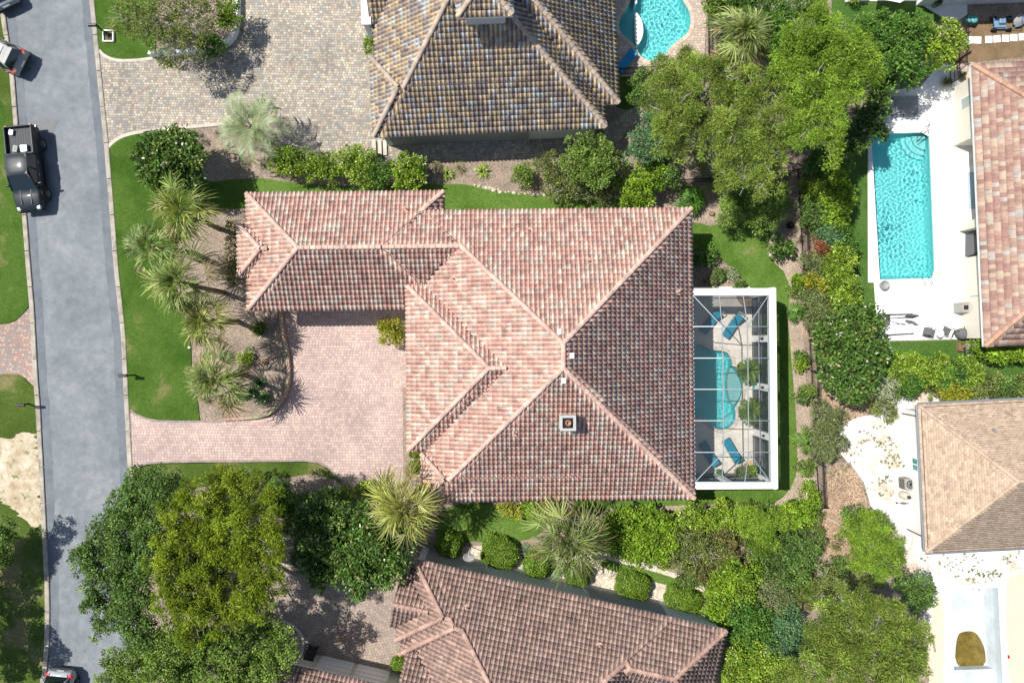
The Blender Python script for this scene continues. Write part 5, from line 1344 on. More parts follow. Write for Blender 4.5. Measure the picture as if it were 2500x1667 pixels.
# split-leaf plants
PHI = [(.06,.175,.014),(.085,.22,.02),(.12,.27,.03)]
split_leaf('large split-leaf plant at the north-east roof corner', 1688, 488, 38, 1.3, PHI, 26)
split_leaf('split-leaf plant in the east bed near oval hose ring', 1943, 762, 28, 1.0, PHI, 18)
split_leaf('yellow-green split-leaf plant below olive bush at the fence', 1968, 1078, 34, 1.1, [(.09,.18,.02),(.13,.24,.03)], 20)
for lab, x, y, r in (('small shrub on east bed above the lawn bend', 1905, 604, 24),):
    plant('bed_shrub', lab, 'shrub', 'magnolia', [(x-6, y, r*.8), (x+8, y+4, r*.75)], .8, flat=.8, twigs=2)
for lab, x, y, r, sp in (('tiny thin plant in the pale east bed, upper of two', 1947, 682, 9, 'bright'), ('small plant in the pale east bed, lower of two', 1943, 710, 12, 'oak_light'), ('dark plant of the touching pair in east bed', 1955, 868, 13, 'oak'), ('yellow plant of the touching pair in east bed', 1950, 888, 14, 'laurel'), ('plant in the terracotta pot by the fence', 1976, 946, 12, 'oak_light'), ('small plant below the terracotta pot', 1954, 964, 14, 'oak'),
        ('low shrub in the bed near lower split-leaf plant', 1968, 1138, 18, 'oak_light'), ('round low shrub at the bottom of the east bed', 1978, 1198, 19, 'laurel'), ('flowering plant at the shade edge, upper', 1738, 625, 12, 'olive'), ('flowering plant beside enclosure, lower', 1755, 667, 10, 'oak'), ('purple flowering plant at the house shade edge', 1738, 681, 11, 'olive'), ('thin dry plant in brown bed by enclosure', 1787, 666, 10, 'grey'), ('small plant touching the white enclosure frame', 1808, 697, 9, 'oak'),
        ('small round shrub in the front bed', 602, 872, 13, 'laurel'), ('low plant at the driveway island', 632, 800, 12, 'oak_light'), ('yellow-green low shrub beside magnolia', 430, 330, 15, 'laurel'), ('second yellow-green low shrub beside magnolia', 455, 345, 13, 'laurel')):
    plant('bed_plant', lab, 'plant', sp, [(x, y, r), (x+r*.4, y+r*.4, r*.6)], .45, flat=.8, twigs=3, group='small bed plants', thin=.01)
plant('shade_shrub', 'dark shrub in deep shade by the west porch wall', 'shrub', 'rust', [(572,560,18),(575,600,20),(570,640,22),(575,670,18)], 1.2, flat=.9)
plant('shade_shrub', 'dark shrub in house shade beside the east wall', 'shrub', 'dark', [(1700,628,16),(1716,636,16),(1728,618,12)], 1.0, flat=.9)
# grasses and sword-leaved plants
GT = [(.30,.30,.13),(.24,.25,.10),(.36,.34,.18)]; GD = [(.17,.17,.09),(.22,.20,.11),(.12,.14,.06)]
for i, (lab, x, y, r) in enumerate((('dark grass clump left of the feather palm', 480, 328, 17), ('dark grass clump below magnolia side', 497, 345, 16), ('grass clump nearest driveway edge', 530, 324, 16), ('grass clump between magnolia and feather palm', 520, 371, 15), ('grass clump in the mulch near shrub row', 596, 398, 20), ('grass clump in mulch at left of shrub row', 640, 402, 14), ('grass clump at the foot of feather palm', 556, 352, 20))):
    blade_tuft('grass_clump', lab, 'grass', x, y, r, GD, 80, .6, .016, 'dark grass clumps in the mulch')
for lab, x, y, r in (('pale fountain grass on side mulch, left', 1065, 402, 20), ('pale fountain grass on side mulch, right', 1120, 408, 24), ('fountain grass at the front bed edge by the southern palm', 505, 865, 18), ('yellow fountain grass above southern palm', 553, 872, 22), ('fountain grass touching the front lawn', 460, 905, 18), ('pale fountain grass left of the southern palm foot', 495, 975, 20), ('yellow fountain grass below the southern palm', 540, 985, 22), ('fountain grass right of the southern palm', 590, 895, 18)):
    blade_tuft('fountain_grass', lab, 'grass', x, y, r, GT, 130, .8, .014, 'fountain grasses')
AG = [(.22,.30,.03),(.28,.36,.05),(.16,.24,.02)]; AD = [(.08,.19,.03),(.11,.24,.04),(.06,.15,.03)]
for lab, x, y, r, pal in (('yellow-green sword-leaved plant, left on side mulch', 1092, 424, 22, AG), ('yellow-green sword-leaved plant, right on side mulch', 1178, 416, 26, AG), ('dark green sword plant below the southern palm', 585, 968, 22, AD), ('green sword plant in the middle of driveway island', 615, 958, 28, AD), ('green sword plant at the island corner', 645, 970, 24, AD), ('upper green sword plant at island', 632, 935, 20, AD), ('grey-green yucca at the island lower edge', 558, 983, 15, [(.22,.28,.2),(.28,.33,.25)]), ('agave beside the largest clipped shrub', 1285, 1345, 24, [(.14,.22,.12),(.19,.27,.16)]), ('agave between the clipped shrubs under palm', 1360, 1400, 20, [(.2,.26,.18),(.25,.3,.22)]), ('agave below the largest clipped shrub', 1285, 1390, 18, [(.2,.26,.18),(.25,.3,.22)]), ('small reddish rosette on the island', 644, 884, 11, [(.3,.14,.06),(.22,.16,.06)])):
    blade_tuft('sword_plant', lab, 'plant', x, y, r, pal, 60, .55, .07 if r > 12 else .03, 'sword-leaved plants', mat='leaf_gloss')
for lab, x, y, r in (('ornamental grass at the white deck gate', 2315, 198, 22), ('tuft of grass by deck gate corner', 2352, 182, 14)):
    blade_tuft('deck_grass', lab, 'grass', x, y, r, [(.14,.19,.05),(.2,.24,.07)], 140, .9, .02)
# weeds on the sand
V, F, C = [], [], []; rng = np.random.default_rng(77)
spots = [(2165,1085,28,26),(2175,1125,26,30),(2150,1060,30,10),(2085,1090,30,16),(2160,1170,18,16),(2060,1130,26,14),(2105,1065,20,8),(2350,1375,50,30),(2390,1412,36,40),(2430,1400,14,16),(2310,1370,24,8),(2455,1365,14,8),(2475,1345,18,10),(2255,1360,10,4),(2140,1200,40,8),(2030,1150,20,10),(2200,1130,20,6),(2150,1205,8,6)]
for (x, y, r, k) in spots:
    for _ in range(k):
        a, s_ = rng.uniform(0, 6.28), math.sqrt(rng.uniform(0, 1)); p = np.array(W(x+math.cos(a)*r*s_, y+math.sin(a)*r*s_*.8))
        for _ in range(10):
            a2 = rng.uniform(0, 6.28); d = np.array((math.cos(a2), math.sin(a2), 0))*rng.uniform(.06, .16)
            strip_leaf(V, F, C, [p, p+d*.5+np.array((0,0,.06)), p+d+np.array((0,0,.04))], [.02,.03,.006], np.array((0,0,1.0)), np.array((.16,.19,.09))*rng.uniform(.6, 1.3))
o = link('sand_weeds', mesh_np('sand_weeds', np.array(V), np.array(F), M['leaf'], np.array(C)))
tagit(o, 'sparse green weeds scattered over the white sand lot', 'weeds', None, 'stuff')
# bare dead shrub and fallen log
def dead(label, px, py, r, z, n=40, name='dead_shrub'):
    _seed[0] += 1; rng = np.random.default_rng(_seed[0]); o = W(px, py, z); root = empty(name, (o.x, o.y, 0), label=label, cat='shrub'); mb = MB(); R = r/K
    b = Vector((o.x, o.y, 0))
    for i in range(n):
        a = rng.uniform(0, 6.28); d = Vector((math.cos(a), math.sin(a), 0))*R*rng.uniform(.5, 1); m = b + d*.4 + Vector((0, 0, z*.7)); e = b + d + Vector((0, 0, z*rng.uniform(.8, 1.1)))
        mb.tube([b, m, e], [.03, .018, .006], 4, caps=False)
        for _ in range(3):
            f = m.lerp(e, float(rng.uniform(.1, .8))); mb.tube([f, f + Vector(rng.normal(0, R*.25, 3).tolist())], [.01, .004], 4, caps=False)
    mb.build('branch', M['dead_wood'], root); return root
dead('bare pale dead shrub at the bottom edge below oak', 525, 1645, 40, 4.5, 30)
mb = MB(); mb.tube([W(2025,1265,.1), W(2050,1280,.12), W(2080,1300,.1)], [.03, .055, .06], 7); tagit(mb.build('fallen_log', M['bark_grey']), 'grey fallen log lying on the wood chips', 'log')
# ------------------------------------------------------------------ built things
def roof_at(hs, px, py):
    z = 4.0
    for _ in range(12):
        p = W(px, py, z); z = hs.top(p.dot(hs.U), p.dot(hs.Vv))
        if z < 0: z = 3.5
    return W(px, py, z)

# --- screened pool enclosure
enc = empty('screen_enclosure', W(1770, 940), label='screened pool enclosure with white perimeter beam behind the middle house', cat='enclosure')
ZB = 4.4
outer = [W2(x, y, ZB) for x, y in ((1691,704),(1894.5,703.5),(1899.5,1193),(1697,1194))]
inner = [W2(x, y, ZB) for x, y in ((1691,720),(1876.5,720),(1881.5,1176.5),(1697,1177))]
beam = outer + [inner[3], inner[2], inner[1], inner[0]]
link('perimeter_beam', slab_mesh('perimeter_beam', beam, ZB-.28, ZB, M['white_paint']), enc)
M['bar'] = simple('pale_grey_bar', (.33,.37,.40), .45, .2, .06)
ZR = 5.2
ys = [797, 874, 950, 1026.5, 1103.5]
Wp = [W(1691+.9*i, y, ZB) for i, y in enumerate(ys)]; Ep = [W(1877+1.1*i, y, ZB) for i, y in enumerate(ys)]
Ap = [W(1763+.9*i, y, ZR) for i, y in enumerate(ys)]; Bp = [W(1825+.6*i, y, ZR) for i, y in enumerate(ys)]
NW, NE, SE, SW = W(1691.5,721,ZB), W(1876,721,ZB), W(1881,1176,ZB), W(1697,1176,ZB)
N1, N2, S1, S2 = W(1755,720.5,ZB), W(1814,720.5,ZB), W(1762,1176.5,ZB), W(1818,1176.5,ZB)
def bar(a, b, r=.024, nm='roof_bar'):
    d = (b-a); mb = MB(); y = Vector((0,0,1)).cross(d).normalized(); z = d.normalized().cross(y)
    mb.grid([[p + y*sy*r + z*sz*r*1.4 for sy, sz in ((-1,-1),(1,-1),(1,1),(-1,1))] for p in (a, b)], smooth=False); mb.build(nm, M['bar'], enc)
for i in range(5):
    bar(Wp[i], Ap[i]); bar(Ap[i], Bp[i]); bar(Bp[i], Ep[i])
for i in range(4):
    bar(Ap[i], Ap[i+1]); bar(Bp[i], Bp[i+1])
for a, b in ((NW,Ap[0]),(N1,Ap[0]),(N2,Bp[0]),(NE,Bp[0]),(SW,Ap[4]),(S1,Ap[4]),(S2,Bp[4]),(SE,Bp[4]),(NW,SW),(NE,SE),(NW,NE),(SW,SE)): bar(a, b)
def pane(pts, nm='screen_panel', mat='screen'):
    mb = MB(); mb.face(pts); mb.build(nm, M[mat], enc)
for i in range(4):
    pane([Wp[i], Wp[i+1], Ap[i+1], Ap[i]]); pane([Ap[i], Ap[i+1], Bp[i+1], Bp[i]]); pane([Bp[i], Bp[i+1], Ep[i+1], Ep[i]])
pane([NW, Wp[0], Ap[0]]); pane([NW, Ap[0], N1]); pane([N1, Ap[0], Bp[0], N2]); pane([N2, Bp[0], NE]); pane([NE, Bp[0], Ep[0]])
pane([SW, Ap[4], Wp[4]]); pane([SW, S1, Ap[4]]); pane([S1, S2, Bp[4], Ap[4]]); pane([S2, SE, Bp[4]]); pane([SE, Ep[4], Bp[4]])
t = NT('wall_screen')
ms = t.n('MixShader', {0: .6, 1: t.n('BsdfTransparent').outputs[0], 2: t.n('BsdfDiffuse', {'Color': (.05,.065,.075,1)}).outputs[0]})
t.t.links.new(ms.outputs[0], t.out.inputs['Surface']); M['wall_screen'] = t.mat
colsE = [(1836,720),(1836,827),(1837,940),(1839,1052),(1840,1157)]
colsS = [(1849,1160),(1747,1162)]; 
for (x, y) in colsE + [(1747,1157)]:
    p = W(x, y); mb = MB(); mb.box((p.x, p.y, 2.0), (.2, .46, 3.95) if x > 1800 else (.46, .2, 3.95), .0105, bev=.012)
    c = mb.build('column', M['stucco_white'], enc)
    mb = MB(); mb.box((p.x-.16, p.y, 2.3), (.1, .12, .22)); mb.box((p.x-.16, p.y, 2.45), (.14, .16, .04)); mb.build('wall_lantern', M['black_metal'], c)
def scr(a, b):
    A, B = W(*a), W(*b); pane([A+Vector((0,0,.08)), B+Vector((0,0,.08)), B+Vector((0,0,4.1)), A+Vector((0,0,4.1))], 'screen_wall_panel', 'wall_screen')
    for z in (.1, 1.2): bar(A+Vector((-.02,0,z)), B+Vector((-.02,0,z)), .025, 'screen_rail')
for a, b in zip(colsE[:-1], colsE[1:]): scr((a[0]+2, a[1]), (b[0]+2, b[1]))
scr((1840,1159),(1747,1160)); scr((1747,1160),(1655,1161)); scr((1836,718),(1750,719)); scr((1750,719),(1655,720))
pm = MB().box((0,0,.55), (.022,.022,1.1)).mesh('picket', M['dark_metal'])
def pickets(root, P, step=.12, rails=(.12, 1.0), hgt=1.1, me=None, cap=300, rail_r=.02, post=2.4, postr=.035, mat='black_metal'):
    """single pickets, rails and posts of a metal fence along pixel polyline P"""
    Q = [W(*p) for p in P]; n = 0; d0 = 0
    me = me or pm
    for a, b in zip(Q[:-1], Q[1:]):
        L = (b-a).length; rz = math.atan2(b.y-a.y, b.x-a.x)
        for z in rails:
            mb = MB(); c = (a+b)/2; mb.box((c.x, c.y, z), (L, rail_r*1.6, rail_r*2), rz); mb.build('rail', M[mat], root)
        s = d0
        while s < L:
            if n < cap:
                p = a.lerp(b, s/L); o = bpy.data.objects.new('picket', me); COL.objects.link(o); o.parent = root
                o.matrix_parent_inverse = Matrix.Translation(-root.location); o.location = p; o.rotation_euler = (0, 0, rz)
            n += 1; s += step
        d0 = s-L
        k = max(1, round(L/post))
        for i in range(k+1):
            p = a.lerp(b, i/k); mb = MB(); mb.box((p.x, p.y, hgt*.52), (postr*2, postr*2, hgt*1.08), rz, bev=.006); mb.build('fence_post', M[mat], root)
rail = empty('pool_railing', W(1842,940), label='low dark railing inside the east side of the screened enclosure', cat='railing')
pickets(rail, [(1835,728),(1838,1150)], .13, (.1, 1.02), 1.05)
rail = empty('pool_railing', W(1790,1156), label='low dark railing inside the south side of the screened enclosure', cat='railing')
pickets(rail, [(1833,1154),(1665,1156)], .13, (.1, 1.02), 1.05)

# --- black metal fences
pf = MB().box((0,0,.62), (.02,.02,1.22)).mesh('picket', M['black_metal'])
for lab, P in (('black metal picket fence along the east edge of the pale mulch bed', [(1946,420),(1953,554),(1962,682),(1966,739),(1974,829),(1979,905),(1984,1052),(1991,1129),(1997,1228)]),
               ('black metal fence of the neighbour beside the big magnolia', [(1976,720),(1990,862),(1995,922),(2040,926),(2105,932)]),
               ('black metal fence below the enclosure, along the thicket', [(1997,1230),(1883,1237),(1807,1246),(1700,1247),(1566,1255)]),
               ('black metal fence right of the freeform pool', [(1726,-60),(1727,0),(1729,125),(1730,172)]),
               ('black metal fence below the freeform pool deck', [(1507,184),(1560,180),(1640,176),(1730,172)]),
               ('black metal fence half hidden under the pines', [(1630,450),(1720,445),(1820,446),(1946,420)]),
               ('black metal fence at the bare brown yard', [(2334,58),(2337,100),(2338,150)]),
               ):
    f = empty('metal_fence', W(*P[0]), label=lab, cat='fence', group='black metal fences')
    pickets(f, P, .115, (.18, 1.05, 1.2), 1.3, pf)
for lab, P in (('black metal gate between house and thicket fence', [(1546,1222),(1548,1254)]), ('black metal gate at the white deck', [(2315,168),(2340,146)]), ('second black metal gate panel at white deck', [(2315,168),(2318,206)])):
    f = empty('metal_gate', W(*P[0]), label=lab, cat='gate', group='black metal gates')
    pickets(f, P, .12, (.18, .6, 1.2), 1.3, pf)

# --- raised planter wall, bed walls, steps
def wall_run(name, label, P, w0, w1, z1, seg, mat, cat='wall', block='wall_block', gap=.25, zj=0.0, colr=None):
    root = empty(name, W(*P[len(P)//2]), label=label, cat=cat)
    L = [0]
    for i in range(len(P)-1): L.append(L[-1] + (Vector(P[i+1])-Vector(P[i])).length)
    def at(s):
        for i in range(len(P)-1):
            if s <= L[i+1] or i == len(P)-2:
                t = (s-L[i])/max(1e-6, L[i+1]-L[i]); a = Vector(P[i]); b = Vector(P[i+1]); d = (b-a).normalized()
                return a.lerp(b, t), Vector((-d.y, d.x))
    s = 0; r = random.Random(3)
    while s < L[-1]-1:
        e = min(s+seg*r.uniform(.8, 1.2) if zj else s+seg, L[-1]); mb = MB(); rings = []; n = max(2, int((e-s)/5)+1); zz = z1+r.uniform(-zj, zj)
        for k in range(n):
            q, nn = at(s+gap+(e-s-2*gap)*k/(n-1)); a = q+nn*w0; b = q+nn*w1; A, B = W(a.x, a.y), W(b.x, b.y); m = (A-B)*.06
            rings.append([A, B, B+Vector((0,0,zz-.02)), B+m+Vector((0,0,zz)), A-m+Vector((0,0,zz)), A+Vector((0,0,zz-.02))])
        cc = tuple(c*r.uniform(.8, 1.15) for c in colr) if colr else None
        mb.grid(rings, smooth=False, col=cc); mb.build(block, M[mat], root); s = e
    return root
P = chaikin([(372,141),(400,140),(450,138),(500,134),(535,128),(565,112),(582,90),(588,60),(589,0),(589,-60)], 2, False)
wall_run('planter_wall', 'curved white raised planter wall at the top, beside grey driveway', P, -8, 1, .62, 2000, 'stucco_white', block='wall_body', gap=0)
P = chaikin([(693,752),(692,775),(698,815),(706,850),(711,890),(711,928),(705,960),(689,988),(667,1008),(645,1018),(600,1023),(546,1025)], 2, False)
wall_run('island_wall', 'low stone block wall curving round the driveway island', P, -1, 7, .38, 17, 'slab', zj=.015, colr=(.42,.33,.23))
st = empty('concrete_steps', W(928,364), label='three pale concrete steps at the corner of the tan tiled house', cat='steps')
for i, x in enumerate((916, 929, 941)):
    mb = MB(); p = W(x, 363); mb.box((p.x, p.y, .22-.06*i), (.27, 1.05, .44-.12*i), .04, bev=.012); mb.build('step', M['concrete'], st)
# limestone edging between side lawn and mulch
ed = empty('stone_edging', W(1330,478), label='row of pale limestone rocks edging the side lawn', cat='rocks')
rngr = random.Random(9)
PL = [(1160,453),(1190,458),(1215,466),(1260,471),(1310,473),(1360,478),(1420,481),(1500,483),(1545,490)]
for i in range(34):
    t_ = i/33*(len(PL)-1); k = min(len(PL)-2, int(t_)); f = t_-k; x = PL[k][0]+(PL[k+1][0]-PL[k][0])*f; y = PL[k][1]+(PL[k+1][1]-PL[k][1])*f
    mb = MB(); p = W(x+rngr.uniform(-3, 3), y+rngr.uniform(-2, 3)); r = rngr.uniform(.09, .19); rg = []
    for z_, s_ in ((0, .8), (.06, 1), (.12, .75), (.15, .3)):
        rg.append([(p.x+math.cos(a)*r*s_*rngr.uniform(.8, 1.2), p.y+math.sin(a)*r*.8*s_*rngr.uniform(.8, 1.2), z_*r*6) for a in [2*math.pi*q/7 for q in range(7)]])
    mb.grid(rg, smooth=False, col=tuple(c*rngr.uniform(.85, 1.1) for c in (.62,.55,.42))); mb.build('rock', M['rock'], ed)
def rock(label, px, py, r, colr):
    mb = MB(); p = W(px, py); rg = []
    for z_, s_ in ((0, .8), (.06, 1), (.12, .75), (.15, .3)):
        rg.append([(math.cos(a)*r*s_*rngr.uniform(.8, 1.2), math.sin(a)*r*.8*s_*rngr.uniform(.8, 1.2), z_*r*6) for a in [2*math.pi*q/7 for q in range(7)]])
    mb.grid(rg, smooth=False, col=colr); o = mb.build('rock', M['rock']); o.location = p; tagit(o, label, 'rock')
rock('white rock at the edge of front lawn and mulch', 463, 848, .13, (.75,.73,.70))

# --- roof fittings
def pipe_vent(hs, px, py, lab=None, flat=False):
    p = roof_at(hs, px, py); mb = MB()
    if flat:
        mb.box((p.x, p.y, p.z+.12), (.27, .33, .16), .01, bev=.02); mb.build('roof_vent', M['white_paint'], hs.root)
    else:
        mb.box((p.x, p.y, p.z+.07), (.3, .36, .03), .02, col=(.50,.33,.26)); mb.lathe((p.x, p.y, p.z), [(.05, 0), (.05, .35), (.035, .35), (.03, .2)], 10, col=(.50,.36,.29)); mb.build('pipe_vent', M['tile'], hs.root)
for x, y in ((992,511),(1290,563),(1436,637),(1655,713),(1256,1057),(1154,1196),(1106,681)): pipe_vent(MAIN, x, y)
for x, y in ((1365,810),(1396,868),(1376,929)): pipe_vent(MAIN, x, y, flat=True)
for x, y in ((1140,1480),(1463,1573)): pipe_vent(STH, x, y)
p = roof_at(SHG, 2425, 1051); mb = MB(); mb.lathe((p.x, p.y, p.z), [(.12, 0), (.1, .05), (.055, .07), (.055, .32), (.0, .33)], 12); mb.build('pipe_vent', M['steel'], SHG.root)
p = roof_at(MAIN, 1386, 1040); zt = p.z+1.35
q = W(1386, 1032, zt); ch = MB(); ch.box((q.x, q.y, (p.z-.6+zt)/2), (.86, .84, zt-p.z+.6), .0105); ch = ch.build('chimney', M['stucco'], MAIN.root)
mb = MB(); wdt = .52; Mz = Matrix.Translation((q.x, q.y, 0)) @ Matrix.Rotation(.0105, 4, 'Z')
ob = [(-.48,-.46),(.48,-.46),(.48,.46),(-.48,.46)]; ib = [(-.32,-.31),(.32,-.31),(.32,.31),(-.32,.31)]
tr2 = lambda L: [tuple((Mz @ Vector((a, b, 0)))[:2]) for a, b in L]
link('chimney_crown', slab_mesh('chimney_crown', tr2(ob), zt-.02, zt+.14, simple('weathered_crown', (.42,.42,.40), .9, var=.15), [tr2(ib)]), ch)
mb = MB(); mb.box((q.x, q.y, zt+.012), (.66,.64,.02), .0105); mb.build('chimney_throat', M['black_metal'], ch)
mb = MB(); mb.lathe((q.x+.02, q.y+.02, zt), [(.17, 0), (.17, .3), (.13, .3), (.12, .1)], 14); mb.build('flue_pot', M['terracotta'], ch)
mb = MB(); mb.tube([(q.x-.03, q.y+.55, p.z+.05), (q.x-.03, q.y+1.3, p.z+.5)], [.14, .09], 8, col=(.46,.27,.21)); mb.build('saddle_ridge', M['tile'], ch)
# white rake wall of the north neighbour's wing
mb = MB(); p = W(895, 15, 3.6); mb.box((p.x, p.y-.1, 1.9), (.5, 2.4, 3.8), .04, bev=.02); mb.box((p.x, p.y-.1, 3.86), (.62, 2.55, .12), .04); mb.build('parapet_wall', M['stucco_grey'], NTH.root)

# --- windows, doors and other fittings on walls
def wall_box(hs, u, v, z, du, dv, dz, mat, nm, parent=None):
    mb = MB(); c = hs.pt(u/K, v/K, z); mb.box(c, (du, dv, dz), hs.a); return mb.build(nm, M[mat] if isinstance(mat, str) else mat, parent or hs.root)
def window(hs, u, v, z, w, h, axis, glass='glass', nx=1, ny=2):
    """frame with panes; axis 'u' = the wall runs along u, 'v' = along v; (u, v) in plan pixels on the wall face"""
    d = .09; sz = (w, d, h) if axis == 'u' else (d, w, h)
    f = wall_box(hs, u, v, z, *sz, 'white_paint', 'window')
    for i in range(nx):
        for j in range(ny):
            pw, ph = (w-.08*(nx+1))/nx, (h-.08*(ny+1))/ny
            o1 = -w/2+.08+pw/2+i*(pw+.08); o2 = -h/2+.08+ph/2+j*(ph+.08)
            uu, vv = (u+o1*K, v) if axis == 'u' else (u, v+o1*K)
            wall_box(hs, uu, vv, z+o2, *((pw, d+.02, ph) if axis == 'u' else (d+.02, pw, ph)), glass, 'pane', f)
    return f
def uv(hs, px, py, z=0):
    p = W(px, py, z); return p.dot(hs.U)*K, p.dot(hs.Vv)*K
# garage doors
for du in (-200, -110):
    d = wall_box(STG, -60+du+20, 826+.7*K, 1.15, 2.45, .12, 2.3, 'stucco', 'garage_door')
    for z in (.35, .85, 1.4, 1.95): wall_box(STG, -60+du+20, 826+.7*K-2, z, 2.3, .05, .42, 'white_paint', 'door_panel', d)
for du in (-430, -330):
    d = wall_box(MAIN, du, -76-.65*K, 1.15, 2.6, .1, 2.3, 'white_paint', 'garage_door')
for du in (250, 330): window(STH, 497-du, 528+.85*K, 1.6, 1.0, .9, 'u', 'glass', 2, 1)
mb = MB(); c = NTH.pt(-60/K, (-475.6-.65*K)/K, 1.6); mb.box(c + Vector((0, -.1, 0)), (.34, .2, .55), NTH.a); mb.tube([c+Vector((-.5,-.05,.2)), c+Vector((.4,-.05,.2))], .02, 6); mb.build('meter_box', M['plastic_grey'], NTH.root)
window(NEH, 995+26+.5*K, -765-.5*K, 1.75, 1.9, 1.0, 'u', 'glass', 2, 1)
window(NEH, 995+.5*K, -765-2.0*K, 1.7, 1.0, 1.3, 'v', 'glass', 1, 1)
u_, v_ = uv(SHG, 2236, 1134, 1.5)
window(SHG, 922+.55*K, v_, 1.7, .95, 1.3, 'v', M['teal_glaze'], 2, 2)
for x, y in ((2204,1003),(2201,1009),(2214,1291)):
    p = W(x, y); mb = MB(); mb.tube([p, p+Vector((0,0,2.75))], .045, 8); mb.build('downpipe', M['dark_metal'], SHG.root)
# gutter of the shingle house
pr = SHG.prims[0]
for (A, B) in (((pr.u0, pr.v0), (pr.u1, pr.v0)), ((pr.u0, pr.v1), (pr.u0, pr.v0)), ((pr.u1, pr.v1), (pr.u0, pr.v1))):
    d = Vector((B[0]-A[0], B[1]-A[1])).normalized(); nx, ny = d.y, -d.x; L = math.hypot(B[0]-A[0], B[1]-A[1]); n = max(1, round(L/2.4))
    for i in range(n):
        a, b = i/n*L+.01, (i+1)/n*L-.01; mb = MB(); rings = []
        for s_ in (a, b):
            bx, by = A[0]+d.x*s_, A[1]+d.y*s_
            rings.append([SHG.pt(bx+nx*o_, by+ny*o_, 3.0+z_) for o_, z_ in ((.045,-.02),(.045,-.13),(.16,-.13),(.185,-.015),(.17,-.015),(.15,-.11),(.055,-.11),(.055,-.02))])
        mb.grid(rings, smooth=False); mb.build('gutter', M['grey_metal'], SHG.root)
# flat-tiled house: walls with a recessed patio
EST_W = MB()
def eblock(px0, py0, px1, py1, zt=2.85):
    q = [uv(EST, x, y) for x, y in ((px0, py0), (px1, py0), (px1, py1), (px0, py1))]
    EST_W.grid([[EST.pt(a/K, b/K, 0) for a, b in q], [EST.pt(a/K, b/K, zt) for a, b in q]], smooth=False)
eblock(2325, 215, 2470, 358, 2.851); eblock(2345, 632, 2480, 826, 2.852); eblock(2338, 546, 2384, 566, 2.853); eblock(2405, 350, 2560, 640, 2.854)
EST_W.build('patio_wall', M['stucco'], EST.root)
for o in list(EST.root.children):
    if o.name.split('.')[0] == 'wall': bpy.data.objects.remove(o)
u_, v_ = uv(EST, 2328, 283); window(EST, u_-1, v_, 1.6, 1.75, 1.35, 'v', M['blind'], 2, 1)
u_, v_ = uv(EST, 2349, 752); window(EST, u_-1, v_, 1.6, 1.75, 1.35, 'v', M['blind'], 2, 1)
# ------------------------------------------------------------------ vehicles and yard things
def paint(name, col, rough=.22):
    t = NT(name); t.set(Base=(*col, 1), Rough=.5, Metal=.0, Coat=.2, Spec=.35); t.b.inputs['Coat Roughness'].default_value = .12
    f = t.noise(1.3, 4); t.set(Base=t.ramp(f, [(.3, tuple(c*.85 for c in col)), (.7, tuple(min(1, c*1.12) for c in col))])); return t.mat
M['paint_black'] = paint('dark_blue_black_paint', (.012,.02,.028)); M['paint_silver'] = paint('silver_paint', (.33,.33,.315)); M['paint_grey'] = paint('grey_paint', (.27,.30,.31)); M['paint_van'] = paint('pale_blue_grey_paint', (.34,.38,.41))
M['tyre'] = simple('tyre_rubber', (.02,.02,.02), .9, var=.1); M['rim'] = simple('alloy_rim', (.42,.42,.42), .3, .8, .05); M['red_lamp'] = simple('red_lamp', (.50,.015,.015), .15, 0, .1, spec=.8); M['clear_lamp'] = simple('clear_lamp', (.62,.66,.68), .12, .3, .05, spec=.8)
M['bed_liner'] = simple('bed_liner', (.075,.08,.085), .8); M['trim'] = simple('black_trim', (.02,.02,.022), .6, var=.1); M['car_glass'] = simple('car_glass', (.012,.02,.024), .04, 0, .1, spec=1.0); M['roof_glass'] = simple('panoramic_glass', (.55,.57,.58), .12, 0, .02, spec=1.0); M['seat'] = simple('seat_cloth', (.22,.30,.27), .8)
def rrect(x, hw, z0, z1, e=.12, tuck=0.0):
    """car cross-section at station x, slightly rounded"""
    e = min(e, (z1-z0)*.45, hw*.5); hb = hw-tuck
    return [(x, -hb, z0), (x, hb, z0), (x, hw, z0+e*.6), (x, hw, z1-e), (x, hw-e*.35, z1-e*.3), (x, hw-e, z1), (x, -hw+e, z1), (x, -hw+e*.35, z1-e*.3), (x, -hw, z1-e), (x, -hw, z0+e*.6)]
def wheel(root, x, y, r=.37, w=.25):
    s = 1 if y > 0 else -1; Mw = Matrix.Translation((x, y, r)) @ Matrix.Rotation(math.pi/2*(-s), 4, 'X')
    mb = MB(); mb.lathe((0,0,0), [(r*.62, -w/2), (r*.94, -w/2), (r, -w*.32), (r, w*.32), (r*.94, w/2), (r*.62, w/2), (r*.6, w*.3)], 24, M=Mw); wh = mb.build('wheel', M['tyre'], root, False)
    mb = MB(); mb.lathe((0,0,0), [(r*.64, w*.3), (r*.64, w*.47), (r*.56, w*.45), (r*.55, w*.2), (0.02, w*.2)], 24, M=Mw)
    for k in range(6):
        a = 2*math.pi*k/6
        for da in (-.1, .1):
            mb.box((0,0,0), (r*.5, r*.09, .04), M=Mw @ Matrix.Rotation(a+da, 4, 'Z') @ Matrix.Translation((r*.34, 0, w*.44)))
    mb.lathe((0,0,0), [(r*.13, w*.2), (r*.13, w*.49), (0.01, w*.5)], 10, M=Mw); o = mb.build('rim', M['rim'], wh, False)
def place(name, label, px, py, fwd, cat):
    return empty(name, W(px, py), math.atan2(-fwd[1], fwd[0]), label, cat)
def part(mb, nm, mat, root): return mb.build(nm, M[mat] if isinstance(mat, str) else mat, root, False)

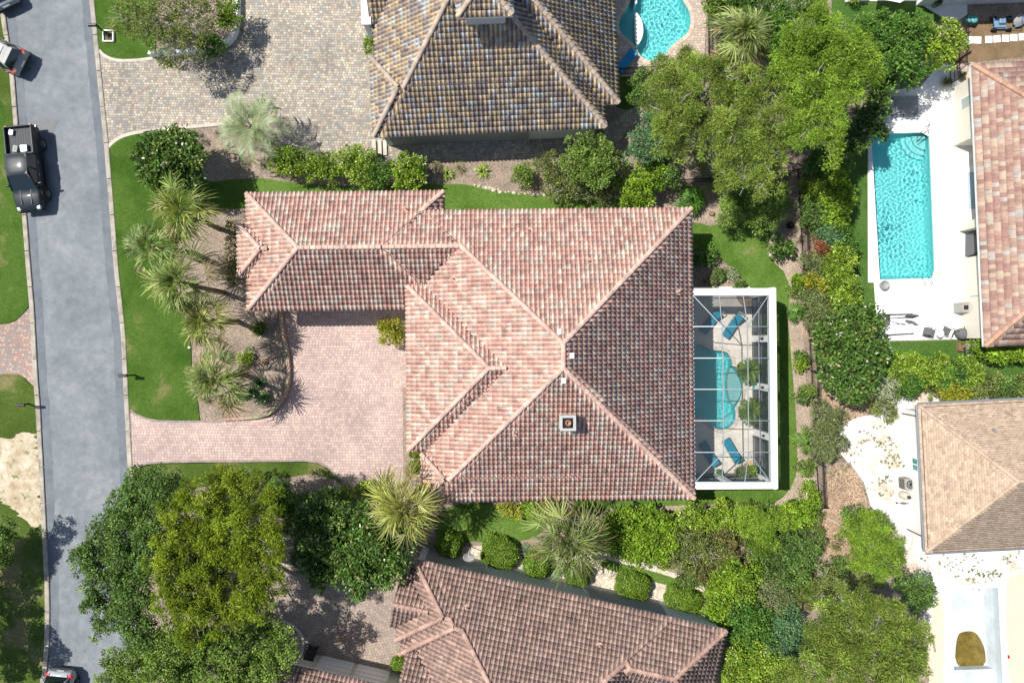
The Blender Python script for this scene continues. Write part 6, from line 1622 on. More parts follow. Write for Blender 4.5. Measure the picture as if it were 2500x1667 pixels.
def pickup(px, py, fwd):
    R = place('pickup_truck', 'black pickup truck with open bed and loose gear, parked on the left kerb', px, py, fwd, 'pickup truck')
    hw = .98
    mb = MB(); mb.grid([rrect(x, h, a, b, .1, .06) for x, h, a, b in ((-2.92,.88,.55,.98),(-2.86,.96,.5,1.1),(-2.0,hw,.42,1.12),(-.95,hw,.40,1.12))]); part(mb, 'bed_body', 'paint_black', R)
    mb = MB()
    for s in (-1, 1): mb.box((-1.9, s*.93, 1.22), (1.95, .11, .34), bev=.04)
    mb.box((-2.86, 0, 1.2), (.1, 1.86, .36), bev=.04); mb.box((-.96, 0, 1.22), (.09, 1.86, .34), bev=.03); part(mb, 'bed_wall', 'paint_black', R)
    mb = MB(); mb.box((-1.9, 0, 1.125), (1.85, 1.72, .012))
    for k in range(9): mb.box((-1.9, -.72+.18*k, 1.135), (1.8, .06, .014))
    part(mb, 'bed_floor', 'bed_liner', R)
    mb = MB(); mb.grid([rrect(x, h, a, b, .1, .06) for x, h, a, b in ((-.95,hw,.40,1.16),(.3,hw,.38,1.17),(1.2,hw,.40,1.16),(1.35,hw,.42,1.14))]); part(mb, 'cab_body', 'paint_black', R)
    mb = MB(); mb.grid([rrect(x, h, a, b, .16, .04) for x, h, a, b in ((1.35,.97,.42,1.15),(2.0,.96,.42,1.12),(2.55,.92,.45,1.05),(2.82,.82,.5,.92),(2.9,.74,.55,.82))])
    for s in (-1, 1): mb.box((1.95, s*.36, 1.135), (1.1, .05, .03), s*-.04, bev=.01)
    part(mb, 'hood', 'paint_black', R)
    # cabin: glass house with a roof panel
    lo = [(-.9,-.90),(-.9,.90),(1.42,.92),(1.42,-.92)]; 
    bot = [(-.92,-.92,1.15),(.2,-.94,1.16),(1.5,-.90,1.15),(1.5,.90,1.15),(.2,.94,1.16),(-.92,.92,1.15)]
    top = [(-.78,-.72,1.82),(.1,-.75,1.86),(.62,-.70,1.83),(.62,.70,1.83),(.1,.75,1.86),(-.78,.72,1.82)]
    mb = MB(); mb.grid([bot, top], smooth=False); part(mb, 'window_glass', 'car_glass', R)
    mb = MB(); rg = []
    for x, hwx, zz in ((-.82,.66,1.80),(-.74,.72,1.86),(-.4,.75,1.90),(0,.76,1.915),(.35,.74,1.90),(.58,.70,1.86),(.66,.66,1.82)):
        rg.append([(x, hwx*s_, zz - .075*abs(s_)**3.2) for s_ in np.linspace(-1, 1, 11)])
    mb.grid(rg, closed=False, caps=False); part(mb, 'roof', 'paint_black', R)
    mb = MB()
    for a, b in ((0,0),(5,5),(2,2),(3,3),(1,1),(4,4)): mb.tube([bot[a], top[b]], .05, 6)
    part(mb, 'pillar', 'paint_black', R)
    mb = MB(); mb.box((.95, 0, 1.2), (.6, 1.55, .1)); mb.box((.7, -.4, 1.3), (.18, .5, .3)); mb.box((.7, .4, 1.3), (.18, .5, .3)); part(mb, 'dashboard', 'seat', R)
    for s in (-1, 1):
        mb = MB(); mb.box((1.15, s*1.12, 1.2), (.14, .26, .2), s*.2, bev=.05); mb.tube([(1.2, s*.95, 1.15), (1.17, s*1.05, 1.18)], .03, 6); part(mb, 'side_mirror', 'paint_black', R)
        mb = MB(); mb.box((2.66, s*.70, .9), (.42, .26, .2), s*-.35, bev=.06); part(mb, 'headlight', 'clear_lamp', R)
        mb = MB(); mb.box((-2.9, s*.85, 1.12), (.1, .2, .46), bev=.03); part(mb, 'tail_light', 'red_lamp', R)
        mb = MB(); mb.tube([(-.8, s*1.03, .42), (1.2, s*1.03, .42)], .05, 8); part(mb, 'side_step', 'trim', R)
        for x in (-.35, .5):
            mb = MB(); mb.box((x, s*.99, 1.02), (.2, .04, .04), bev=.01); part(mb, 'door_handle', 'steel', R)
        for x in (-1.8, 1.72):
            mb = MB(); mb.tube([(x+math.cos(a)*.5, s*.985, .42+math.sin(a)*.5) for a in np.linspace(-.1, math.pi+.1, 12)], .045, 6); part(mb, 'wheel_arch', 'trim', R)
            mb = MB(); mb.lathe((0,0,0), [(.44, -.02), (.44, .14)], 20, M=Matrix.Translation((x, s*.99, .42)) @ Matrix.Rotation(math.pi/2*s, 4, 'X')); part(mb, 'wheel_well', 'trim', R)
            wheel(R, x, s*.93, .4, .27)
    mb = MB(); mb.box((2.86, 0, .62), (.2, 1.75, .26), bev=.08); part(mb, 'front_bumper', 'trim', R)
    mb = MB(); mb.box((-2.98, 0, .62), (.18, 1.8, .22), bev=.05); part(mb, 'rear_bumper', 'steel', R)
    # the gear in the bed: things of their own
    mat = R.matrix_basis
    for nm, lab, x, y, d, mt in (('tool_case', 'grey tool case in the pickup bed, left of the wire crate', -1.3, -.25, (.48,.34,.28), 'plastic_grey'), ('wire_crate', 'pale wire crate in the pickup bed near the cab', -1.3, .3, (.5,.48,.22), 'grey_metal'), ('folded_bag', 'crumpled grey bag at the pickup tailgate', -2.5, -.5, (.4,.3,.16), 'grey_metal')):
        mb = MB(); mb.box((0,0,d[2]/2), d, bev=.03)
        for k in (-1, 0, 1): mb.box((d[0]*.3*k, 0, d[2]+.006), (.03, d[1]*.96, .02))
        mb.tube([(-d[0]*.2, 0, d[2]), (-d[0]*.15, 0, d[2]+.05), (d[0]*.15, 0, d[2]+.05), (d[0]*.2, 0, d[2])], .012, 5)
        o = mb.build(nm, M[mt]); o.location = mat @ Vector((x, y, 1.145)); o.rotation_euler = (0, 0, R.rotation_euler.z+random.uniform(-.3, .3)); tagit(o, lab, 'cargo')
    return R

def suv(name, label, px, py, fwd, pmat, roofmat, L=4.7, cat='car', hgt=1.68):
    R = place(name, label, px, py, fwd, cat); h = L/2; hw = .94
    st = [(-h,.72,.5,.88),(-h+.06,.84,.42,.98),(-h+.35,.92,.34,1.03),(-h+1.2,hw,.30,1.04),(0,hw,.28,1.02),(h-1.5,hw,.30,1.01),(h-.7,.91,.34,.94),(h-.2,.82,.42,.82),(h,.68,.5,.70)]
    mb = MB(); mb.grid([rrect(x, w, a, b, .13, .07) for x, w, a, b in st]); part(mb, 'body', pmat, R)
    bot = [(-h+.28,-.80,1.0),(-h+.9,-.90,1.02),(h-1.55,-.88,1.0),(h-1.15,-.72,.98),(h-1.15,.72,.98),(h-1.55,.88,1.0),(-h+.9,.90,1.02),(-h+.28,.80,1.0)]
    top = [(-h+.62,-.60,hgt-.1),(-h+1.1,-.66,hgt-.03),(h-2.35,-.66,hgt-.03),(h-2.1,-.60,hgt-.06),(h-2.1,.60,hgt-.06),(h-2.35,.66,hgt-.03),(-h+1.1,.66,hgt-.03),(-h+.62,.60,hgt-.1)]
    mb = MB(); mb.grid([bot, top], smooth=False); part(mb, 'window_glass', 'car_glass', R)
    mb = MB(); mb.grid([[(x, y*1.03, z-.02) for x, y, z in top], [(x, y*1.0, z+.02) for x, y, z in top], [(x*.97, y*.88, z+.05) for x, y, z in top]]); part(mb, 'roof', pmat, R)
    if roofmat:
        mb = MB(); q = [(x*.82+.05, y*.78, hgt+.034) for x, y, z in top]; mb.grid([[(x, y, z-.03) for x, y, z in q], q], smooth=False); part(mb, 'sunroof', roofmat, R)
    mb = MB(); mb.box((-h+.52, 0, hgt-.03), (.26, 1.2, .04), bev=.015); part(mb, 'rear_spoiler', pmat, R)
    for s in (-1, 1):
        mb = MB()
        for a, b in ((0,0),(1,1),(2,2),(3,3)):
            A = bot[a]; B = top[b]; mb.tube([(A[0], A[1]*s*-1 if s > 0 else A[1], A[2]), (B[0], B[1]*s*-1 if s > 0 else B[1], B[2])], .04, 6)
        part(mb, 'pillar', pmat, R)
        mb = MB(); mb.tube([(-h+1.0, s*.62, hgt+.05), (h-2.4, s*.62, hgt+.06)], .022, 6); part(mb, 'roof_rail', 'steel', R)
        mb = MB(); mb.grid([[(-h+.10,s*.88,.82),(-h+.03,s*.6,.84),(-h+.05,s*.6,.98),(-h+.12,s*.87,.98)],[(-h+.42,s*.945,.86),(-h+.2,s*.62,.9),(-h+.22,s*.62,1.06),(-h+.46,s*.93,1.04)]], smooth=False); part(mb, 'tail_light', 'red_lamp', R)
        mb = MB(); mb.box((h-.32, s*.70, .76), (.4, .24, .14), s*-.4, bev=.04); part(mb, 'headlight', 'clear_lamp', R)
        mb = MB(); mb.box((h-1.55, s*1.02, 1.04), (.16, .2, .14), bev=.05); part(mb, 'side_mirror', pmat, R)
        for x in (-h+.95, h-.95):
            mb = MB(); mb.lathe((0,0,0), [(.40, -.02), (.40, .1)], 20, M=Matrix.Translation((x, s*.93, .36)) @ Matrix.Rotation(math.pi/2*s, 4, 'X')); part(mb, 'wheel_well', 'trim', R)
            wheel(R, x, s*.86, .35, .23)
    mb = MB(); mb.box((-h-.01, 0, .5), (.16, 1.6, .2), bev=.06); part(mb, 'rear_bumper', 'trim', R)
    mb = MB(); mb.box((h-.02, 0, .48), (.16, 1.5, .2), bev=.06); part(mb, 'front_bumper', 'trim', R)
    mb = MB(); mb.box((-h-.02, 0, .78), (.02, .5, .13)); part(mb, 'number_plate', 'white_paint', R)
    return R
pickup(85, 421, (.097, .995))
suv('silver_suv', 'silver car with white sunroof, rear half showing at the left edge', 2, 132, (-.9, -.44), 'paint_silver', 'roof_glass')
suv('grey_car', 'grey car corner at the very top left', 2, -43, (-.42, -.9), 'paint_grey', None, 4.6, hgt=1.5)
suv('parked_van', 'pale grey-blue car at the bottom left edge of the road', 158, 1706, (-.1, .99), 'paint_van', None, 4.8, 'car', 1.8)

# --- mailboxes
def mailbox(label, px, py, ang, brick=False):
    R = empty('mailbox', W(px, py), ang, label, 'mailbox', 'mailboxes on posts')
    mb = MB(); mb.box((0,0,.55), (.1,.1,1.1), bev=.01); mb.box((-.12,0,1.0), (.5,.07,.07)); part(mb, 'post', 'black_metal', R)
    mb = MB(); mb.tube([(.08,0,.75), (-.2,0,.98)], .03, 6); part(mb, 'brace', 'black_metal', R)
    mb = MB(); rings = [[(x, math.cos(a)*.11, 1.10+max(-.06, math.sin(a)*.13)) for a in np.linspace(-.6, math.pi+.6, 10)] for x in (-.48, .06)]; mb.grid(rings, smooth=False); part(mb, 'box', 'dark_metal', R)
    mb = MB(); mb.box((-.49,0,1.12), (.015,.2,.18)); part(mb, 'lid', 'black_metal', R)
    mb = MB(); mb.box((-.1,.125,1.2), (.2,.012,.05)); part(mb, 'flag', 'red_lamp', R); return R
mailbox('black mailbox on the main lawn edge, halfway along the road', 329, 915, 0)
mailbox('black mailbox on the west lawn across the road', 71, 985, math.pi)
mailbox('black mailbox beside a small white planter frame at the top', 257, 80, 0)
fr = empty('lawn_planter', W(268,90), label='small square white planter frame on the top lawn', cat='planter')
for dx, dy, w_, d_ in ((0,13,.72,.08),(0,-13,.72,.08),(12,0,.08,.8),(-12,0,.08,.8)):
    mb = MB(); p = W(268+dx, 91+dy); mb.box((p.x, p.y, .13), (w_, d_, .2), bev=.01); mb.build('frame_board', M['white_paint'], fr)
mb = MB(); p = W(268, 91); mb.box((p.x, p.y, .1), (.66, .72, .03)); mb.build('soil', M['soil'], fr)
blade_tuft('frame_plant', 'small dark plant growing in the white planter frame', 'plant', 264, 88, 14, [(.05,.09,.03),(.08,.13,.04)], 50, .5, .03)

# --- loungers and patio furniture
def lounger(label, px, py, fwd, cushion, frame, group, L=1.85, w=.62, back=.5, handle=True, z=.07):
    """fwd points from foot to head in the photograph"""
    R = empty('sun_lounger', W(px, py) + Vector((0,0,z)), math.atan2(-fwd[1], fwd[0]), label, 'lounger', group)
    mb = MB()
    for s in (-1, 1): mb.tube([(-L/2, s*w*.47, .3), (L/2, s*w*.47, .3)], .022, 6)
    mb.tube([(-L/2, -w*.47, .3), (-L/2, w*.47, .3)], .022, 6); part(mb, 'frame', frame, R)
    for x in (-L*.38, L*.34):
        for s in (-1, 1):
            mb = MB(); mb.tube([(x, s*w*.45, 0), (x, s*w*.45, .3)], .022, 6); part(mb, 'leg', frame, R)
    hx = L*.14; rise = math.sin(back)*L*.36; run = math.cos(back)*L*.36
    mb = MB(); mb.box(((-L/2+hx)/2, 0, .355), (L/2+hx-.01, w*.92, .08), bev=.03)
    for k in range(1, 5): mb.box((-L/2+(L/2+hx)*k/5, 0, .397), (.02, w*.9, .008))
    part(mb, 'seat_cushion', cushion, R)
    Mb = Matrix.Translation((hx+run/2, 0, .355+rise/2)) @ Matrix.Rotation(-back, 4, 'Y'); mb = MB(); mb.box((0,0,0), (L*.36, w*.92, .08), bev=.03, M=Mb)
    for k in (-1, 0, 1): mb.box((0,0,0), (.02, w*.9, .09), M=Mb @ Matrix.Translation((L*.1*k, 0, .002)))
    part(mb, 'back_cushion', cushion, R)
    if handle:
        e = Vector((hx+run, 0, .34+rise)); d = Vector((math.cos(back), 0, math.sin(back)))*.2
        mb = MB(); mb.tube([e+Vector((0,-w*.42,0)), e+d*.9+Vector((0,-w*.40,0)), e+d+Vector((0,-w*.25,0)), e+d+Vector((0,w*.25,0)), e+d*.9+Vector((0,w*.40,0)), e+Vector((0,w*.42,0))], .035, 6); part(mb, 'head_rail', frame, R)
    return R
lounger('blue lounger in full sun at the north end of the enclosure', 1784, 796, (30,-44), 'blue_fabric', 'plastic_grey', 'blue loungers in the enclosure')
lounger('blue lounger half in roof shade at the north end of enclosure', 1731, 786, (34,-44), 'blue_fabric', 'plastic_grey', 'blue loungers in the enclosure')
lounger('blue lounger in full sun at the south end of the enclosure', 1783, 1098, (32,55), 'blue_fabric', 'plastic_grey', 'blue loungers in the enclosure', handle=False)
lounger('blue lounger half in roof shade at the south end of enclosure', 1727, 1106, (32,55), 'blue_fabric', 'plastic_grey', 'blue loungers in the enclosure', handle=False)
lounger('bright blue lounger in house shade beside the freeform pool', 1526, 156, (26,-32), 'blue_bright', 'plastic_grey', None, handle=False, back=.15, w=.68)
lounger('upper white lounger on the white stone deck', 2184, 756, (-1,.03), 'white_fabric', 'dark_metal', 'white loungers on the white deck', L=2.0, w=.7, back=.25, handle=False, z=.09)
lounger('lower white lounger on the white stone deck', 2187, 804, (-1,.06), 'white_fabric', 'dark_metal', 'white loungers on the white deck', L=2.0, w=.7, back=.25, handle=False, z=.09)
def chair(label, px, py, fwd, z=.09):
    R = empty('patio_chair', W(px, py) + Vector((0,0,z)), math.atan2(-fwd[1], fwd[0]), label, 'chair', 'dark sling chairs on the white deck')
    mb = MB(); mb.box((.05,0,.36), (.52,.5,.03), bev=.01)
    for k in range(6): mb.box((.05,-.2+.08*k,.378), (.5,.03,.012))
    part(mb, 'seat', 'grey_fabric', R)
    Mb = Matrix.Translation((-.36,0,.58)) @ Matrix.Rotation(-.95, 4, 'Y'); mb = MB(); mb.box((0,0,0), (.55,.5,.03), bev=.01, M=Mb)
    for k in range(6): mb.box((0,0,0), (.52,.03,.04), M=Mb @ Matrix.Translation((0,-.2+.08*k,.0)))
    part(mb, 'backrest', 'grey_fabric', R)
    for s in (-1, 1):
        mb = MB(); mb.tube([(-.35,s*.3,.02),(.3,s*.3,.02),(.34,s*.3,.3),(.2,s*.3,.56),(-.35,s*.3,.6),(-.55,s*.28,.78)], .018, 6); part(mb, 'armrest', 'dark_metal', R)
        mb = MB(); mb.tube([(-.3,s*.3,.02),(-.3,s*.3,.58)], .018, 6); part(mb, 'leg', 'dark_metal', R)
    return R
chair('dark sling chair left of the small round white table', 2262, 812, (.95,.25)); chair('dark sling chair right of the small round white table', 2302, 808, (-.85,-.45))
R = empty('round_table', W(2284,815)+Vector((0,0,.09)), label='small round white table between the dark chairs', cat='table')
mb = MB(); mb.lathe((0,0,0), [(.0,.5),(.26,.5),(.27,.485),(.26,.47),(0,.47)][::-1], 24, caps=False); part(mb, 'table_top', 'white_paint', R)
mb = MB(); mb.tube([(0,0,.02),(0,0,.47)], .035, 8); part(mb, 'leg', 'white_paint', R); mb = MB(); mb.lathe((0,0,0), [(.2,0),(.2,.02),(.03,.04)], 20); part(mb, 'base', 'white_paint', R)
# slatted daybed
R = empty('slatted_daybed', W(2202,263)+Vector((0,0,.09)), .045, 'grey slatted daybed on the white deck under the oak', 'daybed')
for k in range(15):
    mb = MB(); mb.box((0,-.6+.086*k,.42), (1.72,.065,.03), bev=.006); part(mb, 'slat', 'plastic_grey', R)
for x in (-.8, 0, .8):
    for y in (-.58, .58):
        mb = MB(); mb.box((x,y,.2), (.07,.07,.4)); part(mb, 'leg', 'dark_metal', R)
mb = MB(); mb.box((0,-.62,.36), (1.74,.04,.08)); mb.box((0,.62,.36), (1.74,.04,.08)); part(mb, 'side_rail', 'dark_metal', R)
# umbrella stand with folded side-arm umbrella
R = empty('folded_umbrella', W(2156,779)+Vector((0,0,.09)), label='folded side-arm umbrella on a dark square base between white loungers', cat='umbrella')
mb = MB(); mb.box((0,0,.05), (.82,.8,.1), bev=.03); part(mb, 'base_plate', 'grey_fabric', R); mb = MB(); mb.lathe((.08,.02,0), [(.12,.1),(.12,.16),(.05,.18)], 14); part(mb, 'collar', 'steel', R)
mb = MB(); mb.tube([(.08,.02,.1),(.1,.02,1.4),(.12,.02,2.4)], .035, 8); part(mb, 'pole', 'dark_metal', R); mb = MB(); mb.tube([(.1,.02,1.2),(.6,.1,2.1),(1.0,.14,2.5)], .025, 6); part(mb, 'arm', 'dark_metal', R)
mb = MB(); mb.tube([(1.0,.14,2.45),(.98,.14,1.8),(.95,.12,1.1)], [.05,.16,.1], 8); part(mb, 'folded_canopy', 'grey_fabric', R)
# open umbrella at the top edge
pu = W(2192,-50,2.5); R = empty('open_umbrella', (pu.x, pu.y, .06), label='pale umbrella at the top edge casting a shadow on the lawn', cat='umbrella')
mb = MB(); pr_ = [(math.cos(a)*1.5, math.sin(a)*1.5) for a in [2*math.pi*k/8+.2 for k in range(8)]]
for k in range(8):
    a, b = pr_[k], pr_[(k+1) % 8]; mb.face([(0,0,2.75),(a[0],a[1],2.2),(b[0],b[1],2.2)])
part(mb, 'canopy', 'white_fabric', R); mb = MB(); mb.tube([(0,0,0),(0,0,2.75)], .025, 8); part(mb, 'pole', 'steel', R)
for k in range(8):
    mb = MB(); mb.tube([(0,0,2.72),(pr_[k][0],pr_[k][1],2.18)], .01, 5); part(mb, 'rib', 'steel', R)
# pots
def pot(label, px, py, r, h, mat, z=.07, plant_sp=None, pr=12, ph=.6, name='plant_pot', pal=None):
    R = empty(name, W(px, py)+Vector((0,0,z)), label=label, cat='pot')
    mb = MB(); mb.lathe((0,0,0), [(r*.68,0),(r*.9,h*.4),(r,h*.85),(r*1.08,h*.92),(r*1.08,h),(r*.88,h),(r*.85,h*.85),(0.01,h*.84)], 20); part(mb, 'pot_body', mat, R)
    if plant_sp == 'blade':
        V, F, C = [], [], []; rng = np.random.default_rng(int(px)); pal_ = np.array(pal or [(.1,.17,.04),(.14,.22,.05)]); R_ = pr/K
        for i in range(90):
            az = rng.uniform(0, 6.28); d = np.array((math.cos(az), math.sin(az), 0)); s_ = math.sqrt(rng.uniform(.03, 1)); b = np.array((0,0,h*.85)); hh = ph*(1-.4*s_)
            strip_leaf(V, F, C, [b, b+d*R_*s_*.5+np.array((0,0,hh)), b+d*R_*s_+np.array((0,0,hh*.6))], [.02,.035,.004], np.array((0,0,1.0))+d*.4, pal_[rng.integers(2)]*rng.uniform(.7, 1.3))
        link('foliage', mesh_np('foliage', np.array(V), np.array(F), M['frond'], np.array(C)), R, False)
    elif plant_sp:
        rng = np.random.default_rng(int(px)); rr = pr/K; V, F, C = foliage(rng, [(0,0,h+ph*.4,rr,ph*.6),(rr*.3,rr*.2,h+ph*.5,rr*.6,ph*.4)], plant_sp, 1.3)
        link('foliage', mesh_np('foliage', V, F, M[SPECIES[plant_sp]['m']], C), R, False)
    return R
pot('round grey bowl planter at the pool corner of the white deck', 2151, 697, .3, .42, 'plastic_grey', .09)
pot('teal glazed pot by the south railing of the enclosure', 1750, 1148, .2, .5, 'teal_glaze', .07, 'blade', 7, .25)
pot('grey potted plant between lounger and planting quarter-circle', 1797, 1150, .16, .45, 'plastic_grey', .07, 'olive', 13, .6)
pot('pot with yellow-green leaves at the enclosure column', 1836, 1146, .15, .3, 'terracotta', .07, 'bright', 14, .4)
pot('terracotta oval pot at the east fence', 1972, 946, .2, .35, 'terracotta', .0)
pot('grey tub with spiky plant on the top patio', 2278, 16, .24, .4, 'plastic_grey', .06, 'blade', 13, .6)
pot('white pot with bush at the top patio edge', 2080, 0, .25, .4, 'white_paint', .06, 'laurel', 15, .6)
pot('black pot at the foot of concrete steps', 928, 386, .2, .35, 'black_metal', .05)
pot('dark round pot in tree shade on the east bed', 1925, 552, .24, .35, 'black_metal', .0)
feather_palm('potted arching palm left of the tail ornament, upper', 1830, 905, 30, .95, [(.12,.20,.03),(.09,.16,.025)], 18, 'potted_palm', 'arching palms beside the pool shelf', 'plant', True, 1.0, 16, .05)
feather_palm('potted arching palm below the tail ornament, lower', 1834, 1003, 30, .95, [(.12,.20,.03),(.09,.16,.025)], 18, 'potted_palm', 'arching palms beside the pool shelf', 'plant', True, 1.0, 16, .05)
q = [(1836,1158)] + [(1836-math.cos(a)*32, 1158-math.sin(a)*36) for a in np.linspace(0, math.pi/2, 10)]
ground_slab('planting_quarter', q, .05, .085, simple('straw_gravel', (.56,.39,.22), .95, var=.2, scale=14))
ground_slab('planting_quarter', [(1836,712)] + [(1836-math.cos(a)*42, 712+math.sin(a)*42) for a in np.linspace(0, math.pi/2, 10)], .05, .085, M['mulch'])
# tail ornament on a slim stand
R = empty('tail_ornament', W(1832,940)+Vector((0,0,.07)), label='teal fish-tail ornament at the pool shelf edge', cat='ornament')
mb = MB(); mb.tube([(0,0,0),(0,0,.55)], [.06,.03], 8); part(mb, 'stand', 'teal_glaze', R)
mb = MB()
for s in (-1, 1):
    mb.grid([[(0,0,.52),(.02,0,.58),(-.02,0,.60),(-.03,0,.54)],[(-.02,s*.12,.62),(.03,s*.13,.66),(-.06,s*.14,.70),(-.08,s*.12,.64)],[(-.18,s*.2,.66),(-.12,s*.24,.69),(-.2,s*.26,.70),(-.22,s*.21,.67)]], smooth=False)
part(mb, 'fluke', simple('aqua_glaze', (.06,.40,.36), .3, var=.1), R)
# pool handrails
def handrail(label, pts, r=.022, mat='dark_metal'):
    R = empty('pool_handrail', pts[0][0], label=label, cat='handrail')
    for P in pts: mb = MB(); mb.tube(P, r, 7); mb.build('rail', M[mat], R)
M['bronze'] = simple('bronze_rail', (.10,.085,.06), .35, .6, .1)
handrail('bent handrail at the steps of the rectangular pool', [[W(2240,346,-.3), W(2238,338,.3), W(2255,314,.75), W(2268,305,.8), W(2262,310,.1)], [W(2258,340,-.3), W(2240,345,.3), W(2262,322,.75), W(2272,300,.8), W(2266,306,.1)]], mat='bronze')
R = handrail('pool exit ladder rails at the lower end of rectangular pool', [[W(2252,676,-.2), W(2251,676,.55), W(2256,686,.8), W(2260,694,.6), W(2256,695,.1)], [W(2268,675,-.2), W(2267,675,.55), W(2273,685,.8), W(2277,692,.6), W(2273,694,.1)]], mat='bronze')
R = empty('pool_cleaner_hose', W(2290,667), label='pale hose with small tan float lying on the white deck', cat='hose')
mb = MB(); mb.tube([W(x, y, .11) for x, y in chaikin([(2292,667),(2300,662),(2306,655),(2314,656),(2314,668),(2318,680),(2328,690),(2340,694),(2350,693)], 2, False)], .014, 5); mb.build('hose', simple('aqua_hose', (.45,.58,.56), .5), R)
mb = MB(); p = W(2288,667); mb.box((p.x,p.y,.13), (.28,.18,.08), bev=.02); mb.tube([p+Vector((-.1,0,.15)), p+Vector((-.45,-.02,.1))], .02, 6); mb.build('float', simple('tan_plastic', (.62,.50,.34), .6), R)
# dark covered fire bowl, box heater, ladder, grill, rug and chairs under the eave
R = empty('covered_bowl', W(2339,815)+Vector((0,0,.09)), label='round dark covered fire bowl on the white deck', cat='fire bowl')
mb = MB(); mb.lathe((0,0,0), [(.34,0),(.40,.25),(.38,.5),(.26,.6),(.05,.63)], 18); part(mb, 'cover', 'grey_fabric', R)
mb = MB(); mb.tube([(.05,.35,.5),(.05,.5,.5)], .03, 6); part(mb, 'handle', 'dark_metal', R)
R = empty('box_heater', W(2337,752)+Vector((0,0,.09)), .03, 'square grey box heater beside the house window', 'heater')
mb = MB(); mb.box((0,0,.42), (.72,.72,.84), bev=.02); part(mb, 'case', 'plastic_grey', R); mb = MB(); mb.box((0,0,.85), (.3,.3,.03)); part(mb, 'grate', 'black_metal', R)
mb = MB()
for s in (-1,1): mb.box((0,s*.3,.855), (.74,.1,.03)); mb.box((s*.3,0,.853), (.1,.5,.03))
part(mb, 'top_frame', simple('grey_wood', (.30,.27,.23), .8, var=.2), R)
R = empty('folding_ladder', W(2366,858), label='grey metal ladder leaning at the corner of the flat-tiled house', cat='ladder')
for dx in (-10, 10):
    mb = MB(); mb.tube([W(2366+dx,884,.05), W(2370+dx*.95,838,1.9)], .028, 6); mb.build('stile', M['grey_metal'], R)
for k in range(8):
    t_ = (k+.5)/8; mb = MB(); mb.tube([W(2356,884,.05).lerp(W(2360.5,838,1.9), t_), W(2376,884,.05).lerp(W(2379.5,838,1.9), t_)], .018, 5); mb.build('rung', M['grey_metal'], R)
R = empty('tool_box', W(2344,846), label='brown wooden box beside the ladder', cat='box')
for dx, dy, a, b in ((0,.27,.62,.06),(0,-.27,.62,.06),(.28,0,.06,.5),(-.28,0,.06,.5)):
    mb = MB(); p = W(2344,846); mb.box((p.x+dx,p.y+dy,.2), (a,b,.4)); mb.build('side_board', M['wood'], R)
mb = MB(); p = W(2344,846); mb.box((p.x,p.y,.08), (.5,.48,.1)); mb.build('bottom', M['soil'], R)
R = empty('covered_grill', W(2368,600)+Vector((0,0,.09)), label='grill under a dark cover beside the house eave', cat='grill')
mb = MB(); mb.grid([[(-.42,-.8,0),(.4,-.85,0),(.42,.85,0),(-.4,.8,0)],[(-.36,-.72,.7),(.36,-.75,.75),(.36,.75,.75),(-.36,.7,.7)],[(-.2,-.4,1.1),(.2,-.42,1.12),(.2,.42,1.12),(-.2,.4,1.1)]], smooth=False); part(mb, 'cover', 'grey_fabric', R)
R = empty('patio_rug', W(2376,466)+Vector((0,0,.092)), .045, 'pale blue patterned rug under the eave chairs', 'rug')
mb = MB(); mb.box((0,0,.008), (.9,2.6,.012)); part(mb, 'rug_body', simple('blue_rug', (.36,.45,.52), .95, var=.3, scale=9), R)
for k, y in enumerate((432, 466, 498)):
    R = empty('eave_chair', W(2392, y)+Vector((0,0,.1)), .045, ('top', 'middle', 'bottom')[k] + ' pale-framed chair on the blue rug under the eave', 'chair', 'chairs on the blue rug')
    mb = MB(); mb.box((0,0,.32), (.6,.6,.1), bev=.03); part(mb, 'seat', 'grey_fabric', R); mb = MB(); mb.box((.3,0,.55), (.1,.6,.45), bev=.03); part(mb, 'backrest', 'grey_fabric', R)
    for s in (-1, 1): mb = MB(); mb.box((0,s*.33,.42), (.66,.06,.06)); part(mb, 'armrest', simple('pale_wood%d' % (k*2+s), (.55,.5,.42), .8), R)
    for x in (-.28,.28):
        for s in (-1,1): mb = MB(); mb.box((x,s*.33,.2), (.05,.05,.4)); part(mb, 'leg', 'white_paint', R)
# satellite dish
R = empty('satellite_dish', W(1145,1357), label='grey satellite dish on the wall of the mauve house', cat='satellite dish')
zz = 2.2; p = W(1145,1357,zz); Md = Matrix.Translation(p) @ Matrix.Rotation(.5, 4, 'X')
mb = MB(); mb.lathe((0,0,0), [(.02,0),(.16,.015),(.3,.07),(.40,.14),(.405,.13),(.3,.05),(.02,-.02)], 24, M=Md, caps=False); mb.build('dish', M['plastic_grey'], R)
mb = MB(); mb.tube([Md @ Vector((0,.38,.12)), Md @ Vector((0,.42,.45))], .02, 6); mb.build('feed_arm', M['white_paint'], R)
mb = MB(); mb.tube([(p.x,p.y,0), (p.x,p.y,1.9), p], .03, 8); mb.build('mast', M['grey_metal'], R)
# wheeled bin on the tan driveway
R = empty('wheeled_bin', W(765,1586), -.22, 'dark wheeled bin beside the garage wing', 'bin')
mb = MB(); mb.grid([[(-.26,-.26,.06),(.26,-.26,.06),(.26,.26,.06),(-.26,.26,.06)],[(-.33,-.36,1.0),(.33,-.36,1.0),(.33,.36,1.0),(-.33,.36,1.0)]], smooth=False); part(mb, 'bin_body', 'trim', R)
mb = MB(); mb.box((0,0,1.04), (.72,.8,.07), bev=.03); part(mb, 'lid', 'trim', R)
for s in (-1,1): mb = MB(); mb.lathe((0,0,0), [(.13,-.03),(.13,.03)], 14, M=Matrix.Translation((s*.3,.3,.13)) @ Matrix.Rotation(math.pi/2, 4, 'Y')); part(mb, 'wheel', 'tyre', R)
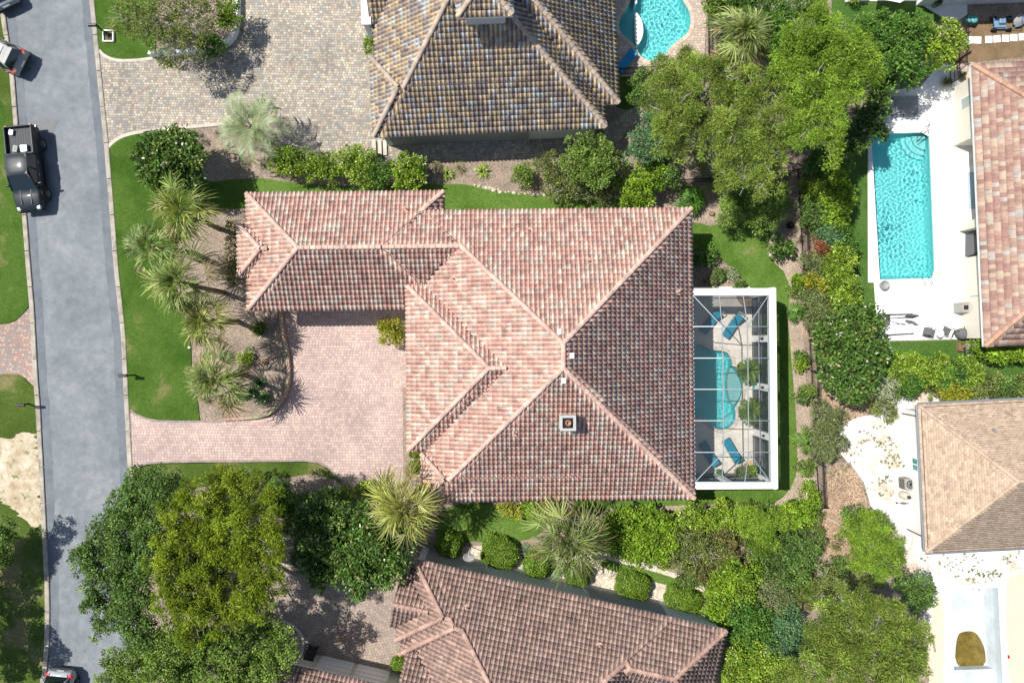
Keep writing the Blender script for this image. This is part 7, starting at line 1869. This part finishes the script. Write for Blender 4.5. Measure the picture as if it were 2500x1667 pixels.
# air conditioner, water tank and small gear on the sand
R = empty('air_conditioner', W(2206,1176), .05, 'grey outdoor air conditioner with round fan beside the shingle house', 'air conditioner')
mb = MB(); mb.box((0,0,.42), (.78,.78,.84), bev=.05); part(mb, 'case', simple('olive_grey_case', (.22,.21,.18), .6), R)
for k in range(9): mb = MB(); mb.box((-.395,-.32+.08*k,.42), (.02,.03,.7)); part(mb, 'louvre', 'trim', R)
mb = MB(); mb.box((0,0,.85), (.8,.8,.03), bev=.012); part(mb, 'top_panel', 'plastic_grey', R)
mb = MB(); mb.lathe((0,0,0), [(.30,.866),(.30,.885),(.27,.885),(.27,.868)], 24); 
for k in range(12): a = math.pi*k/12; mb.box((0,0,.882), (.58,.008,.008), a)
part(mb, 'fan_guard', 'trim', R)
mb = MB()
for k in range(4): mb.box((0,0,.87), (.5,.1,.008), math.pi*k/4)
part(mb, 'fan_blade', 'steel', R)
R = empty('pressure_tank', W(2200,1206), label='beige rounded pressure tank below the air conditioner', cat='tank')
mb = MB(); mb.lathe((0,0,0), [(.2,0),(.27,.08),(.30,.35),(.28,.62),(.16,.78),(.05,.82)], 18); part(mb, 'tank_body', simple('beige_tank', (.50,.46,.38), .5), R); mb = MB(); mb.lathe((0,0,0), [(.08,.8),(.08,.95),(.12,.96),(.12,1.02),(.02,1.04)], 12); part(mb, 'valve_head', 'dark_metal', R)
R = empty('garden_pump', W(2203,1227), label='small dark pump with pipes below the tank', cat='pump')
mb = MB(); mb.box((0,0,.12), (.34,.14,.24), bev=.04); mb.tube([(-.1,0,.2),(-.3,0,.22),(-.32,0,.02)], .03, 6); mb.tube([(.12,0,.2),(.2,.05,.4)], .03, 6); part(mb, 'pump_body', 'grey_fabric', R); mb = MB(); mb.lathe((-.42,0,0), [(.07,0),(.07,.06),(.02,.08)], 12); part(mb, 'cap', 'dark_metal', R)
R = empty('coiled_hose', W(2176,1201), label='small coiled hose on the white sand', cat='hose'); mb = MB()
mb.tube([(math.cos(a)*(.1+.004*a), math.sin(a)*(.1+.004*a), .02+.006*a) for a in np.linspace(0, 14, 60)], .015, 5); part(mb, 'coil', simple('red_grey_hose', (.45,.32,.30), .6), R)
R = empty('valve_ring', W(1964,810), label='terracotta-coloured oval ring lying on the east bed', cat='ring'); mb = MB()
mb.tube([(math.cos(a)*.14, math.sin(a)*.24, .04) for a in np.linspace(0, 2*math.pi, 28)], .035, 6); part(mb, 'ring_body', simple('pink_clay', (.55,.34,.26), .8), R)
mb = MB(); mb.lathe((0,0,0), [(.09,.0),(.09,.05),(.01,.055)], 14); part(mb, 'lid', 'plastic_grey', R)
R = empty('tree_stump', W(1737,522), label='round brown tree stump in the mulch at north-east roof corner', cat='stump'); mb = MB()
mb.lathe((0,0,0), [(.2,0),(.17,.12),(.16,.22),(.13,.235),(.01,.235)], 14); part(mb, 'stump_body', 'wood', R)
# stepping stones in the bare yard
for k, (x, y) in enumerate(((2348,103),(2367,99),(2386,99.5),(2413,98),(2433,96.5),(2454,95),(2474,93.5),(2495,91.5))):
    mb = MB(); mb.box((0,0,.03), (.49,.5,.06), bev=.012); o = mb.build('stepping_stone', M['white_stone']); o.location = W(x, y); o.rotation_euler = (0,0,random.uniform(-.08,.08)+.04)
    tagit(o, ['first','second','third','fourth','fifth','sixth','seventh','last'][k] + ' white stepping stone from the fence in the bare yard', 'stepping stone', 'stepping stones in the bare yard')
# teal lids and carts in the shade of the pink tiled house
for k, (x, y) in enumerate(((2353,56),(2366,57))):
    mb = MB(); mb.lathe((0,0,0), [(.2,0),(.22,.5),(.25,.52),(.25,.58),(.1,.62),(.01,.62)], 18); o = mb.build('teal_tub', simple('teal_plastic%d' % k, (.10,.36,.36), .5)); o.location = W(x, y); tagit(o, ['left', 'right'][k] + ' teal tub with lid in the shade of the pink tiled house', 'tub', 'teal tubs')
R = empty('beach_cart', W(2440,62), .03, 'blue-framed cart with wheels in the shade of the pink tiled house', 'cart')
mb = MB()
for s in (-1,1): mb.tube([(-.75,s*.35,.25),(.75,s*.35,.25),(1.1,s*.3,.75)], .025, 6); mb.tube([(-.75,s*.35,.25),(-.8,s*.35,.6)], .025, 6)
mb.tube([(-.8,-.35,.6),(-.8,.35,.6)], .025, 6); mb.tube([(1.1,-.3,.75),(1.1,.3,.75)], .025, 6); part(mb, 'frame', simple('blue_frame', (.12,.25,.40), .5), R)
mb = MB(); mb.box((-.2,0,.3), (.9,.6,.05), bev=.02); mb.box((-.1,.1,.42), (.45,.4,.2), bev=.04); part(mb, 'tray', simple('blue_tray', (.16,.26,.38), .6), R)
for x in (-.55,.5):
    for s in (-1,1): mb = MB(); mb.lathe((0,0,0), [(.1,-.04),(.2,-.05),(.2,.05),(.1,.04)], 18, M=Matrix.Translation((x,s*.42,.2)) @ Matrix.Rotation(math.pi/2,4,'X')); part(mb, 'wheel', 'tyre', R)
R = empty('round_cover', W(2478,58), .03, 'grey oval cover leaning in the shade at the right edge', 'cover'); mb = MB()
mb.lathe((0,0,0), [(.02,.1),(.35,.06),(.42,.0),(.43,-.02)], 20, M=Matrix.Translation((0,0,.45)) @ Matrix.Rotation(.5,4,'X')); part(mb, 'cover_disc', 'plastic_grey', R); mb = MB(); mb.tube([(0,0,0),(0,0,.5)], .05, 8); part(mb, 'stand', 'dark_metal', R)
# oval bits at the unfinished pool
mb = MB(); mb.lathe((0,0,0), [(.12,0),(.14,.1),(.1,.16),(.02,.17)], 12); o = mb.build('red_bucket', M['red_lamp']); o.location = W(2458,1601); tagit(o, 'small red bucket beside the unfinished pool', 'bucket')
mb = MB(); mb.box((0,0,.03), (.14,1.2,.05), .15); o = mb.build('wooden_board', simple('weathered_board', (.28,.25,.21), .9, var=.2)); o.location = W(2279,1570); tagit(o, 'weathered board lying on tan sand beside the pine', 'board')
# magnolia blossoms: part of their trees
for o in [q for q in list(COL.objects) if q.name.startswith('magnolia') and q.type == 'EMPTY']:
    cr = [c for c in o.children if c.name.startswith('crown')][0]; me = cr.data; rng = random.Random(o.name); n = len(me.vertices)
    for _ in range(4):
        best = max((me.vertices[rng.randrange(n)].co for _ in range(30)), key=lambda c: c.z); mb = MB(); f = rng.choice(((.50,.36,.26),(.45,.26,.18),(.62,.52,.42)))
        for k in range(6):
            a = k*math.pi/3; d = Vector((math.cos(a), math.sin(a), .35)); s_ = Vector((-d.y, d.x, 0)); b = best+Vector((0,0,.03)); mb.face([b, b+d*.05+s_*.03, b+d*.10, b+d*.05-s_*.03], 0, f)
        mb.build('blossom', M['leaf'], o)
